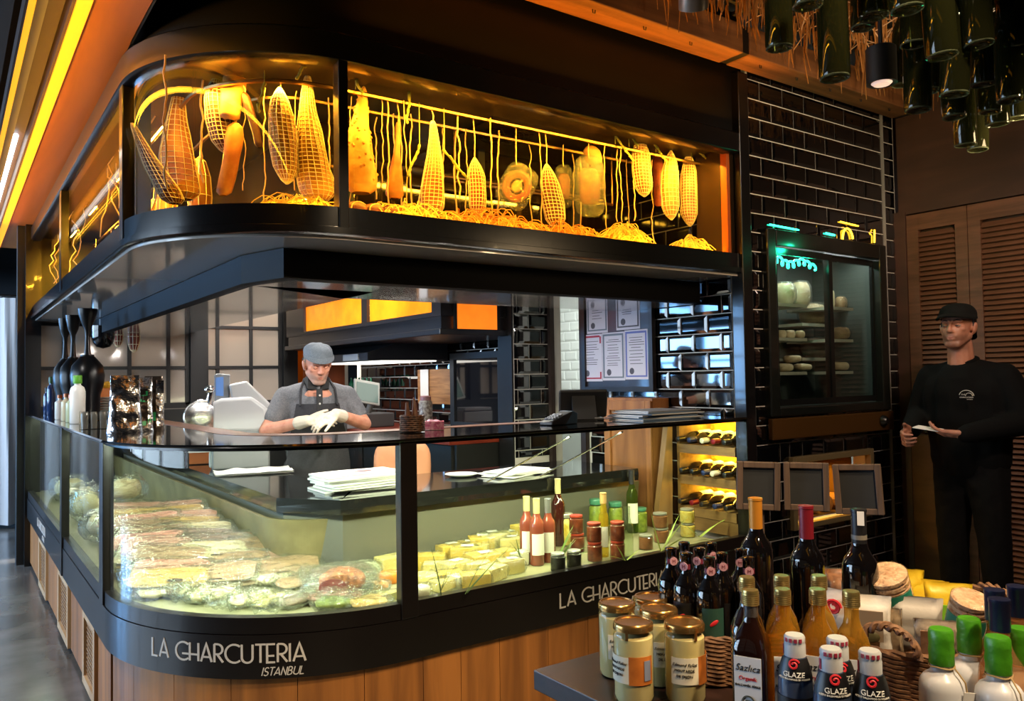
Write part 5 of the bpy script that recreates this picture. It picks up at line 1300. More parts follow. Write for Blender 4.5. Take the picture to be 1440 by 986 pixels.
cert('white certificate with blue patterned border, lower right on the board', 3.652, 3.452, 1.425, 1.73, BLUI, 3)
cert('white certificate with seal at the upper left of the board', 4.008, 3.806, 1.728, 2.02, GRYI, 4)
cert('white certificate with dark ribbon at the upper right of the board', 3.725, 3.515, 1.735, 2.03, INK, 5)
# wood cabinet below the board
wc = thing('wood_cabinet', 'oak cabinet with panelled door below the certificate board', 'cabinet', (3.38, 3.47, 0))
OAKC = mat('cabinet_oak', '#a9713f', .45, wood=(10, 10, .9), col2='#80512a')
MB().bb((3.32, 3.30, 0), (3.455, 3.70, 1.315)).build('body', OAKC, wc, smooth=0)
f = MB(); f.bb((3.302, 3.30, .08), (3.319, 3.345, 1.3)); f.bb((3.302, 3.65, .08), (3.319, 3.70, 1.3)); f.bb((3.302, 3.345, 1.24), (3.319, 3.65, 1.3)); f.bb((3.302, 3.345, .08), (3.319, 3.65, .14)); f.build('door', OAKC, wc, smooth=0, bevel=.004)
# dome camera and two hams hanging below the side run of the cabinet
dcam = thing('dome_camera', 'black dome camera under the glossy soffit on the left', 'camera', (1.05, 6.6, 1.845)); t = dcam
p = onT(145, 478, 6.3); dcam.location = (p.x, p.y, p.z)
MB().lathe([(.085, .11), (.085, .03), (.075, -.02), (.05, -.055), (.001, -.07)], 22).build('dome', mat('camera_black', '#101012', .12, coat=.5), dcam, world=False)
MB().lathe([(.03, .11), (.03, max(.12, 1.96-p.z))], 12).build('mount', BLACKM, dcam, world=False)
for (x, yt, yb, w_, lb) in ((188, 452, 495, 16, 'netted ham hanging before the grid window right of the dome camera'), (166, 455, 488, 13, 'small amber ham hanging beside the dome camera')):
    p = onT(x, yt, 6.5); pb_ = onT(x, yb, 6.5); L = p.z-pb_.z; R = w_/2*6.5/FPX
    r_ = thing('netted_ham', lb, 'ham', (p.x, p.y, pb_.z))
    MB().ell((0, 0, L/2), (R, R, L/2), 14).build('meat', M_RED, r_, world=False)
    q = MB().ell((0, 0, L/2), (R*1.04, R*1.04, L/2*1.03), 10).build('net', M_NET, r_, smooth=0, world=False); wf = q.modifiers.new('cords', 'WIREFRAME'); wf.thickness = .005
    MB().tube([(0, 0, L), (0, 0, 1.965-pb_.z)], .004, 5).build('cord', M_CORD, r_, world=False)
# white curtain beyond the far end
p = onX(0, 500, .35)
cu = thing('curtain', 'white fabric curtain hanging beyond the far end of the kiosk', 'curtain', (.2, 9.6, 0))
def cf(u, v): return Vector((-.5+u*1.12, 9.6+.05*math.sin(u*26)+.02*math.sin(u*61+v*3), .04+v*2.3))
MB().grid(cf, 60, 8).grid(lambda u, v: cf(u, v)+Vector((0, .012, 0)), 60, 8).build('fabric', mat('white_fabric', '#cfd3da', .8, bump=(6, .3)), cu)
MB().tube([(-.6, 9.6, 2.36), (.66, 9.6, 2.36)], .015, 8).build('rail', STEEL, cu)
light('day_end', 'AREA', (-1.2, 8.6, 2.2), 22, DAYC, 1.2, aim=(.1, 9.6, 1.0))
bag = thing('dark_bag', 'dark cloth bag on the floor before the white curtain', 'bag', (.14, 8.9, 0))
MB().grid(lambda u, v: Vector((.16*math.cos(2*PI*u)*math.sin(PI*v)**.5, .14*math.sin(2*PI*u)*math.sin(PI*v)**.5, .19-.19*math.cos(PI*v)*(1+.1*math.sin(u*19)))), 20, 10, True).build('cloth', mat('dark_cloth', '#1d1f26', .8), bag, world=False)

# ------------------------------------------------------------ wine rack in the side wall niche
wr_ = thing('wine_rack', 'amber lit wooden wine rack with three shelves behind the case\'s right end', 'rack', (3.5, 3.0, .6))
RW = mat('rack_wood', '#8a6a3e', .5, wood=(20, 2, 20), col2='#6a4c28')
for z in (1.005, .83, .655): MB().bb((3.425, 2.80, z), (3.69, 3.215, z+.05)).build('shelf', RW, wr_, smooth=0)
MB().bb((3.43, 2.78, .581), (3.70, 3.219, .652)).build('plinth', RW, wr_, smooth=0)
MB().bb((3.70, 2.79, .60), (3.71, 3.22, 1.2)).build('back', mat('rack_straw_back', '#d9a23a', .7, noise_=30, col2='#a8741c', bump=(40, .8)), wr_, smooth=0)
MB().bb((3.43, 3.20, .60), (3.70, 3.219, 1.2)).bb((3.478, 2.795, .60), (3.70, 2.80, 1.2)).build('side', RW, wr_, smooth=0)
MB().prism([(3.26, .60), (3.385, .60), (3.40, 1.2), (3.37, 1.2)], -3.26, -3.222, Matrix.Rotation(PI/2, 4, 'X')).build('slanted_post', mat('pale_post', '#9a7a50', .5, wood=(8, 8, 1), col2='#7a5a36'), wr_, smooth=0)
for z, e in ((1.19, 2.4), (.995, 2.4), (.82, 2.4)): light('rack_light', 'AREA', (3.62, 3.0, z), e, (1, .55, .04), .36, .05, aim=(3.66, 3.0, z-.3))
random.seed(12)
WG = mat('dark_wine_glass', '#15120d', .07, coat=.8)
CAPC = [mat('capsule_black', '#17171a', .3), mat('capsule_red', '#7a1622', .3, .3), mat('capsule_white', '#cfcabb', .35), mat('capsule_blue', '#2a3560', .3, .3)]
wb0 = thing('wine_bottle', 'x', 'wine bottle', (0, 0, -5))
MB().lathe([(.033, 0), (.0365, .006), (.0365, .18), (.030, .205), (.0155, .23), (.0142, .29), (.0145, .30)], 16).build('glass', WG, wb0, world=False)
cps = MB().lathe([(.0152, .245), (.0152, .30), (.012, .302)], 12).build('capsule', CAPC[0], wb0, world=False)
MB().patch(.0367, 0, 2*PI*.999, .05, .14, 14).build('label', LBL, wb0, world=False)
first = True
for s_, z in enumerate((1.056, .881, .706)):
    for i in range(5):
        y = 2.845+i*.079
        lb = 'dark wine bottle on the %s shelf of the amber rack, %s counted from the right' % (('top', 'middle', 'bottom')[s_], ORD[i])
        o = wb0 if first else clone(wb0, (0, 0, 0)); first = False
        o.location = (3.69, y, z+.037); o.rotation_euler = (0, -PI/2-.03, rnd(-.05, .05)); o['label'] = lb; o['group'] = 'wine bottles lying on the %s rack shelf' % ('top', 'middle', 'bottom')[s_]
        for c in o.children:
            if c.name.startswith('capsule') and i % 4:
                c.data = c.data.copy(); c.data.materials[0] = CAPC[(i+s_) % 4]

# ------------------------------------------------------------ bread fridge in the tiled wall
fg = thing('bread_fridge', 'black wall fridge with two sliding glass doors and bread shelves', 'fridge', (4.2, FY, 1.1))
FRM = mat('fridge_black', '#101311', .3, coat=.3)
q = MB(); x0, x1, z0, z1 = 3.60, 4.775, 1.215, 2.235
q.bb((x0, FY-.04, z0), (x0+.075, FY+.02, z1)); q.bb((x1-.075, FY-.04, z0), (x1, FY+.02, z1)); q.bb((x0+.075, FY-.04, z1-.09), (x1-.075, FY+.02, z1)); q.bb((x0+.075, FY-.04, z0), (x1-.075, FY+.02, z0+.05))
q.build('frame', FRM, fg, smooth=0, bevel=.008)
q = MB(); q.bb((3.67, FY+.03, 1.245), (3.68, FY+.46, 2.185)); q.bb((4.72, FY+.03, 1.245), (4.73, FY+.46, 2.185)); q.bb((3.67, FY+.45, 1.245), (4.73, FY+.46, 2.185)); q.bb((3.67, FY+.03, 2.175), (4.73, FY+.46, 2.185)); q.bb((3.67, FY+.03, 1.245), (4.73, FY+.46, 1.255))
q.build('liner', mat('fridge_liner', '#474d49', .4), fg, smooth=0)
def fdoor(a, b, y):
    q = MB(); z0, z1 = 1.27, 2.14
    q.bb((a, y, z0), (a+.035, y+.018, z1)); q.bb((b-.035, y, z0), (b, y+.018, z1)); q.bb((a+.035, y, z1-.035), (b-.035, y+.018, z1)); q.bb((a+.035, y, z0), (b-.035, y+.018, z0+.035))
    d = q.build('door', mat('fridge_door', '#1d1f1f', .25, .5), fg, smooth=0)
    MB().bb((a+.03, y+.006, z0+.03), (b-.03, y+.012, z1-.03)).build('glass', glass('fridge_glass', (.80, .86, .85), .0, 1.5), d, smooth=0)
    MB().bb((a+.003, y-.006, z0), (a+.008, y-.0005, z1)).build('edge', STEEL, d, smooth=0)
fdoor(3.68, 4.235, FY-.012); fdoor(4.20, 4.72, FY+.008)
SHM = mat('fridge_shelf', '#a39c8c', .4)
YS = FY+.17
def shelf_at(xa, xb, y, yy, d=.12):
    a = onY(xa, y, yy-d); b = onY(xb, y, yy-d); z = (a.z+b.z)/2
    x0, x1 = max(3.684, a.x), min(4.716, b.x)
    MB().bb((x0, yy-d, z-.018), (x1, min(yy+d+.06, FY+.448), z)).build('shelf', SHM, fg, smooth=0)
    return z
zl = [shelf_at(1086, 1135, y, YS) for y in (427, 475, 523)]
zm = [shelf_at(1128, 1166, y, YS+.14) for y in (455, 503)]
zr = [shelf_at(1166, 1200, y, YS+.05) for y in (432, 477, 522)]
light('fridge_light', 'AREA', (4.2, FY+.10, 2.16), 3, (.95, 1, .92), .9, .05, aim=(4.2, FY+.2, 1.3))
BRD = mat('bread_crust', '#b08a5c', .6, noise_=9, col2='#8a623c'); BRP = mat('pale_bread', '#cdb995', .6, noise_=9, col2='#a98e68')
def bread(label, px, wpx, hpx, z, yy, m, film=False, up=0):
    p = onY(px, 475, yy); k = (p-Vector((0, 0, CAMZ))).dot(RF)/FPX; r = (wpx*k/2/.86, min(.075, wpx*k*.5), hpx*k)
    r_ = thing('bread_loaf', label, 'bread', (p.x, yy, z+.001+up), rnd(-.2, .2))
    MB().grid(pillow(r[0]*.94, r[1]*.9, r[2]/2, 2.3, .006, 18, (px, hpx, 0), r[2]/2+.002), 18, 9, True).build('loaf', m, r_, world=False)
    if film: MB().grid(pillow(r[0], r[1], r[2]*.54, 3, .006, 24, (hpx, px, 0), r[2]*.54), 20, 9, True).build('wrap', FILM, r_, world=False)
bread('big round wrapped loaf at the fridge\'s upper left', 1105, 30, 32, zl[0], YS, BRP, True); bread('second round wrapped loaf right of the upper left loaf', 1127, 26, 37, zl[0], YS+.06, BRP, True)
for x, lb in ((1099, 'leftmost'), (1111, 'middle'), (1125, 'rightmost')): bread('pale roll on the second left shelf of the fridge, %s' % lb, x, 14, 12, zl[1], YS, BRP)
for x, up, lb in ((1101, 0, 'lying left'), (1127, 0, 'lying right'), (1113, .05, 'lying on top')): bread('pale baguette roll on the lowest left shelf, %s' % lb, x, 26, 11, zl[2], YS, BRP, False, up)
bread('wrapped square loaf on the upper middle shelf of the fridge', 1144, 38, 30, zm[0], YS+.14, BRP, True); bread('wrapped greyish loaf on the lower middle shelf of the fridge', 1146, 40, 28, zm[1], YS+.14, mat('greyish_bread', '#a59a98', .6, noise_=9, col2='#857a76'), True)
bread('brown loaf on the top right shelf of the fridge', 1184, 18, 18, zr[0], YS+.05, BRD, True); bread('brown loaf on the second right shelf of the fridge', 1182, 26, 18, zr[1], YS+.05, BRD, True); bread('pale roll on the lowest right shelf of the fridge', 1181, 22, 13, zr[2], YS+.05, BRP)
bread('thin wrapped loaf standing at the left of the top right shelf', 1172, 7, 26, zr[0], YS+.05, BRP, True)
# bronze drawer front with a round knob under the fridge
dw = thing('fridge_base', 'brown metal panel with a round black knob under the fridge', 'panel', (4.2, FY, 1.1))
MB().bb((3.60, FY-.045, 1.09), (4.795, FY-.0105, 1.205)).build('panel', mat('bronze_panel', '#5a3d1c', .3, .5), dw, smooth=0, bevel=.006)
kn = MB().lathe([(.030, 0), (.034, .004), (.030, .02), (.018, .034), (.001, .035)], 20, Matrix.Translation((4.66, FY-.046, 1.15)) @ Matrix.Rotation(PI/2, 4, 'X')).build('knob', BLACK, dw)
# glowing tubes standing in for reflections of an unseen neon, at the fridge top
NG = mat('green_neon_reflection', '#10f0a0', .4, emit=((.02, 1.0, .50), 6)); NY = mat('yellow_neon_reflection', '#ffb000', .4, emit=((1, .5, .02), 4))
ns = thing('neon_reflection', 'glowing tubes imitating a reflected green script and yellow arc at the fridge top', 'imitated reflection', (4.0, FY, 2.1))
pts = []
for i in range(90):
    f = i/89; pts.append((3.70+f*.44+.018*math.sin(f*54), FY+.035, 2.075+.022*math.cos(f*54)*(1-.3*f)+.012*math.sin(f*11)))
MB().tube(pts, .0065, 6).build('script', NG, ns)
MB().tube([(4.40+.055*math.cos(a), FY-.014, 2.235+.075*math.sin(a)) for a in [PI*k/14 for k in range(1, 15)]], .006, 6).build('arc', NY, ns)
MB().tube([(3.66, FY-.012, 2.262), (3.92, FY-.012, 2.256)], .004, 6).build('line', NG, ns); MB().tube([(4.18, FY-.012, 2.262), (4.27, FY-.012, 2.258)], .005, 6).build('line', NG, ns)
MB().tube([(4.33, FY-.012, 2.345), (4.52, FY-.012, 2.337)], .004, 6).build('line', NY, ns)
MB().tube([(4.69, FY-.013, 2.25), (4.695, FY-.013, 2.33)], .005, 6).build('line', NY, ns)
light('neon_fill', 'POINT', (3.86, FY-.09, 2.15), .9, (.02, 1, .45), .02)  # unseen green lamp, added so the stand-in tubes tint the fridge frame
# niche with metal frame
nf = thing('oven_niche', 'framed wall niche with dark baking tray below the fridge', 'niche', (4.18, FY, .6))
q = MB(); a, b, c, d = 3.785, 4.585, .585, .985
for r in ((a, a+.035, c, d), (b-.035, b, c, d), (a+.035, b-.035, d-.035, d), (a+.035, b-.035, c, c+.03)): q.bb((r[0], FY-.03, r[2]), (r[1], FY+.01, r[3]))
q.build('frame', mat('niche_frame', '#8a7a58', .35, .5), nf, smooth=0, bevel=.004)
q = MB(); q.bb((3.80, FY+.11, .60), (4.57, FY+.42, .605)); q.bb((3.80, FY+.415, .60), (4.57, FY+.42, .97)); q.bb((3.80, FY+.11, .965), (4.57, FY+.42, .97)); q.bb((3.80, FY+.11, .60), (3.803, FY+.42, .97)); q.bb((4.567, FY+.11, .60), (4.57, FY+.42, .97)); q.build('lining', mat('niche_lining', '#6a4a20', .5), nf, smooth=0)
MB().grid(lambda u, v: Vector((4.185+(u-.5)*.7, FY+.12+v*.25, .90+.035*math.sin(PI*u))), 14, 4).grid(lambda u, v: Vector((4.185+(u-.5)*.7, FY+.12+v*.25, .89+.030*math.sin(PI*u))), 14, 4).build('tray', BLACKM, nf)
light('niche_fill', 'AREA', (4.185, FY+.25, .87), 2.5, (1, .5, .04), .6, .1, aim=(4.185, FY+.25, .6))  # amber lamp added in place of amber reflections in the tiles
random.seed(2)
for i in range(6):  # invented logs, standing in for the tiles' amber reflections
    lg = thing('log', 'made-up log for amber tile reflections in the niche', 'log', (3.88+i*.12, FY+.27, .656), 0, 'made-up logs in the niche'); lg['label'] = 'made-up log for amber tile reflections in the niche, %s from the left' % ORD[i]
    MB().lathe([(.048, -.13), (.05, -.12), (.05, .12), (.048, .13)], 9, Matrix.Rotation(PI/2, 4, 'X')).build('wood', mat('log_bark', '#a8742e', .7, noise_=14, col2='#6a4316'), lg, smooth=0, world=False)
# grey post and low cupboard beside the man
lc_ = thing('low_cupboard', 'low brown cupboard with pale metal edge standing against the shutters', 'cupboard', (4.9, 2.5, 0))
MB().bb((4.80, 2.36, 0), (4.935, 2.60, 1.06)).build('body', mat('cupboard_brown', '#6e4a26', .5, wood=(2, 2, 8), col2='#543618'), lc_, smooth=0)
MB().bb((4.795, 2.585, 0), (4.83, 2.62, 1.10)).build('edge', mat('edge_grey', '#5b5148', .4, .4), lc_, smooth=0)

# ------------------------------------------------------------ sales table in front with jars, bottles and baskets
TT = .78
TBM = mat('dark_table_wood', '#35201a', .42, wood=(1.2, 14, 14), col2='#22130e')
tbl = thing('sales_table', 'dark brown wooden table in front of the kiosk carrying jars and bottles', 'table', (1.74, .6, 0))
for i in range(6): MB().bb((1.10, 1.49-(i+1)*.297+.0015, TT-.045), (2.38, 1.49-i*.297, TT)).build('plank', TBM, tbl, smooth=0, bevel=.003)
MB().bb((1.18, -.22, TT-.13), (2.30, 1.41, TT-.046)).build('apron', TBM, tbl, smooth=0)
for x in (1.20, 2.22):
    for y in (-.2, 1.33): MB().bb((x, y, 0), (x+.06, y+.06, TT-.131)).build('leg', TBM, tbl, smooth=0)
def onT_(x, y, H, z=TT): return onZ(x, y, z+H)
ORL = mat('orange_label', '#c9762c', .6, noise_=25, col2='#a85c1c'); CRL = mat('cream_label', '#e6dfc8', .6); BLKI = mat('black_ink', '#1d1a18', .6); GOLD = mat('gold_lid', '#c99a5a', .22, .9); REDP = mat('red_print', '#c9252e', .5); BLB = mat('bar_code', '#7d86a0', .6)
MUST = mat('mustard', '#e6d6a0', .4, noise_=6, col2='#dcc88a', sub=.1)
def mustard(label, x, y, a):
    H, R = .165, .0415
    p = onT_(x, y, H)
    r_ = thing('mustard_jar', label, 'jar', (p.x, p.y, TT), faces(p)+a)
    MB().lathe([(R*.86, .003), (R*.955, .012), (R*.955, H*.80), (R*.80, H*.83)], 28).build('mustard', MUST, r_, world=False)
    MB().lathe([(R*.84, 0), (R*.97, .004), (R, .014), (R, H*.82), (R*.93, H*.87), (R*.86, H*.89), (R*.86, H*.93)], 28).build('glass', JG, r_, world=False)
    MB().lathe([(R*.95, H*.885), (R*1.0, H*.892), (R*1.0, H*.945), (R*.97, H*.97), (R*.92, H*.985), (R*.84, H*.985), (R*.82, H*.972), (R*.5, H*.968)], 28).build('lid', GOLD, r_, world=False)
    lb = MB().patch(R+.0006, -PI/2-1.25, -PI/2+.10, H*.28, H*.60, 16).build('label', CRL, r_, smooth=60, world=False)
    MB().patch(R+.0006, -PI/2+.10, -PI/2+1.35, H*.27, H*.61, 16).build('side_label', ORL, r_, smooth=60, world=False)
    m = MB()
    for i, tx in enumerate(('Edmond Fallot', 'MOUTARDE', 'DE DIJON')):
        q = text_mb(tx, .0085 if i == 0 else .0075, shear=.3 if i == 0 else 0); q.map(wrap(R+.0014, -PI/2-.58, H*(.505-.068*i))); m.add(q.v, q.f)
    m.build('lettering', BLKI, lb, smooth=0, world=False)
    MB().patch(R+.0018, -PI/2+.85, -PI/2+1.2, H*.32, H*.56, 5).build('bar_code', BLB, r_, smooth=0, world=False)
    MB().patch(R*.97, -PI/2-.05, -PI/2+.1, H*.80, H*.93, 3, .0012).build('seal_tab', GOLD, r_, smooth=0, world=False)
mustard('mustard jar nearest the table corner, orange label in front', 890, 871, -.35)
mustard('mustard jar with cream label in front, right of the orange labelled one', 962, 871, .55)
mustard('mustard jar at the left edge of the group, behind the orange labelled one', 867, 844, .75)
mustard('mustard jar furthest back, mostly hidden by three others', 916, 836, 1.4)
mustard('mustard jar in the middle, squeezed between the four others', 926, 852, .9)
# vinegar and oil bottles with gold screw caps
CAPGD = mat('gold_cap', '#b79f63', .3, .85)
AMBG = glass('amber_oil', (.97, .76, .34), .02, 1.5, body=.28, bodycol='#d6a23c')
DKV = mat('dark_vinegar', '#1c0d0a', .06, coat=.8)
LBV = mat('vinegar_label', '#dfe2e8', .55)
def vinegar(label, x, y, dark, a=.0, lab=True):
    H, R = .285, .031
    p = onT_(x, y, H)
    r_ = thing('vinegar_bottle' if dark else 'oil_bottle', label, 'bottle', (p.x, p.y, TT), faces(p)+a)
    prof = [(R*.92, 0, 5), (R, .006, 5), (R, H*.60, 5), (R*.98, H*.66, 4), (R*.80, H*.73, 3), (R*.48, H*.80, 2), (.0125, H*.84), (.0122, H*.92)]
    MB().lathe(prof, 32, ph=PI/32).build('glass', DKV if dark else AMBG, r_, smooth=50, world=False)
    if dark: MB().lathe([(.0127, H*.835), (.0127, H*.92)], 20).build('clear_neck', glass('neck_glass', (.8, .8, .8), .02, 1.5, body=.4, bodycol='#8d8580'), r_, world=False)
    cp = [(.0138, H*.905)]
    for k in range(6): cp += [(.0152, H*(.91+k*.012)), (.0145, H*(.916+k*.012))]
    cp += [(.0150, H*.985), (.0135, H)]
    MB().lathe(cp, 24).build('cap', CAPGD, r_, smooth=40, world=False)
    if lab:
        z0, z1 = H*.10, H*.615
        lb = MB().box((0, -R*.995-.0008, (z0+z1)/2), (R*1.52, .0012, z1-z0)).build('label', LBV, r_, smooth=0, world=False)
        m = MB(); m2 = MB()
        for tx, sz, zz, mm, sh in (('Sazlıca', .0165, .53, m, .25), ('Organik', .0095, .475, m2, 0), ('BALZAMİK SİRKE',   .0056, .435, m, 0)):
            q = text_mb(tx, sz, shear=sh); q.map(lambda v: Vector((v.x, -R-.0016-v.z, H*zz+v.y))); mm.add(q.v, q.f)
        m.build('lettering', BLKI, lb, smooth=0, world=False); m2.build('red_lettering', REDP, lb, smooth=0, world=False)
        em = MB().tube([(.010*math.cos(t*PI/10), -R-.0018, H*.345+.010*math.sin(t*PI/10)) for t in range(20)], .0016, 4, closed=True).box((0, -R-.0018, H*.345), (.009, .001, .006)); em.build('emblem', mat('emblem_grey', '#4c5048', .5), lb, smooth=0, world=False)
        MB().prism([(-.010, 0), (-.004, .012), (.002, .008), (.010, .014), (.007, 0), (.003, -.012), (-.005, -.010)], 0, .001, Matrix.Translation((.001, -R-.0014, H*.21)) @ Matrix.Rotation(PI/2, 4, 'X')).build('picture', mat('label_brown', '#7a4630', .6), lb, smooth=0, world=False)
vinegar('dark vinegar bottle with white label, at the front of the gold capped bottles', 1055, 829, True, -.25)
vinegar('dark vinegar bottle half hidden behind the labelled dark one', 1050, 811, True, .1)
vinegar('amber oil bottle behind the leftmost glaze bottle', 1100, 828, False, .2)
vinegar('amber oil bottle in the back row, behind the leftmost amber one', 1098.7, 809, False, 0, False)
vinegar('amber oil bottle in the middle of the front amber row', 1149.5, 828, False, -.15)
vinegar('amber oil bottle in the back row, behind the middle amber one', 1151.5, 809, False, .1, False)
vinegar('amber oil bottle with pale label standing rightmost of the amber row', 1196.5, 831, False, .1)
# glaze squeeze bottles
GLZ = mat('glaze_body', '#39445a', .25, coat=.3); GLC = mat('translucent_cap', '#b9bdc2', .3); GLK = mat('glaze_black', '#121214', .4)
def glaze(label, x, y, a):
    H, R = .23, .0285
    p = onT_(x, y, H)
    r_ = thing('glaze_bottle', label, 'bottle', (p.x, p.y, TT), faces(p)+a)
    MB().lathe([(R*.9, 0), (R, .006), (R, H*.60), (R*.985, H*.67), (R*.92, H*.73), (R*.80, H*.79), (R*.66, H*.84), (R*.58, H*.86)], 28).build('body', GLZ, r_, world=False)
    MB().lathe([(R*.62, H*.850), (R*.62, H*.93), (R*.58, H*.945), (R*.60, H*.955), (R*.60, H*.985), (R*.52, H)], 24).build('cap', GLC, r_, world=False)
    q = MB()
    for i in range(4): q.patch(R*.605, -PI/2-.9+i*.47, -PI/2-.62+i*.47, H*.958, H*.985, 3, .001)
    q.patch(R*.625, -PI/2-1.5, -PI/2-1.2, H*.86, H*.93, 3, .001)
    tag(q.build('tamper_strip', mat('red_strip', '#a03048', .5), r_, smooth=0, world=False), kind='stuff')
    PS = ((.70, .965), (.73, .925), (.76, .865), (.79, .805), (.82, .725), (.845, .655))
    def rad(f):
        for (f0, r0), (f1, r1) in zip(PS[:-1], PS[1:]):
            if f <= f1: return R*(r0+(r1-r0)*(f-f0)/(f1-f0))
        return R*PS[-1][1]
    m = MB(); n = 18
    m.grid(lambda u, v: (lambda a_, f: Vector(((rad(f)+.0012)*math.cos(a_), (rad(f)+.0012)*math.sin(a_), H*f)))(-PI/2-1.4+2.8*u, .70+.145*v), n, 9)
    m.grid(lambda u, v: (lambda a_, f: Vector(((rad(f)+.0002)*math.cos(a_), (rad(f)+.0002)*math.sin(a_), H*f)))(-PI/2-1.4+2.8*u, .70+.145*v), n, 9)
    lb = m.build('label', GLK, r_, smooth=60, world=False)
    def on_lb(f0, d=.002):
        def f(v):
            ff = f0+v.y/H; a_ = -PI/2+v.x/rad(ff); rr = rad(ff)+d+v.z
            return Vector((rr*math.cos(a_), rr*math.sin(a_), H*ff))
        return f
    q = text_mb('GLAZE', .0112); q.map(on_lb(.728)); q.build('lettering', WHITE, lb, smooth=0, world=False)
    q = text_mb('ACETO BALSAMICO DI MODENA', .0036); q.map(on_lb(.708)); q.build('small_lettering', WHITE, lb, smooth=0, world=False)
    fs_ = on_lb(.81); sp_ = []
    for k in range(30):
        t = k/29; aa = 4.6*PI*t*.62+.4; r0 = .0085*(1-.78*t); sp_.append(fs_(Vector((r0*math.cos(aa), r0*math.sin(aa), 0))))
    MB().tube(sp_, .0019, 5).build('swirl', REDP, lb, world=False)
    MB().patch(R+.0005, -PI/2-1.4, -PI/2+1.4, H*.12, H*.58, 14).build('lower_label', GLK, r_, smooth=60, world=False)
    MB().tube([Vector(((R+.002)*math.cos(-PI/2+.42*math.cos(k)*(1-k*.02)), (R+.002)*math.sin(-PI/2+.42*math.cos(k)*(1-k*.02)), H*.50+.013*math.sin(k)*(1-k*.1))) for k in [j*.3 for j in range(24)]], .0026, 5).build('lower_swirl', REDP, r_, world=False)
glaze('balsamic glaze squeeze bottle standing alone in front of the amber oils', 1117, 892, -.1)
glaze('balsamic glaze squeeze bottle behind the one with the turned strip', 1177, 896, .3)
glaze('balsamic glaze squeeze bottle with red strip turned to the left, middle front', 1168, 911, .25)
glaze('balsamic glaze squeeze bottle rightmost, before the handled basket', 1223, 914, .1)
# small dark balsamic bottles in a wicker basket
WK = mat('seagrass', '#8a6240', .7, noise_=60, col2='#4a2e1a')
def basket(name, label, cx, cy, rx, ry, h, rows, z=TT, flare=1.12, handle=None, rot=0, sq=2.6):
    r_ = thing(name, label, 'basket', (cx, cy, z), rot)
    def pt(a, k, r_off=0):
        f = k/rows; s = 1+(flare-1)*f; ca, sa = math.cos(a), math.sin(a); m = 1/((abs(ca)**sq+abs(sa)**sq)**(1/sq))
        return Vector(((rx*s*m+r_off)*ca, (ry*s*m+r_off)*sa, .004+h*f))
    n = 72; tw = h/rows*.62
    w_ = MB()
    for k in range(rows):
        for strand in (0, 1):
            pts = [pt(2*PI*i/n, k+.5, tw*.8*math.sin(i*PI/3+k*PI+strand*PI))+Vector((0, 0, tw*.45*math.cos(i*PI/3+k*PI+strand*PI))) for i in range(n)]
            w_.tube(pts, tw*.72, 5, closed=True)
    tag(w_.build('weave', WK, r_, world=False), kind='stuff')
    rim = MB()
    for strand in (0, 1): rim.tube([pt(2*PI*i/n, rows, tw*.6*math.sin(i*PI/2+strand*PI))+Vector((0, 0, tw*.6*math.cos(i*PI/2+strand*PI))) for i in range(n)], tw*.8, 5, closed=True)
    rim.build('rim', WK, r_, world=False)
    MB().prism([(p.x*.98, p.y*.98) for p in [pt(2*PI*i/40, .3) for i in range(40)]], .002, .008).build('bottom', WK, r_, smooth=0, world=False)
    if handle:
        for a in handle:
            c = pt(a, rows); tdir = Vector((-math.sin(a), math.cos(a), 0))
            for strand in (0, 1):
                pts = []
                for i in range(49):
                    t = PI*i/48; q = c+tdir*(-.055*math.cos(t))+Vector((0, 0, .05*math.sin(t))); q += Vector((.004*math.sin(i*.65+strand*PI), .004*math.cos(i*.65+strand*PI), .004*math.cos(i*.65+strand*PI))); pts.append(q)
                MB().tube(pts, .006, 6).build('handle', WK, r_, world=False)
    return r_
BK = mat('black_bottle_glass', '#0a0809', .06, coat=.9); SEAL = mat('pink_seal', '#b98a96', .5); LEAFG = mat('label_green', '#23463c', .5)
c1 = onZ(992, 850, .93)
pts_b = [(943, 770), (962, 762), (965, 777), (983, 770), (1000, 763), (997, 783), (1015, 777), (1042, 772), (1052, 783)]
locs = [onZ(x, y, TT+.27) for x, y in pts_b]
cx = (min(p.x for p in locs)+max(p.x for p in locs))/2; cyy = (min(p.y for p in locs)+max(p.y for p in locs))/2
rot_b = -.62
basket('wicker_basket', 'wicker basket without handle holding nine small dark bottles', cx, cyy, .165, .105, .10, 11, rot=rot_b, flare=1.06)
BN = ['at the left end of the basket', 'in the back row, second from the left', 'in front, second from the left', 'in the back row, middle', 'in the back row behind the green label', 'with red leaf on green label, front middle', 'right behind the red leaf bottle', 'beside the tall orange capped wine bottle', 'in front of the tall orange capped wine bottle']
MS = mat('seal_print', '#6a1f34', .5)
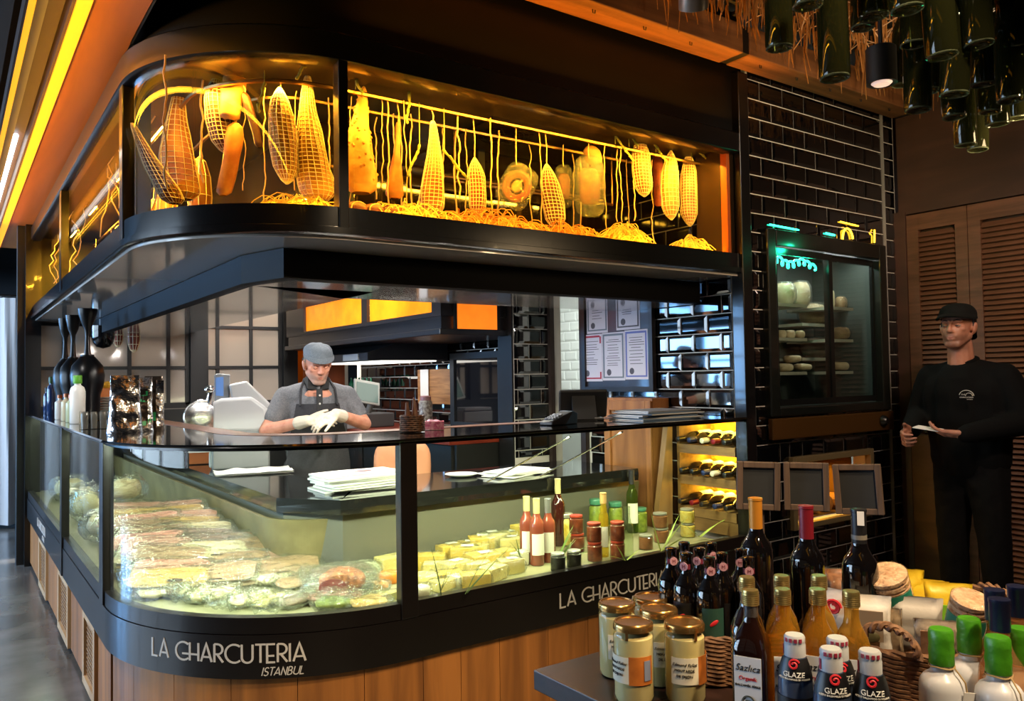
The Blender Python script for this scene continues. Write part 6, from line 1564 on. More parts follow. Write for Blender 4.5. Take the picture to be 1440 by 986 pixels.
for i, p in enumerate(locs):
    H, R = .25, .031
    r_ = thing('balsamic_bottle', 'small black balsamic bottle '+BN[i], 'bottle', (p.x, p.y, TT+.02), faces(p)+rnd(-.5, .5), None)
    MB().lathe([(R*.9, 0), (R, .005), (R, H*.64), (R*.94, H*.70), (R*.74, H*.755), (.0155, H*.80), (.0125, H*.83), (.0125, H*.96), (.0135, H*.965), (.0135, H*.995), (.011, H)], 22).build('glass', BK, r_, world=False)
    sl_ = MB().patch(.0128, -PI/2-1.1, -PI/2+1.1, H*.86, H*.905, 8).build('neck_band', MS, r_, smooth=60, world=False)
    M_ = Matrix.Translation((0, -.0150, H*.885)) @ Matrix.Rotation(PI/2, 4, 'X')
    MB().prism([(.0095*math.cos(a*PI/10), .0095*math.sin(a*PI/10)) for a in range(20)], -.0015, .0005, M_).build('seal', SEAL, sl_, smooth=0, world=False)
    q = text_mb('M', .011); q.map(lambda v: Vector((v.x, -.0156-v.z, H*.885-.004+v.y))); q.build('letter', MS, sl_, smooth=0, world=False)
    lb = MB().patch(R+.0005, -PI/2-.8, -PI/2+.8, H*.30, H*.58, 10).build('label', LEAFG if i == 5 else GLK, r_, smooth=60, world=False)
    if i in (2, 5): MB().ell((0, 0, 0), (.011, .0012, .0045), 10).map(lambda v: Ry(-.6) @ v+Vector((0, -R-.0016, H*.46))).build('leaf_print', REDP, lb, world=False)
# three tall wine bottles at the back in a low wire tray
WCOL = [('orange', mat('orange_capsule', '#c8842c', .35, .3)), ('dark red', mat('dark_red_capsule', '#7a1a28', .35, .2)), ('black', mat('black_capsule', '#1c1c20', .35))]
wl = []
for i, (x, y) in enumerate(((1062, 700), (1133, 711), (1207, 716))):
    p = onZ(x, y, 1.152)
    wl.append(p)
    r_ = thing('wine_bottle', 'tall dark wine bottle with %s capsule standing behind the oils' % WCOL[i][0], 'wine bottle', (p.x, p.y, TT+.058), faces(p))
    H, R = .312, .0375
    MB().lathe(wine_prof(H, R), 28).build('glass', BK, r_, smooth=50, world=False)
    MB().lathe([(.0155, H*.76), (.0157, H*.985), (.0168, H*.988), (.0168, H+.002), (.012, H+.003)], 20).build('capsule', WCOL[i][1], r_, world=False)
    if i == 2:
        MB().lathe([(.0160, H*.80), (.0160, H*.83)], 20).build('band', mat('grey_band', '#77726a', .4), r_, world=False)
        MB().box((.004, -.0166, H*.95), (.014, .0015, .03)).build('tax_stamp', PAPER, r_, smooth=0, world=False)
    MB().patch(R+.0004, -PI/2-2.4, -PI/2-.95 if i == 0 else -PI/2-1.4, H*.2, H*.5, 8).build('label', CRL, r_, smooth=60, world=False)
ctr = sum(wl, Vector())/3
wt_ = thing('bottle_riser', 'low wicker edged riser under the three tall wine bottles', 'riser', (ctr.x, ctr.y, TT), math.atan2(wl[2].y-wl[0].y, wl[2].x-wl[0].x))
MB().box((0, 0, .030), (.56, .12, .054)).build('box', TBM, wt_, smooth=0, world=False, bevel=.004)
for sy in (-1, 1): MB().tube([(-.28+.56*i/30, sy*.064, .05+.004*math.sin(i*1.6)) for i in range(31)], .006, 6).build('wicker_edge', WK, wt_, world=False)
# chalkboards on wooden stands
CHF = mat('chalk_frame', '#5a4638', .65, wood=(30, 30, 4), col2='#3c2d23'); CHB = mat('chalk_slate', '#14171a', .75, noise_=8, col2='#1b1d20')
for i, (x, y, w_, h_, tl, lb) in enumerate(((1066, 683, 59, 67, .03, 'left small framed chalkboard on a stick above the orange capped wine bottle'), (1134, 684, 60, 67, .0, 'middle small framed chalkboard on a stick above the dark red capsule'), (1207, 688, 63, 70, -.05, 'right small framed chalkboard on a stick above the black capsule'))):
    t = 2.30; p = onT(x, y, t); k = t/FPX; W, H = w_*k, h_*k
    r_ = thing('chalkboard', lb, 'chalkboard', (p.x, p.y, TT), faces(p)+(.15, .0, -.15)[i])
    zc = p.z-TT; fw = .017
    T = lambda v: Ry(tl) @ v+Vector((0, 0, zc))
    MB().box((0, 0, 0), (W-2*fw+.004, .006, H-2*fw+.004)).map(T).build('slate', CHB, r_, smooth=0, world=False)
    for sx in (-1, 1):
        MB().box((sx*(W/2-fw/2), -.003, 0), (fw, .016, H)).map(T).build('frame_bar', CHF, r_, smooth=0, world=False, bevel=.002)
        MB().box((0, -.003, sx*(H/2-fw/2)), (W-2*fw-.0005, .016, fw)).map(T).build('frame_bar', CHF, r_, smooth=0, world=False, bevel=.002)
    MB().box((.006, .012, zc/2-.02), (.020, .010, zc-.042)).build('stick', CHF, r_, smooth=0, world=False)
    MB().box((.006, .012, .009), (.09, .06, .018)).build('stand_base', CHF, r_, smooth=0, world=False)
# handled wicker basket with bags of grains and rice cakes
c2 = onZ(1285, 950, TT+.06)
bs = basket('wicker_basket', 'oval wicker basket with loop handle full of bags and rice cakes', 1.74, .88, .215, .15, .115, 12, handle=(-2.5, .64), rot=-.45, flare=1.1)
KRAFT = mat('white_kraft', '#d9d4cc', .55, bump=(20, .3)); YEL = mat('yellow_bag', '#d8b828', .4, bump=(16, .4)); GRYB = mat('grey_bag', '#b9b5b0', .45, bump=(14, .3)); BRSP = mat('brown_spice', '#9a5f34', .5, noise_=60, col2='#6e3c1c'); TEAL = mat('teal_label', '#1c7a66', .5); RICE = mat('rice_cake', '#d9b896', .7, noise_=70, col2='#b98a66', bump=(90, .8))
def gbag(name, label, x, y0, y1, w_, t, m, th=.022, rz=0, tilt=.1, extra=None, wrap_=None, zmin=.80):
    p1 = onT(x, y0, t); p0 = onT(x, y1, t); k = t/FPX
    z0 = max(zmin, p0.z); H = p1.z-z0; W = w_*k
    r_ = thing(name, label, 'bag', (p0.x, p0.y, z0), faces(p0)+rz); r_.rotation_euler = (tilt, 0, faces(p0)+rz)
    o_ = Vector((x*.1, y0*.1, 0))
    def fn(u, v):
        a = 2*PI*u; ca, sa = math.cos(a), math.sin(a)
        d = th*(math.sin(PI*min(1, v*1.08))**.5 if v < .92 else .06)+.0015
        n_ = .006*noise.noise(Vector((ca*3, sa*2, v*5))+o_)
        return Vector((W/2*math.copysign(abs(ca)**.45, ca)*(1-.06*math.sin(PI*v)), d*math.copysign(abs(sa)**.9, sa)+n_, v*H))
    MB().grid(fn, 24, 14, True).build('pouch', m, r_, smooth=50, world=False)
    if wrap_:
        MB().grid(lambda u, v: Vector((fn(u, v).x*1.03, fn(u, v).y*1.12, fn(u, v).z*1.02)), 26, 14, True).build('film', FILM, r_, world=False)
    if extra: extra(r_, W, H, th)
    return r_
def swirl_x(r_, W, H, th):
    MB().tube([(.016*math.cos(k*.5)*(1-k*.022)-.005, -th-.008, H*.72+.016*math.sin(k*.5)*(1-k*.022)) for k in range(30)], .003, 5).build('swirl_print', REDP, r_, world=False)
def win_x(r_, W, H, th): MB().box((.0, -th-.006, H*.55), (W*.62, .003, H*.5)).build('window', mat('bag_window', '#8d7a62', .3), r_, smooth=0, world=False); MB().ell((.0, -th-.010, H*.38), (.022, .003, .013), 12).build('leaf_print', mat('olive_leaf', '#4b4424', .6), r_, world=False)
gbag('spice_bag', 'clear bag of brown spice leaning at the back of the handled basket', 1200, 803, 880, 62, 1.86, BRSP, .03, .2, -.35, None, True)
gbag('grain_bag', 'yellow topped bag standing behind the left rice cake roll', 1262, 798, 880, 70, 1.86, YEL, .02, .1)
gbag('grain_bag', 'white bag with a red swirl print behind the rightmost amber oil', 1183, 828, 900, 50, 1.68, KRAFT, .015, -.3, .1, swirl_x)
gbag('grain_bag', 'white bag with a clear window and leaf print in the handled basket', 1222, 836, 920, 62, 1.66, KRAFT, .02, .0, .05, win_x)
gbag('grain_bag', 'yellow and green bag in the middle of the handled basket', 1302, 815, 890, 62, 1.82, YEL, .02, -.15, .0)
gbag('grain_bag', 'yellow bag with green lower part behind the right rice cake roll', 1335, 820, 890, 62, 1.74, YEL, .02, .1, .0, lambda r_, W, H, th: MB().box((0, -th-.004, H*.35), (W*.7, .003, H*.5)).build('green_print', mat('leaf_green', '#78b82c', .5), r_, smooth=0, world=False))
gbag('grain_bag', 'grey white bag standing in the centre of the handled basket', 1291, 838, 915, 66, 1.68, GRYB, .02, .1, .1)
gbag('label_pack', 'clear pack with a brown printed label at the basket\'s front rim', 1316, 868, 925, 56, 1.60, mat('pack_pale', '#b9a594', .4), .014, .1, .2, lambda r_, W, H, th: MB().box((0, -th-.004, H*.5), (W*.72, .003, H*.6)).build('label', mat('brown_print_label', '#9a7458', .6, noise_=80, col2='#7d5a40'), r_, smooth=0, world=False), True)
gbag('label_pack', 'small clear pack tucked in front of the white window bag', 1250, 850, 925, 40, 1.66, mat('pack_sand', '#b59a7c', .5), .014, -.1, .2, None, True)
def ricecake(label, x, y0, y1, w_, t, tx, tilt):
    p1 = onT(x, y0, t); k = t/FPX; R = w_*k/2; n = 7; th = .0135
    H = n*th
    r_ = thing('rice_cakes', label, 'rice cakes', (p1.x, p1.y, p1.z-H), faces(p1)); r_.rotation_euler = (tilt[0], tilt[1], faces(p1))
    for i in range(n): MB().lathe([(R*.90, i*th), (R, i*th+.003), (R, i*th+th-.003), (R*.9, i*th+th-.0008)], 26).build('cake', RICE, r_, smooth=30, world=False)
    MB().lathe([(R*.92, -.045), (R*1.0, -.04), (R*1.0, -.001)], 26).build('lower_cakes', RICE, r_, world=False)
    lb = MB().patch(R+.001, -PI/2-1.3, -PI/2+1.2, -.04, H*.66, 16).build('label', TEAL, r_, smooth=60, world=False)
    m = MB()
    for i, (s, sz) in enumerate(tx):
        q = text_mb(s, sz, align='LEFT'); q.map(lambda v: (lambda a_: Vector(((R+.003+v.z)*math.cos(a_), (R+.003+v.z)*math.sin(a_), H*.40-i*.019+v.y)))(-PI/2-.75+v.x/R)); m.add(q.v, q.f)
    m.build('lettering', WHITE, lb, smooth=0, world=False)
    MB().lathe([(R*1.02, -.045), (R*1.03, H*.5), (R*1.02, H), (R*.5, H+.003)], 26).build('wrap', glass('clear_wrap', (.97, .98, .97), .1, 1.45, bump=(40, .5)), r_, world=False)
ricecake('roll of round rice cakes with teal label, left of the two', 1256, 796, 880, 58, 1.74, [('V.S', .011)], (.38, -.2))
ricecake('roll of round rice cakes with teal label and white lettering, right of the two', 1352, 830, 920, 52, 1.62, [('CO', .014), ('GDAY', .014)], (.3, .2))
# rosé bottles with navy capsules
for i, (x, y) in enumerate(((1398, 829), (1405, 842), (1430, 824))):
    p = onZ(x, y, TT+.30)
    r_ = thing('rose_bottle', 'pale rosé bottle with navy capsule, '+('behind the shorter navy one', 'shortest and nearest of the three', 'at the picture\'s right border')[i], 'bottle', (p.x, p.y, TT), faces(p))
    H, R = .30, .034
    MB().lathe(wine_prof(H, R, .0135), 24).build('glass', glass('pale_rose', (.95, .74, .55), .02, 1.5, body=.35, bodycol='#d8a070'), r_, smooth=50, world=False)
    MB().lathe([(.0152, H*.83), (.0154, H*.975), (.0162, H*.98), (.0162, H), (.012, H+.001)], 20).build('capsule', mat('navy_capsule', '#1b2240', .3, .3), r_, world=False)
# white olive oil bottles with green wax caps and paper tags
GWX = mat('green_wax', '#4a9a1e', .38, noise_=12, col2='#3d8416', bump=(30, .35)); WHB = mat('white_bottle', '#dfe2ea', .3, coat=.2); RAF = mat('raffia', '#b89c6a', .7)
for i, (x, y) in enumerate(((1322.7, 884), (1362, 869), (1402.6, 895), (1436, 883))):
    H, R = .25, .035
    p = onZ(x, y, TT+H)
    r_ = thing('olive_oil_bottle', 'white olive oil bottle with green wax cap, '+('leftmost, before the handled basket', 'back one between two others', 'nearest one with raffia at the neck', 'cut by the picture\'s right border')[i], 'bottle', (p.x, p.y, TT), faces(p)+(.0, .5, -.2, .2)[i])
    MB().lathe([(R*.92, 0), (R, .006), (R, H*.62), (R*.96, H*.665), (R*.80, H*.70), (R*.55, H*.725), (.017, H*.74), (.017, H*.80)], 26).build('body', WHB, r_, smooth=50, world=False)
    MB().lathe([(.0185, H*.775), (.0192, H*.78), (.0186, H*.82), (.0196, H*.86), (.0182, H*.90), (.0190, H*.93), (.0186, H*.985), (.0165, H)], 22).build('cap', GWX, r_, world=False)
    MB().tube([(.0188*math.cos(a*PI/10), .0188*math.sin(a*PI/10), H*.765+.001*math.sin(a)) for a in range(20)], .0014, 5, closed=True).build('neck_cord', RAF, r_, world=False)
    if i in (0, 2, 3):
        MB().tube([(.018, -.008, H*.765), (.032, -.022, H*.70), (.034, -.020, H*.64)], .0014, 5).build('tag_cord', RAF, r_, world=False)
        MB().box((.036, -.020, H*.54), (.022, .0018, .05), Ry(.12) @ Rz(.5)).build('paper_tag', PAPER, r_, smooth=0, world=False)
    else:
        MB().patch(R+.0005, -PI/2-.9, -PI/2-.2, H*.25, H*.5, 8).build('green_mark', mat('mark_green', '#9ab8a0', .6), r_, smooth=60, world=False)

# ------------------------------------------------------------ empty bottles, straw and spotlights under the ceiling
random.seed(41)
HB = glass('hanging_bottle_glass', (.20, .24, .12), .02, 1.5, body=.3, bodycol='#3a3c20')
hb = [(1096, 67, 38), (1136, 7, 43), (1174, 109, 42), (1229, 22, 42), (1213, 38.5, 33), (1276, 12.7, 45), (1285, 62, 37), (1325, 78, 43), (1377, 62, 40), (1407, 13, 35), (1342, 132, 39), (1306, 126.5, 33), (1291, 154, 36), (1342, 164, 32), (1382, 118, 35), (1422, 140, 38), (1392, 157, 32), (1403, 174, 31), (1432, 165, 30), (1358, 203.5, 30), (1375, 210, 28), (1367, 76, 30), (1268, 119, 28), (1425, 70, 38), (1400, 98, 32), (1350, 20, 38), (1320, 30, 34)]
proto = None
for i, (x, y, w_) in enumerate(hb):
    t = .074*FPX/w_; p = onT(x, y, t)
    if proto is None:
        proto = thing('hanging_bottle', 'x', 'bottle', (0, 0, 0))
        R = .037
        MB().lathe([(R*.55, .004), (R*.8, -.002), (R*.95, .0), (R, .008), (R, .19), (R*.93, .21), (R*.55, .245), (.0145, .265), (.0140, .305), (.0155, .308), (.0155, .318)], 20).build('glass', HB, proto, smooth=50, world=False)
        MB().tube([(R*.9*math.cos(a*PI/12), R*.9*math.sin(a*PI/12), -.001) for a in range(24)], .003, 5, closed=True).build('base_rim', glass('rim_glass', (.5, .55, .4), .02, 1.6, body=.5, bodycol='#7a8468'), proto, world=False)
        MB().tube([(0, 0, .31), (.003, 0, .45), (0, 0, .9)], .0016, 4).build('wire', BLACKM, proto, world=False)
        o = proto
    else: o = clone(proto, (0, 0, 0))
    o.location = p; o.rotation_euler = (rnd(-.05, .05), rnd(-.05, .05), rnd(0, 6)); o['group'] = 'empty bottles hanging under the ceiling'
    rows_ = [sorted([q for q in hb if lo <= q[1] < hi]) for lo, hi in ((0, 50), (50, 100), (100, 150), (150, 300))]
    for rn, rr in zip(('top', 'second', 'third', 'lowest'), rows_):
        if (x, y, w_) in rr: o['label'] = 'empty green bottle in the %s row of the ceiling cluster, %s from the left' % (rn, ORD[rr.index((x, y, w_))])
# dark wire mesh ceiling with dry straw and roots hanging down
gr = thing('hanging_grid', 'dark metal grid under the ceiling that carries bottles and straw', 'grid', (3.5, 1.5, 3.16))
q = MB()
for k in range(17): q.bb((1.6+k*.22, -.2, 3.212), (1.62+k*.22, 2.52, 3.23))
for k in range(13): q.bb((1.5, -.2+k*.22, 3.231), (5.3, -.18+k*.22, 3.245))
tag(q.build('bars', BLACKM, gr, smooth=0), kind='stuff')
M_DRY = mat('dry_roots', '#a8743a', .8, noise_=10, col2='#7a4e22')
q = MB()
for i in range(800):
    x = rnd(2.4, 4.9); y = rnd(1.7, 2.48); L = rnd(.05, .16) if rnd(0, 1) < .8 else rnd(.15, .28); z = 3.215
    q.tube([(x, y, z), (x+rnd(-.012, .012), y+rnd(-.01, .01), z-L*.5), (x+rnd(-.02, .02), y, z-L)], [.0055, .0042, .0015], 4)
tag(q.build('dry_roots', M_DRY), 'fringe of dry brown straw hanging from the ceiling grid', 'straw', kind='stuff')
q = MB()
for i in range(150):
    x = rnd(2.2, 4.0); y = rnd(1.5, 2.38); z = 3.19+rnd(-.04, .03); a = rnd(0, 6.28); L = rnd(.1, .3); b = rnd(-.12, .1)
    q.tube([(x+L*(f-.5)*math.cos(a)+rnd(-.01, .01), y+L*(f-.5)*math.sin(a), z+b*(f-.5)**2*4+rnd(-.01, .01)) for f in (0, .2, .4, .6, .8, 1)], .0025, 4)
tag(q.build('dry_twigs', mat('pale_twig', '#c9a582', .7)), 'tangle of pale dry twigs over the timber beam', 'twigs', kind='stuff')
for (x, y, t, lb, on, m) in ((1240, 118, 2.9, 'black cylinder downlight between the hanging bottles', True, BLACKM), (975, 12, 2.75, 'grey tilted spotlight at the ceiling above the beam', False, mat('spot_grey', '#7d7772', .35, .4))):
    p = onT(x, y, t)
    r_ = thing('spotlight', lb, 'spotlight', p)
    if on:
        MB().lathe([(.045, .004), (.052, 0), (.052, .13), (.045, .135)], 24).build('body', m, r_, world=False)
        MB().lathe([(.028, -.004), (.036, .003), (.036, .006)], 20).build('lens', mat('spot_lens', '#ffffff', .3, emit=((1, .62, .5), .3)), r_, world=False)
        MB().tube([(0, 0, .13), (0, 0, 3.42-p.z)], .008, 6).build('stem', BLACKM, r_, world=False)
    else:
        T = Matrix.Rotation(-.5, 4, 'Y') @ Matrix.Rotation(.45, 4, 'X')
        MB().lathe([(.042, .004), (.05, 0), (.052, .10), (.03, .14)], 24, T).build('body', m, r_, world=False)
        for k in range(4): MB().tube([T @ Vector(((.012+.009*k)*math.cos(a*PI/12), (.012+.009*k)*math.sin(a*PI/12), -.001)) for a in range(24)], .0022, 4, closed=True).build('lens_ring', mat('lens_ring', '#cfc6b8', .3, .6), r_, world=False)
        MB().tube([T @ Vector((0, 0, .13)), (0.03, 0, .2), (.03, 0, 3.42-p.z)], .007, 6).build('bracket', BLACKM, r_, world=False)

# ------------------------------------------------------------ people
def remesh(mb, name, m, parent, voxel=.006, smooth_it=4, fac=.6, deform=None):
    me = mb.mesh('tmp'); ob = bpy.data.objects.new('tmp', me); COL.objects.link(ob)
    r = ob.modifiers.new('r', 'REMESH'); r.mode = 'VOXEL'; r.voxel_size = voxel; r.use_smooth_shade = True
    s = ob.modifiers.new('s', 'SMOOTH'); s.factor = fac; s.iterations = smooth_it
    bpy.context.view_layer.update()
    dg = bpy.context.evaluated_depsgraph_get()
    out = bpy.data.meshes.new_from_object(ob.evaluated_get(dg))
    bpy.data.objects.remove(ob); bpy.data.meshes.remove(me)
    out.name = name
    if deform:
        n = len(out.vertices); co = np.empty(n*3, dtype=np.float64); out.vertices.foreach_get('co', co); co = deform(co.reshape(-1, 3)); out.vertices.foreach_set('co', co.ravel()); out.update()
    out.polygons.foreach_set('use_smooth', [True]*len(out.polygons))
    out.materials.clear(); out.materials.append(m)
    o = bpy.data.objects.new(name, out); COL.objects.link(o); o.parent = parent
    return o
def head_mb(T):
    """head in head space: centre between the ears, -y is the face"""
    m = MB()
    m.ell((0, .018, .032), (.075, .094, .092), 24).ell((0, -.028, -.028), (.062, .068, .088), 24)
    m.ell((0, -.060, -.088), (.029, .031, .027), 16)
    for s in (-1, 1):
        m.cap((s*.051, -.004, -.048), (s*.020, -.064, -.090), .021, .021)
        m.ell((s*.041, -.056, -.012), (.022, .025, .020), 12)
        m.ell((s*.079, .014, -.006), (.010, .021, .033), 12, Ry(s*.2) @ Rx(-.15))
        m.ell((s*.0105, -.101, -.026), (.0080, .0095, .0075), 10)
        m.cap((s*.012, -.087, .030), (s*.044, -.072, .030), .0088, .0088)
        m.ell((s*.013, -.086, -.050), (.018, .009, .012), 10)
    m.cap((0, -.090, .022), (0, -.110, -.020), .0080, .0098); m.ell((0, -.108, -.024), (.0110, .0115, .009), 12)
    m.cap((-.017, -.0880, -.0535), (.017, -.0880, -.0535), .0058, .0058).cap((-.014, -.0870, -.0650), (.014, -.0870, -.0650), .0064, .0064)
    m.cap((0, .02, -.07), (0, .035, -.19), .056, .062)
    m.map(lambda p: T @ p)
    return m
def face_deform(Ti, T):
    Ti = np.array(Ti); Tn = np.array(T)
    def f(co):
        h = np.c_[co, np.ones(len(co))] @ Ti.T
        p = h[:, :3]
        for s in (-1, 1):
            d = np.sqrt(((p-np.array((s*.031, -.086, .006)))**2*np.array((.8, .5, 1.6))).sum(1))
            p[:, 1] += .011*np.exp(-(d/.014)**2)
        d = np.sqrt(((p-np.array((0, -.098, -.0595)))**2*np.array((.15, .3, 9))).sum(1)); p[:, 1] += .0020*np.exp(-(d/.007)**2)
        return (np.c_[p, np.ones(len(p))] @ Tn.T)[:, :3]
    return f
def beard(o, Ti, hi=-.030):
    n = len(o.data.vertices); co = np.empty(n*3); o.data.vertices.foreach_get('co', co); co = co.reshape(-1, 3)
    p = (np.c_[co, np.ones(n)] @ np.array(Ti).T)[:, :3]
    sm = lambda x, a, b: np.clip((x-a)/(b-a), 0, 1)
    w = sm(-p[:, 2], -hi, -hi+.022)*sm(-p[:, 2], .135, .112)*sm(-p[:, 1], -.012, .010)*(np.abs(p[:, 0]) < .085)
    w *= 1-np.exp(-((p[:, 0]/.019)**2+((p[:, 2]+.0595)/.011)**2)**2)
    a = o.data.attributes.new('beard', 'FLOAT', 'POINT'); a.data.foreach_set('value', w.astype(np.float32))
def bearded(m, col, amount):
    nt = m.node_tree; N = nt.nodes; L = nt.links; b = N['Principled BSDF']
    src = b.inputs['Base Color'].links[0].from_socket
    at = N.new('ShaderNodeAttribute'); at.attribute_name = 'beard'
    mm = N.new('ShaderNodeMath'); mm.operation = 'MULTIPLY'; mm.inputs[1].default_value = amount; L.new(at.outputs['Fac'], mm.inputs[0])
    mx = N.new('ShaderNodeMix'); mx.data_type = 'RGBA'; L.new(mm.outputs[0], mx.inputs[0]); L.new(src, mx.inputs[6]); mx.inputs[7].default_value = lin(col); L.new(mx.outputs[2], b.inputs['Base Color'])
def face_parts(root, T, eye, brow, lip, closed=False, iris='#3a2a1c'):
    for s in (-1, 1):
        e = MB().ell((s*.031, -.0745, .005), (.0118, .0110, .0110), 14).map(lambda p: T @ p).build('eye', mat('eye_white', '#948a82', .25), root, world=False)
        if not closed: MB().ell((s*.031-.0015, -.0850, .0040), (.0060, .0018, .0060), 10).map(lambda p: T @ p).build('iris', mat('iris_'+iris[1:], iris, .1), e, world=False)
        # lids follow the eyeball
        def lid(k0, k1):
            def fn(u, v):
                a = -1.15+2.3*u; b = k0+(k1-k0)*v
                return T @ Vector((s*.031+.0136*math.sin(a)*math.cos(b), -.0755-.0128*math.cos(a)*math.cos(b), .005+.0125*math.sin(b)))
            return fn
        MB().grid(lid(.10 if not closed else -.55, 1.35), 9, 5).build('upper_lid', eye, root, world=False); MB().grid(lid(-1.3, -.42), 9, 4).build('lower_lid', eye, root, world=False)
        MB().tube([T @ Vector((s*.014, -.0955, .0285)), T @ Vector((s*.030, -.0905, .0330)), T @ Vector((s*.047, -.0770, .0295))], [.0026, .0032, .0014], 6).build('eyebrow', brow, root, world=False)
    MB().tube([T @ Vector((-.024, -.0840, -.0585)), T @ Vector((-.008, -.0925, -.0552)), T @ Vector((0, -.0925, -.0560)), T @ Vector((.008, -.0925, -.0552)), T @ Vector((.024, -.0840, -.0585))], [.001, .0028, .0025, .0028, .001], 6).build('lips', lip, root, world=False)
    MB().tube([T @ Vector((-.017, -.0870, -.0620)), T @ Vector((0, -.0925, -.0640)), T @ Vector((.017, -.0870, -.0620))], [.001, .0034, .001], 6).build('lips', lip, root, world=False)
def hand_mb(m, W, dirv, palm_n, side, curls, L=.185, splay=.5, k=1.0, thumb=(0.6, .5), elbow=None):
    """hand from wrist W: dirv = finger direction, palm_n = palm normal, side = direction of the thumb edge"""
    d = Vector(dirv).normalized(); n = Vector(palm_n); n = (n-d*n.dot(d)).normalized(); s = d.cross(n)
    if s.dot(Vector(side)) < 0: s = -s
    P = lambda a, b, c: W+d*a*k+s*b*k+n*c*k
    for b0, b1 in ((-.028, -.030), (-.010, -.010), (.010, .011), (.026, .031)): m.cap(P(.012, b0*.75, 0), P(.088, b1, 0), .0145*k, .0115*k, 10)
    m.ell(P(.05, 0, 0), (.03*k, .03*k, .018*k), 10)
    if elbow is None: m.cap(P(-.03, 0, 0), P(.02, 0, 0), .024*k, .024*k)
    else: m.cap(W.lerp(elbow, .20), W, .040, .035).cap(W, P(.03, 0, 0), .034, .027*k)       # glove cuff over the wrist
    lens = (.066, .082, .088, .078); off = (-.031, -.011, .010, .031)
    for i in range(4):
        c = curls if not isinstance(curls, (list, tuple)) else curls[i]
        p = P(.090, off[i], 0); a = 0; seg = (lens[i]*.45, lens[i]*.32, lens[i]*.23); r = (.0092, .0084, .0076, .0066)
        sp_ = (off[i]/.031)*.10*splay
        for j in range(3):
            a += c*(.9, 1.1, .7)[j]
            v = (d*math.cos(a)+n*math.sin(a)+s*sp_*math.cos(a)).normalized(); q = p+v*seg[j]*k
            m.cap(p, q, r[j]*k, r[j+1]*k, 10); p = q
    p = P(.022, .026, .004); v = (d*math.cos(thumb[0])+s*math.sin(thumb[0])).normalized()
    for L_, r0, r1, cb in ((.042, .0150, .0112, 0), (.032, .0108, .0098, thumb[1]*.5), (.026, .0098, .0080, thumb[1])):
        vv = (v+n*cb-s*cb*.5).normalized(); q = p+vv*L_*k; m.cap(p, q, r0*k, r1*k, 10); p = q
    return m
SK1 = mat('skin_light', '#c98f76', .5, noise_=22, col2='#b97a62', sub=.08); SK2 = mat('skin_tan', '#b07a62', .5, noise_=22, col2='#9c6650', sub=.08)
bearded(SK1, '#9a8d84', .55); bearded(SK2, '#3a2c26', .45)
def arm_mb(m, A, B, C, r=(.052, .040, .028)): m.cap(A, B, r[0], r[1]).cap(B, C, r[1], r[2])

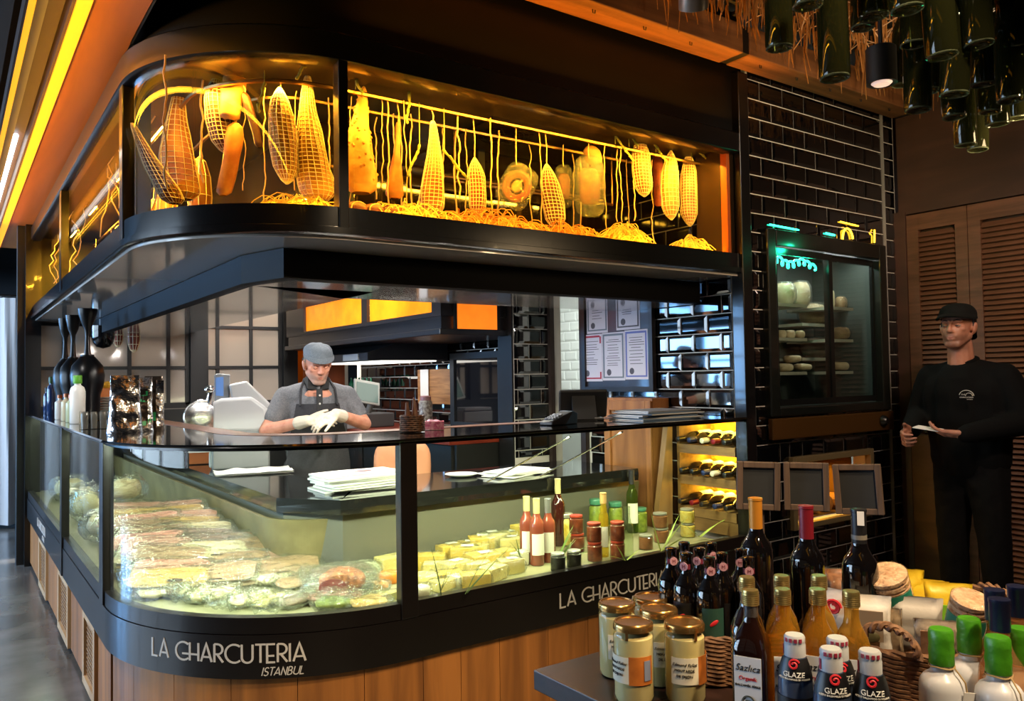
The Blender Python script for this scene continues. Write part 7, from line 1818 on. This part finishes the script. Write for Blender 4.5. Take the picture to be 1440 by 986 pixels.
# --- the butcher behind the counter, head bowed over his gloved hands
def butcher():
    P = onT(445, 600, 4.92); P.z = 0; rz = faces(P)+.12
    r_ = thing('person', 'man in grey polo shirt, dark apron, flat cap and pale gloves working behind the counter', 'person', P, rz)
    H = Vector((.0, -.075, 1.545)); T = Matrix.Translation(H) @ Matrix.Rotation(.12, 4, 'Z') @ Matrix.Rotation(.30, 4, 'X') @ Matrix.Scale(1.0, 4)
    SL, SR = Vector((.185, .01, 1.350)), Vector((-.185, .01, 1.350))
    EL, ER = Vector((.285, -.06, 1.175)), Vector((-.30, -.05, 1.155)); WL, WR = Vector((.085, -.30, 1.25)), Vector((-.095, -.27, 1.215))
    b = head_mb(T)
    b.cap((0, -.005, 1.36), (0, -.04, 1.47), .060, .054).cap((-.11, .01, 1.34), (.11, .01, 1.34), .055, .055).cap((0, .02, 1.0), (0, .0, 1.32), .115, .13)
    for s_ in (-1, 1): b.cap((s_*.09, .03, .92), (s_*.10, .03, .5), .08, .055).cap((s_*.10, .03, .5), (s_*.11, .05, .08), .055, .04).cap((s_*.11, .05, .04), (s_*.12, -.1, .035), .04, .035)
    for A, B, C in ((SL, EL, WL), (SR, ER, WR)): arm_mb(b, A, B, C, (.050, .043, .030))
    beard(remesh(b, 'body', SK1, r_, .0048, 4, .55, face_deform(T.inverted(), T)), T.inverted())
    face_parts(r_, T, SK1, mat('grey_brow', '#7d6a5e', .8), mat('lip_pale', '#a8675c', .5), closed=True)
    # gloves
    g = MB(); hand_mb(g, WL+Vector((-.01, -.005, 0)), (-.80, -.25, -.30), (-.3, .5, -.85), (-.2, -.6, .5), .42, k=1.02, thumb=(.5, .3), elbow=EL); remesh(g, 'glove', mat('pale_glove', '#c4b8a6', .6, bump=(40, .3)), r_, .0042, 2, .4)
    g = MB(); hand_mb(g, WR+Vector((.01, -.008, 0)), (.85, -.22, .10), (.1, .75, -.6), (.1, -.6, .8), .35, k=1.02, thumb=(.5, .3), elbow=ER); remesh(g, 'glove', mat('pale_glove', ''), r_, .0042, 2, .4)
    # polo shirt
    s = MB(); s.cap((-.11, .015, 1.345), (.11, .015, 1.345), .080, .080).cap((0, -.008, 1.375), (.14, .005, 1.350), .088, .076).cap((0, -.008, 1.375), (-.14, .005, 1.350), .088, .076).cap((0, .02, 1.0), (0, .01, 1.28), .150, .155).cap((-.08, .02, 1.0), (-.09, .01, 1.27), .105, .105).cap((.08, .02, 1.0), (.09, .01, 1.27), .105, .105).cap((0, .0, 1.38), (0, -.018, 1.425), .082, .070)
    s.cap((-.07, .03, .9), (.07, .03, .9), .13, .13).cap((0, -.010, 1.30), (0, -.008, 1.375), .125, .100).cap((0, .005, 1.38), (0, -.004, 1.415), .088, .074)
    for A, B in ((SL, EL), (SR, ER)): s.cap(A, A.lerp(B, .62), .068, .060)
    def wr_(co):
        n = np.array([noise.noise(Vector(p)*14) for p in co]); co[:, 1] += .006*n; return co
    remesh(s, 'polo_shirt', mat('grey_polo', '#6d6f74', .8, noise_=120, col2='#5a5c61'), r_, .010, 4, .5, wr_)
    c = MB()
    for sg in (-1, 1): c.add([(sg*.008, -.115, 1.395), (sg*.062, -.108, 1.392), (sg*.080, -.03, 1.455), (sg*.055, -.055, 1.475), (sg*.008, -.110, 1.400), (sg*.062, -.113, 1.40), (sg*.080, -.035, 1.462), (sg*.055, -.060, 1.482)], [(0, 1, 2, 3), (7, 6, 5, 4), (0, 4, 5, 1), (1, 5, 6, 2), (2, 6, 7, 3), (3, 7, 4, 0)])
    c.build('collar', mat('black_collar', '#141416', .7), r_, smooth=0, world=False)
    pk = MB().box((0, -.166, 1.30), (.036, .012, .20), Rx(-.1)).build('placket', mat('black_collar', ''), r_, smooth=0, world=False, bevel=.003)
    for z in (1.36, 1.31): MB().ell((0, -.176+(1.36-z)*.1, z), (.006, .004, .006), 8).build('button', mat('pale_button', '#cfcfc8', .4), pk, world=False)
    # apron: sheet bent round the chest and belly
    def ap(u, v):
        z = .55+v*.76; w_ = .17 if v > .72 else .17+.02*min(1, (.72-v)/.2); a = (u-.5)*2
        yy = -.172-.012*math.sin(min(1, v)*PI) + .085*a*a
        return Vector((a*w_*(1-.25*max(0, v-.72)/.28), yy+.006*noise.noise(Vector((a*3, v*6, 0))), z))
    MB().grid(ap, 17, 24).grid(lambda u, v: ap(u, v)+Vector((0, .006, 0)), 17, 24).build('apron', mat('apron_dark', '#2c2c30', .8, noise_=90, col2='#242428'), r_, world=False)
    for sg in (-1, 1): MB().tube([(sg*.11, -.13, 1.30), (sg*.10, -.098, 1.40), (sg*.075, -.02, 1.458), (sg*.05, .06, 1.45)], .007, 6).build('apron_strap', mat('apron_dark', ''), r_, world=False)
    tr = MB()
    for s_ in (-1, 1): tr.cap((s_*.085, .03, .92), (s_*.10, .03, .5), .105, .08).cap((s_*.10, .03, .5), (s_*.11, .05, .10), .08, .065)
    remesh(tr, 'trousers', mat('black_cloth', '#121214', .8), r_, .012, 3)
    for s_ in (-1, 1): MB().ell((s_*.115, -.02, .045), (.05, .13, .045), 16).build('shoe', BLACKM, r_, world=False)
    # hair at the temples and back, flat cap
    hair = MB().grid(lambda u, v: T @ Vector((.0785*math.sin(PI*.42+u*PI*1.16)*1.0, .020-.099*math.cos(PI*.42+u*PI*1.16)*-1 if False else .020+.097*-math.cos(PI*.42+u*PI*1.16), -.035+v*.085)), 22, 5); hair.build('hair', mat('grey_hair', '#8d857c', .8, noise_=200, col2='#6a625a'), r_, world=False)
    CP = mat('flat_cap_grey', '#747e88', .85, noise_=260, col2='#59626a')
    def cap_(u, v):
        a = 2*PI*u; b = v*PI*.5
        x, y = .088*math.cos(a)*math.cos(b)**.7, .112*math.sin(a)*math.cos(b)**.7
        z = .072+.056*math.sin(b)**.85 - (.012 if y < 0 else 0)*math.cos(b)+.004*math.sin(a*7)*math.cos(b)
        return T @ Vector((x, y+.006, z))
    q = MB().grid(cap_, 30, 10, True); q.build('flat_cap', CP, r_, world=False)
    def brim(u, v):
        a = PI+PI*u; rr = 1+.22*v*math.sin(PI*u)
        return T @ Vector((.090*math.cos(a)*rr*.99, +.006+.112*math.sin(a)*rr, .063-.022*v*math.sin(PI*u)))
    MB().grid(brim, 20, 5).grid(lambda u, v: brim(u, v)+Vector((0, 0, .007)), 20, 5).build('cap_brim', CP, r_, world=False)
    for sg in (-1, 1): MB().tube([(sg*.08, .0, 1.0), (sg*.08, .0, 1.01)], .001, 4)
butcher()

# --- the man in black standing by the shutters with a slip of paper
def standing():
    P = onT(1359, 600, 4.33); P = Vector((P.x, P.y, .05)); rz = faces(P)-.50
    r_ = thing('person', 'man in black sweatshirt and black cap holding a paper slip before the louvred doors', 'person', P, rz)
    H = Vector((.0, -.055, 1.63)); T = Matrix.Translation(H) @ Matrix.Rotation(.16, 4, 'Z') @ Matrix.Rotation(-.04, 4, 'X') @ Matrix.Scale(1.04, 4)
    SL, SR = Vector((.195, .02, 1.355)), Vector((-.195, .02, 1.355))
    EL, ER = Vector((.30, .03, 1.13)), Vector((-.275, .02, 1.14)); WL, WR = Vector((.125, -.25, 1.070)), Vector((-.155, -.27, 1.075))
    b = head_mb(T)
    b.cap((0, .0, 1.36), (0, -.03, 1.55), .062, .056).cap((-.14, .02, 1.34), (.14, .02, 1.34), .065, .065).cap((0, .03, 1.0), (0, .02, 1.30), .12, .14)
    for s_ in (-1, 1): b.cap((s_*.09, .03, .92), (s_*.11, .03, .5), .085, .058).cap((s_*.11, .03, .5), (s_*.12, .05, .08), .058, .042).cap((s_*.12, .05, .04), (s_*.13, -.1, .035), .042, .036)
    for A, B, C in ((SL, EL, WL), (SR, ER, WR)): arm_mb(b, A, B, C, (.052, .043, .030))
    hand_mb(b, WR, (.12, -.85, -.30), (.95, -.05, -.1), (.2, .1, 1), [.95, .9, .85, .7], k=1.06, thumb=(.7, .5))
    hand_mb(b, WL, (-.88, -.35, .05), (-.05, .35, .95), (-.2, .9, .2), [.35, .4, .4, .45], k=1.06, thumb=(.55, .5))
    beard(remesh(b, 'body', SK2, r_, .0048, 4, .5, face_deform(T.inverted(), T)), T.inverted())
    face_parts(r_, T, SK2, mat('black_brow', '#17110e', .8), mat('lip_brown', '#96574c', .5), False, '#1c120c')
    s = MB(); s.cap((-.12, .025, 1.345), (.12, .025, 1.345), .095, .095).cap((0, .03, .95), (0, .02, 1.30), .165, .172).cap((-.09, .03, .95), (-.11, .02, 1.28), .115, .128).cap((.09, .03, .95), (.11, .02, 1.28), .115, .128).cap((0, .012, 1.39), (.15, .02, 1.36), .085, .078).cap((0, .012, 1.39), (-.15, .02, 1.36), .085, .078).cap((0, .012, 1.39), (0, -.002, 1.425), .086, .072).cap((-.08, .03, .93), (.08, .03, .93), .125, .125)
    for A, B, C in ((SL, EL, WL), (SR, ER, WR)): s.cap(A, B, .082, .068).cap(B, B.lerp(C, .93), .068, .052)
    def wr_(co):
        n = np.array([noise.noise(Vector(p)*11) for p in co]); co[:, 1] += .008*n; co[:, 0] += .004*n; return co
    SWT = mat('black_sweatshirt', '#060606', .9, noise_=150, col2='#040404', spec=.15)
    remesh(s, 'sweatshirt', SWT, r_, .010, 4, .5, wr_)
    MB().tube([(.066*math.cos(a*PI/12), -.006+.064*math.sin(a*PI/12), 1.452+.016*math.sin(a*PI/12)) for a in range(24)], .012, 8, closed=True).build('neckband', SWT, r_, world=False)
    for W_, E_ in ((WL, EL), (WR, ER)): d = (W_-E_).normalized(); MB().cap(E_.lerp(W_, .86), E_.lerp(W_, .97), .050, .046).build('cuff', SWT, r_, world=False)
    # printed chest badge: arc, arch and short lines of lettering
    q = MB()
    def chest(x, z): 
        return Vector((x, -.170+1.6*(max(0, x-.03))**2-.006*0-.012*math.cos((z-1.30)*4), z))
    cx_, cz_ = .100, 1.265
    q.tube([chest(cx_+.034*math.cos(a), cz_+.030*math.sin(a)) for a in [PI*k/12+.05 for k in range(12)]], .0022, 4)
    q.tube([chest(cx_+.012+.016*math.cos(a), cz_+.016*math.sin(a)) for a in [PI*k/8 for k in range(9)]], .0018, 4)
    bd = q.build('chest_badge', mat('badge_white', '#b9b6ae', .7), r_, world=False)
    q = MB()
    for tx, sz, dx, dz in (('THE', .011, -.014, .004), ('CHARCUTERIA', .0095, .0, -.010), ('ISTANBUL', .006, .016, -.019)):
        t_ = text_mb(tx, sz); t_.map(lambda v: chest(cx_+dx+v.x, cz_+dz+v.y)+Vector((0, -.001-v.z, 0))); q.add(t_.v, t_.f)
    q.build('badge_lettering', mat('badge_white', ''), bd, smooth=0, world=False)
    tr = MB()
    for s_ in (-1, 1): tr.cap((s_*.085, .03, .90), (s_*.11, .03, .5), .112, .082).cap((s_*.11, .03, .5), (s_*.12, .05, .10), .082, .066)
    tr.cap((-.06, .03, .90), (.06, .03, .90), .12, .12)
    def wt_(co):
        n = np.array([noise.noise(Vector(p)*16) for p in co]); co[:, 1] += .008*n; return co
    remesh(tr, 'jeans', mat('dark_jeans', '#0d0c0d', .9, noise_=60, col2='#080808', spec=.15), r_, .011, 3, .5, wt_)
    for s_ in (-1, 1): MB().ell((s_*.125, -.02, .045), (.05, .135, .045), 16).build('shoe', BLACKM, r_, world=False)
    def hr(u, v):
        a = PI*.435+u*PI*1.13
        return T @ Vector((.0805*math.sin(a), .018-.101*math.cos(a), -.060+v*.115+.05*(abs(u-.5)*2)**3*(1-v)))
    MB().grid(hr, 26, 6).grid(lambda u, v: T @ (T.inverted() @ hr(u, v))*1, 2, 2).build('hair', mat('dark_hair', '#14100e', .7, noise_=200, col2='#0a0807'), r_, world=False)
    CP = mat('black_cap', '#0f100f', .8); CP2 = mat('black_felt', '#0a0b0a', .9, spec=.2)
    def cap_(u, v):
        a = 2*PI*u; b = v*PI*.5
        return T @ Vector((.086*math.cos(a)*math.cos(b)**.75, .010+.110*math.sin(a)*math.cos(b)**.75, .064+.064*math.sin(b)**.9))
    MB().grid(cap_, 30, 10, True).build('cap_crown', CP2, r_, world=False)
    def brim(u, v):
        a = PI+PI*u; rr = 1+.52*v*math.sin(PI*u)**.8
        return T @ Vector((.087*math.cos(a)*(1+.1*v), .010+.110*math.sin(a)*rr, .061-.020*v*math.sin(PI*u)-.018*v*math.cos(a)**2))
    MB().grid(brim, 20, 5).grid(lambda u, v: brim(u, v)+Vector((0, 0, .006)), 20, 5).build('cap_brim', CP2, r_, world=False)
    # the slip of paper, pinched in his left hand
    rz_ = Matrix.Rotation(rz, 4, 'Z'); c = Matrix.Translation(P) @ rz_ @ (WL+Vector((-.165, -.045, .026)))
    pp = thing('paper_slip', 'folded white paper slip held in the standing man\'s hand', 'paper', c, rz)
    MB().box((0, 0, 0), (.13, .075, .004), Rz(.15) @ Ry(.12) @ Rx(.1)).build('sheet', PAPER, pp, smooth=0, world=False)
standing()

# a fine grain of tidy-up: unused helper meshes are dropped
for me in list(bpy.data.meshes):
    if me.users == 0: bpy.data.meshes.remove(me)
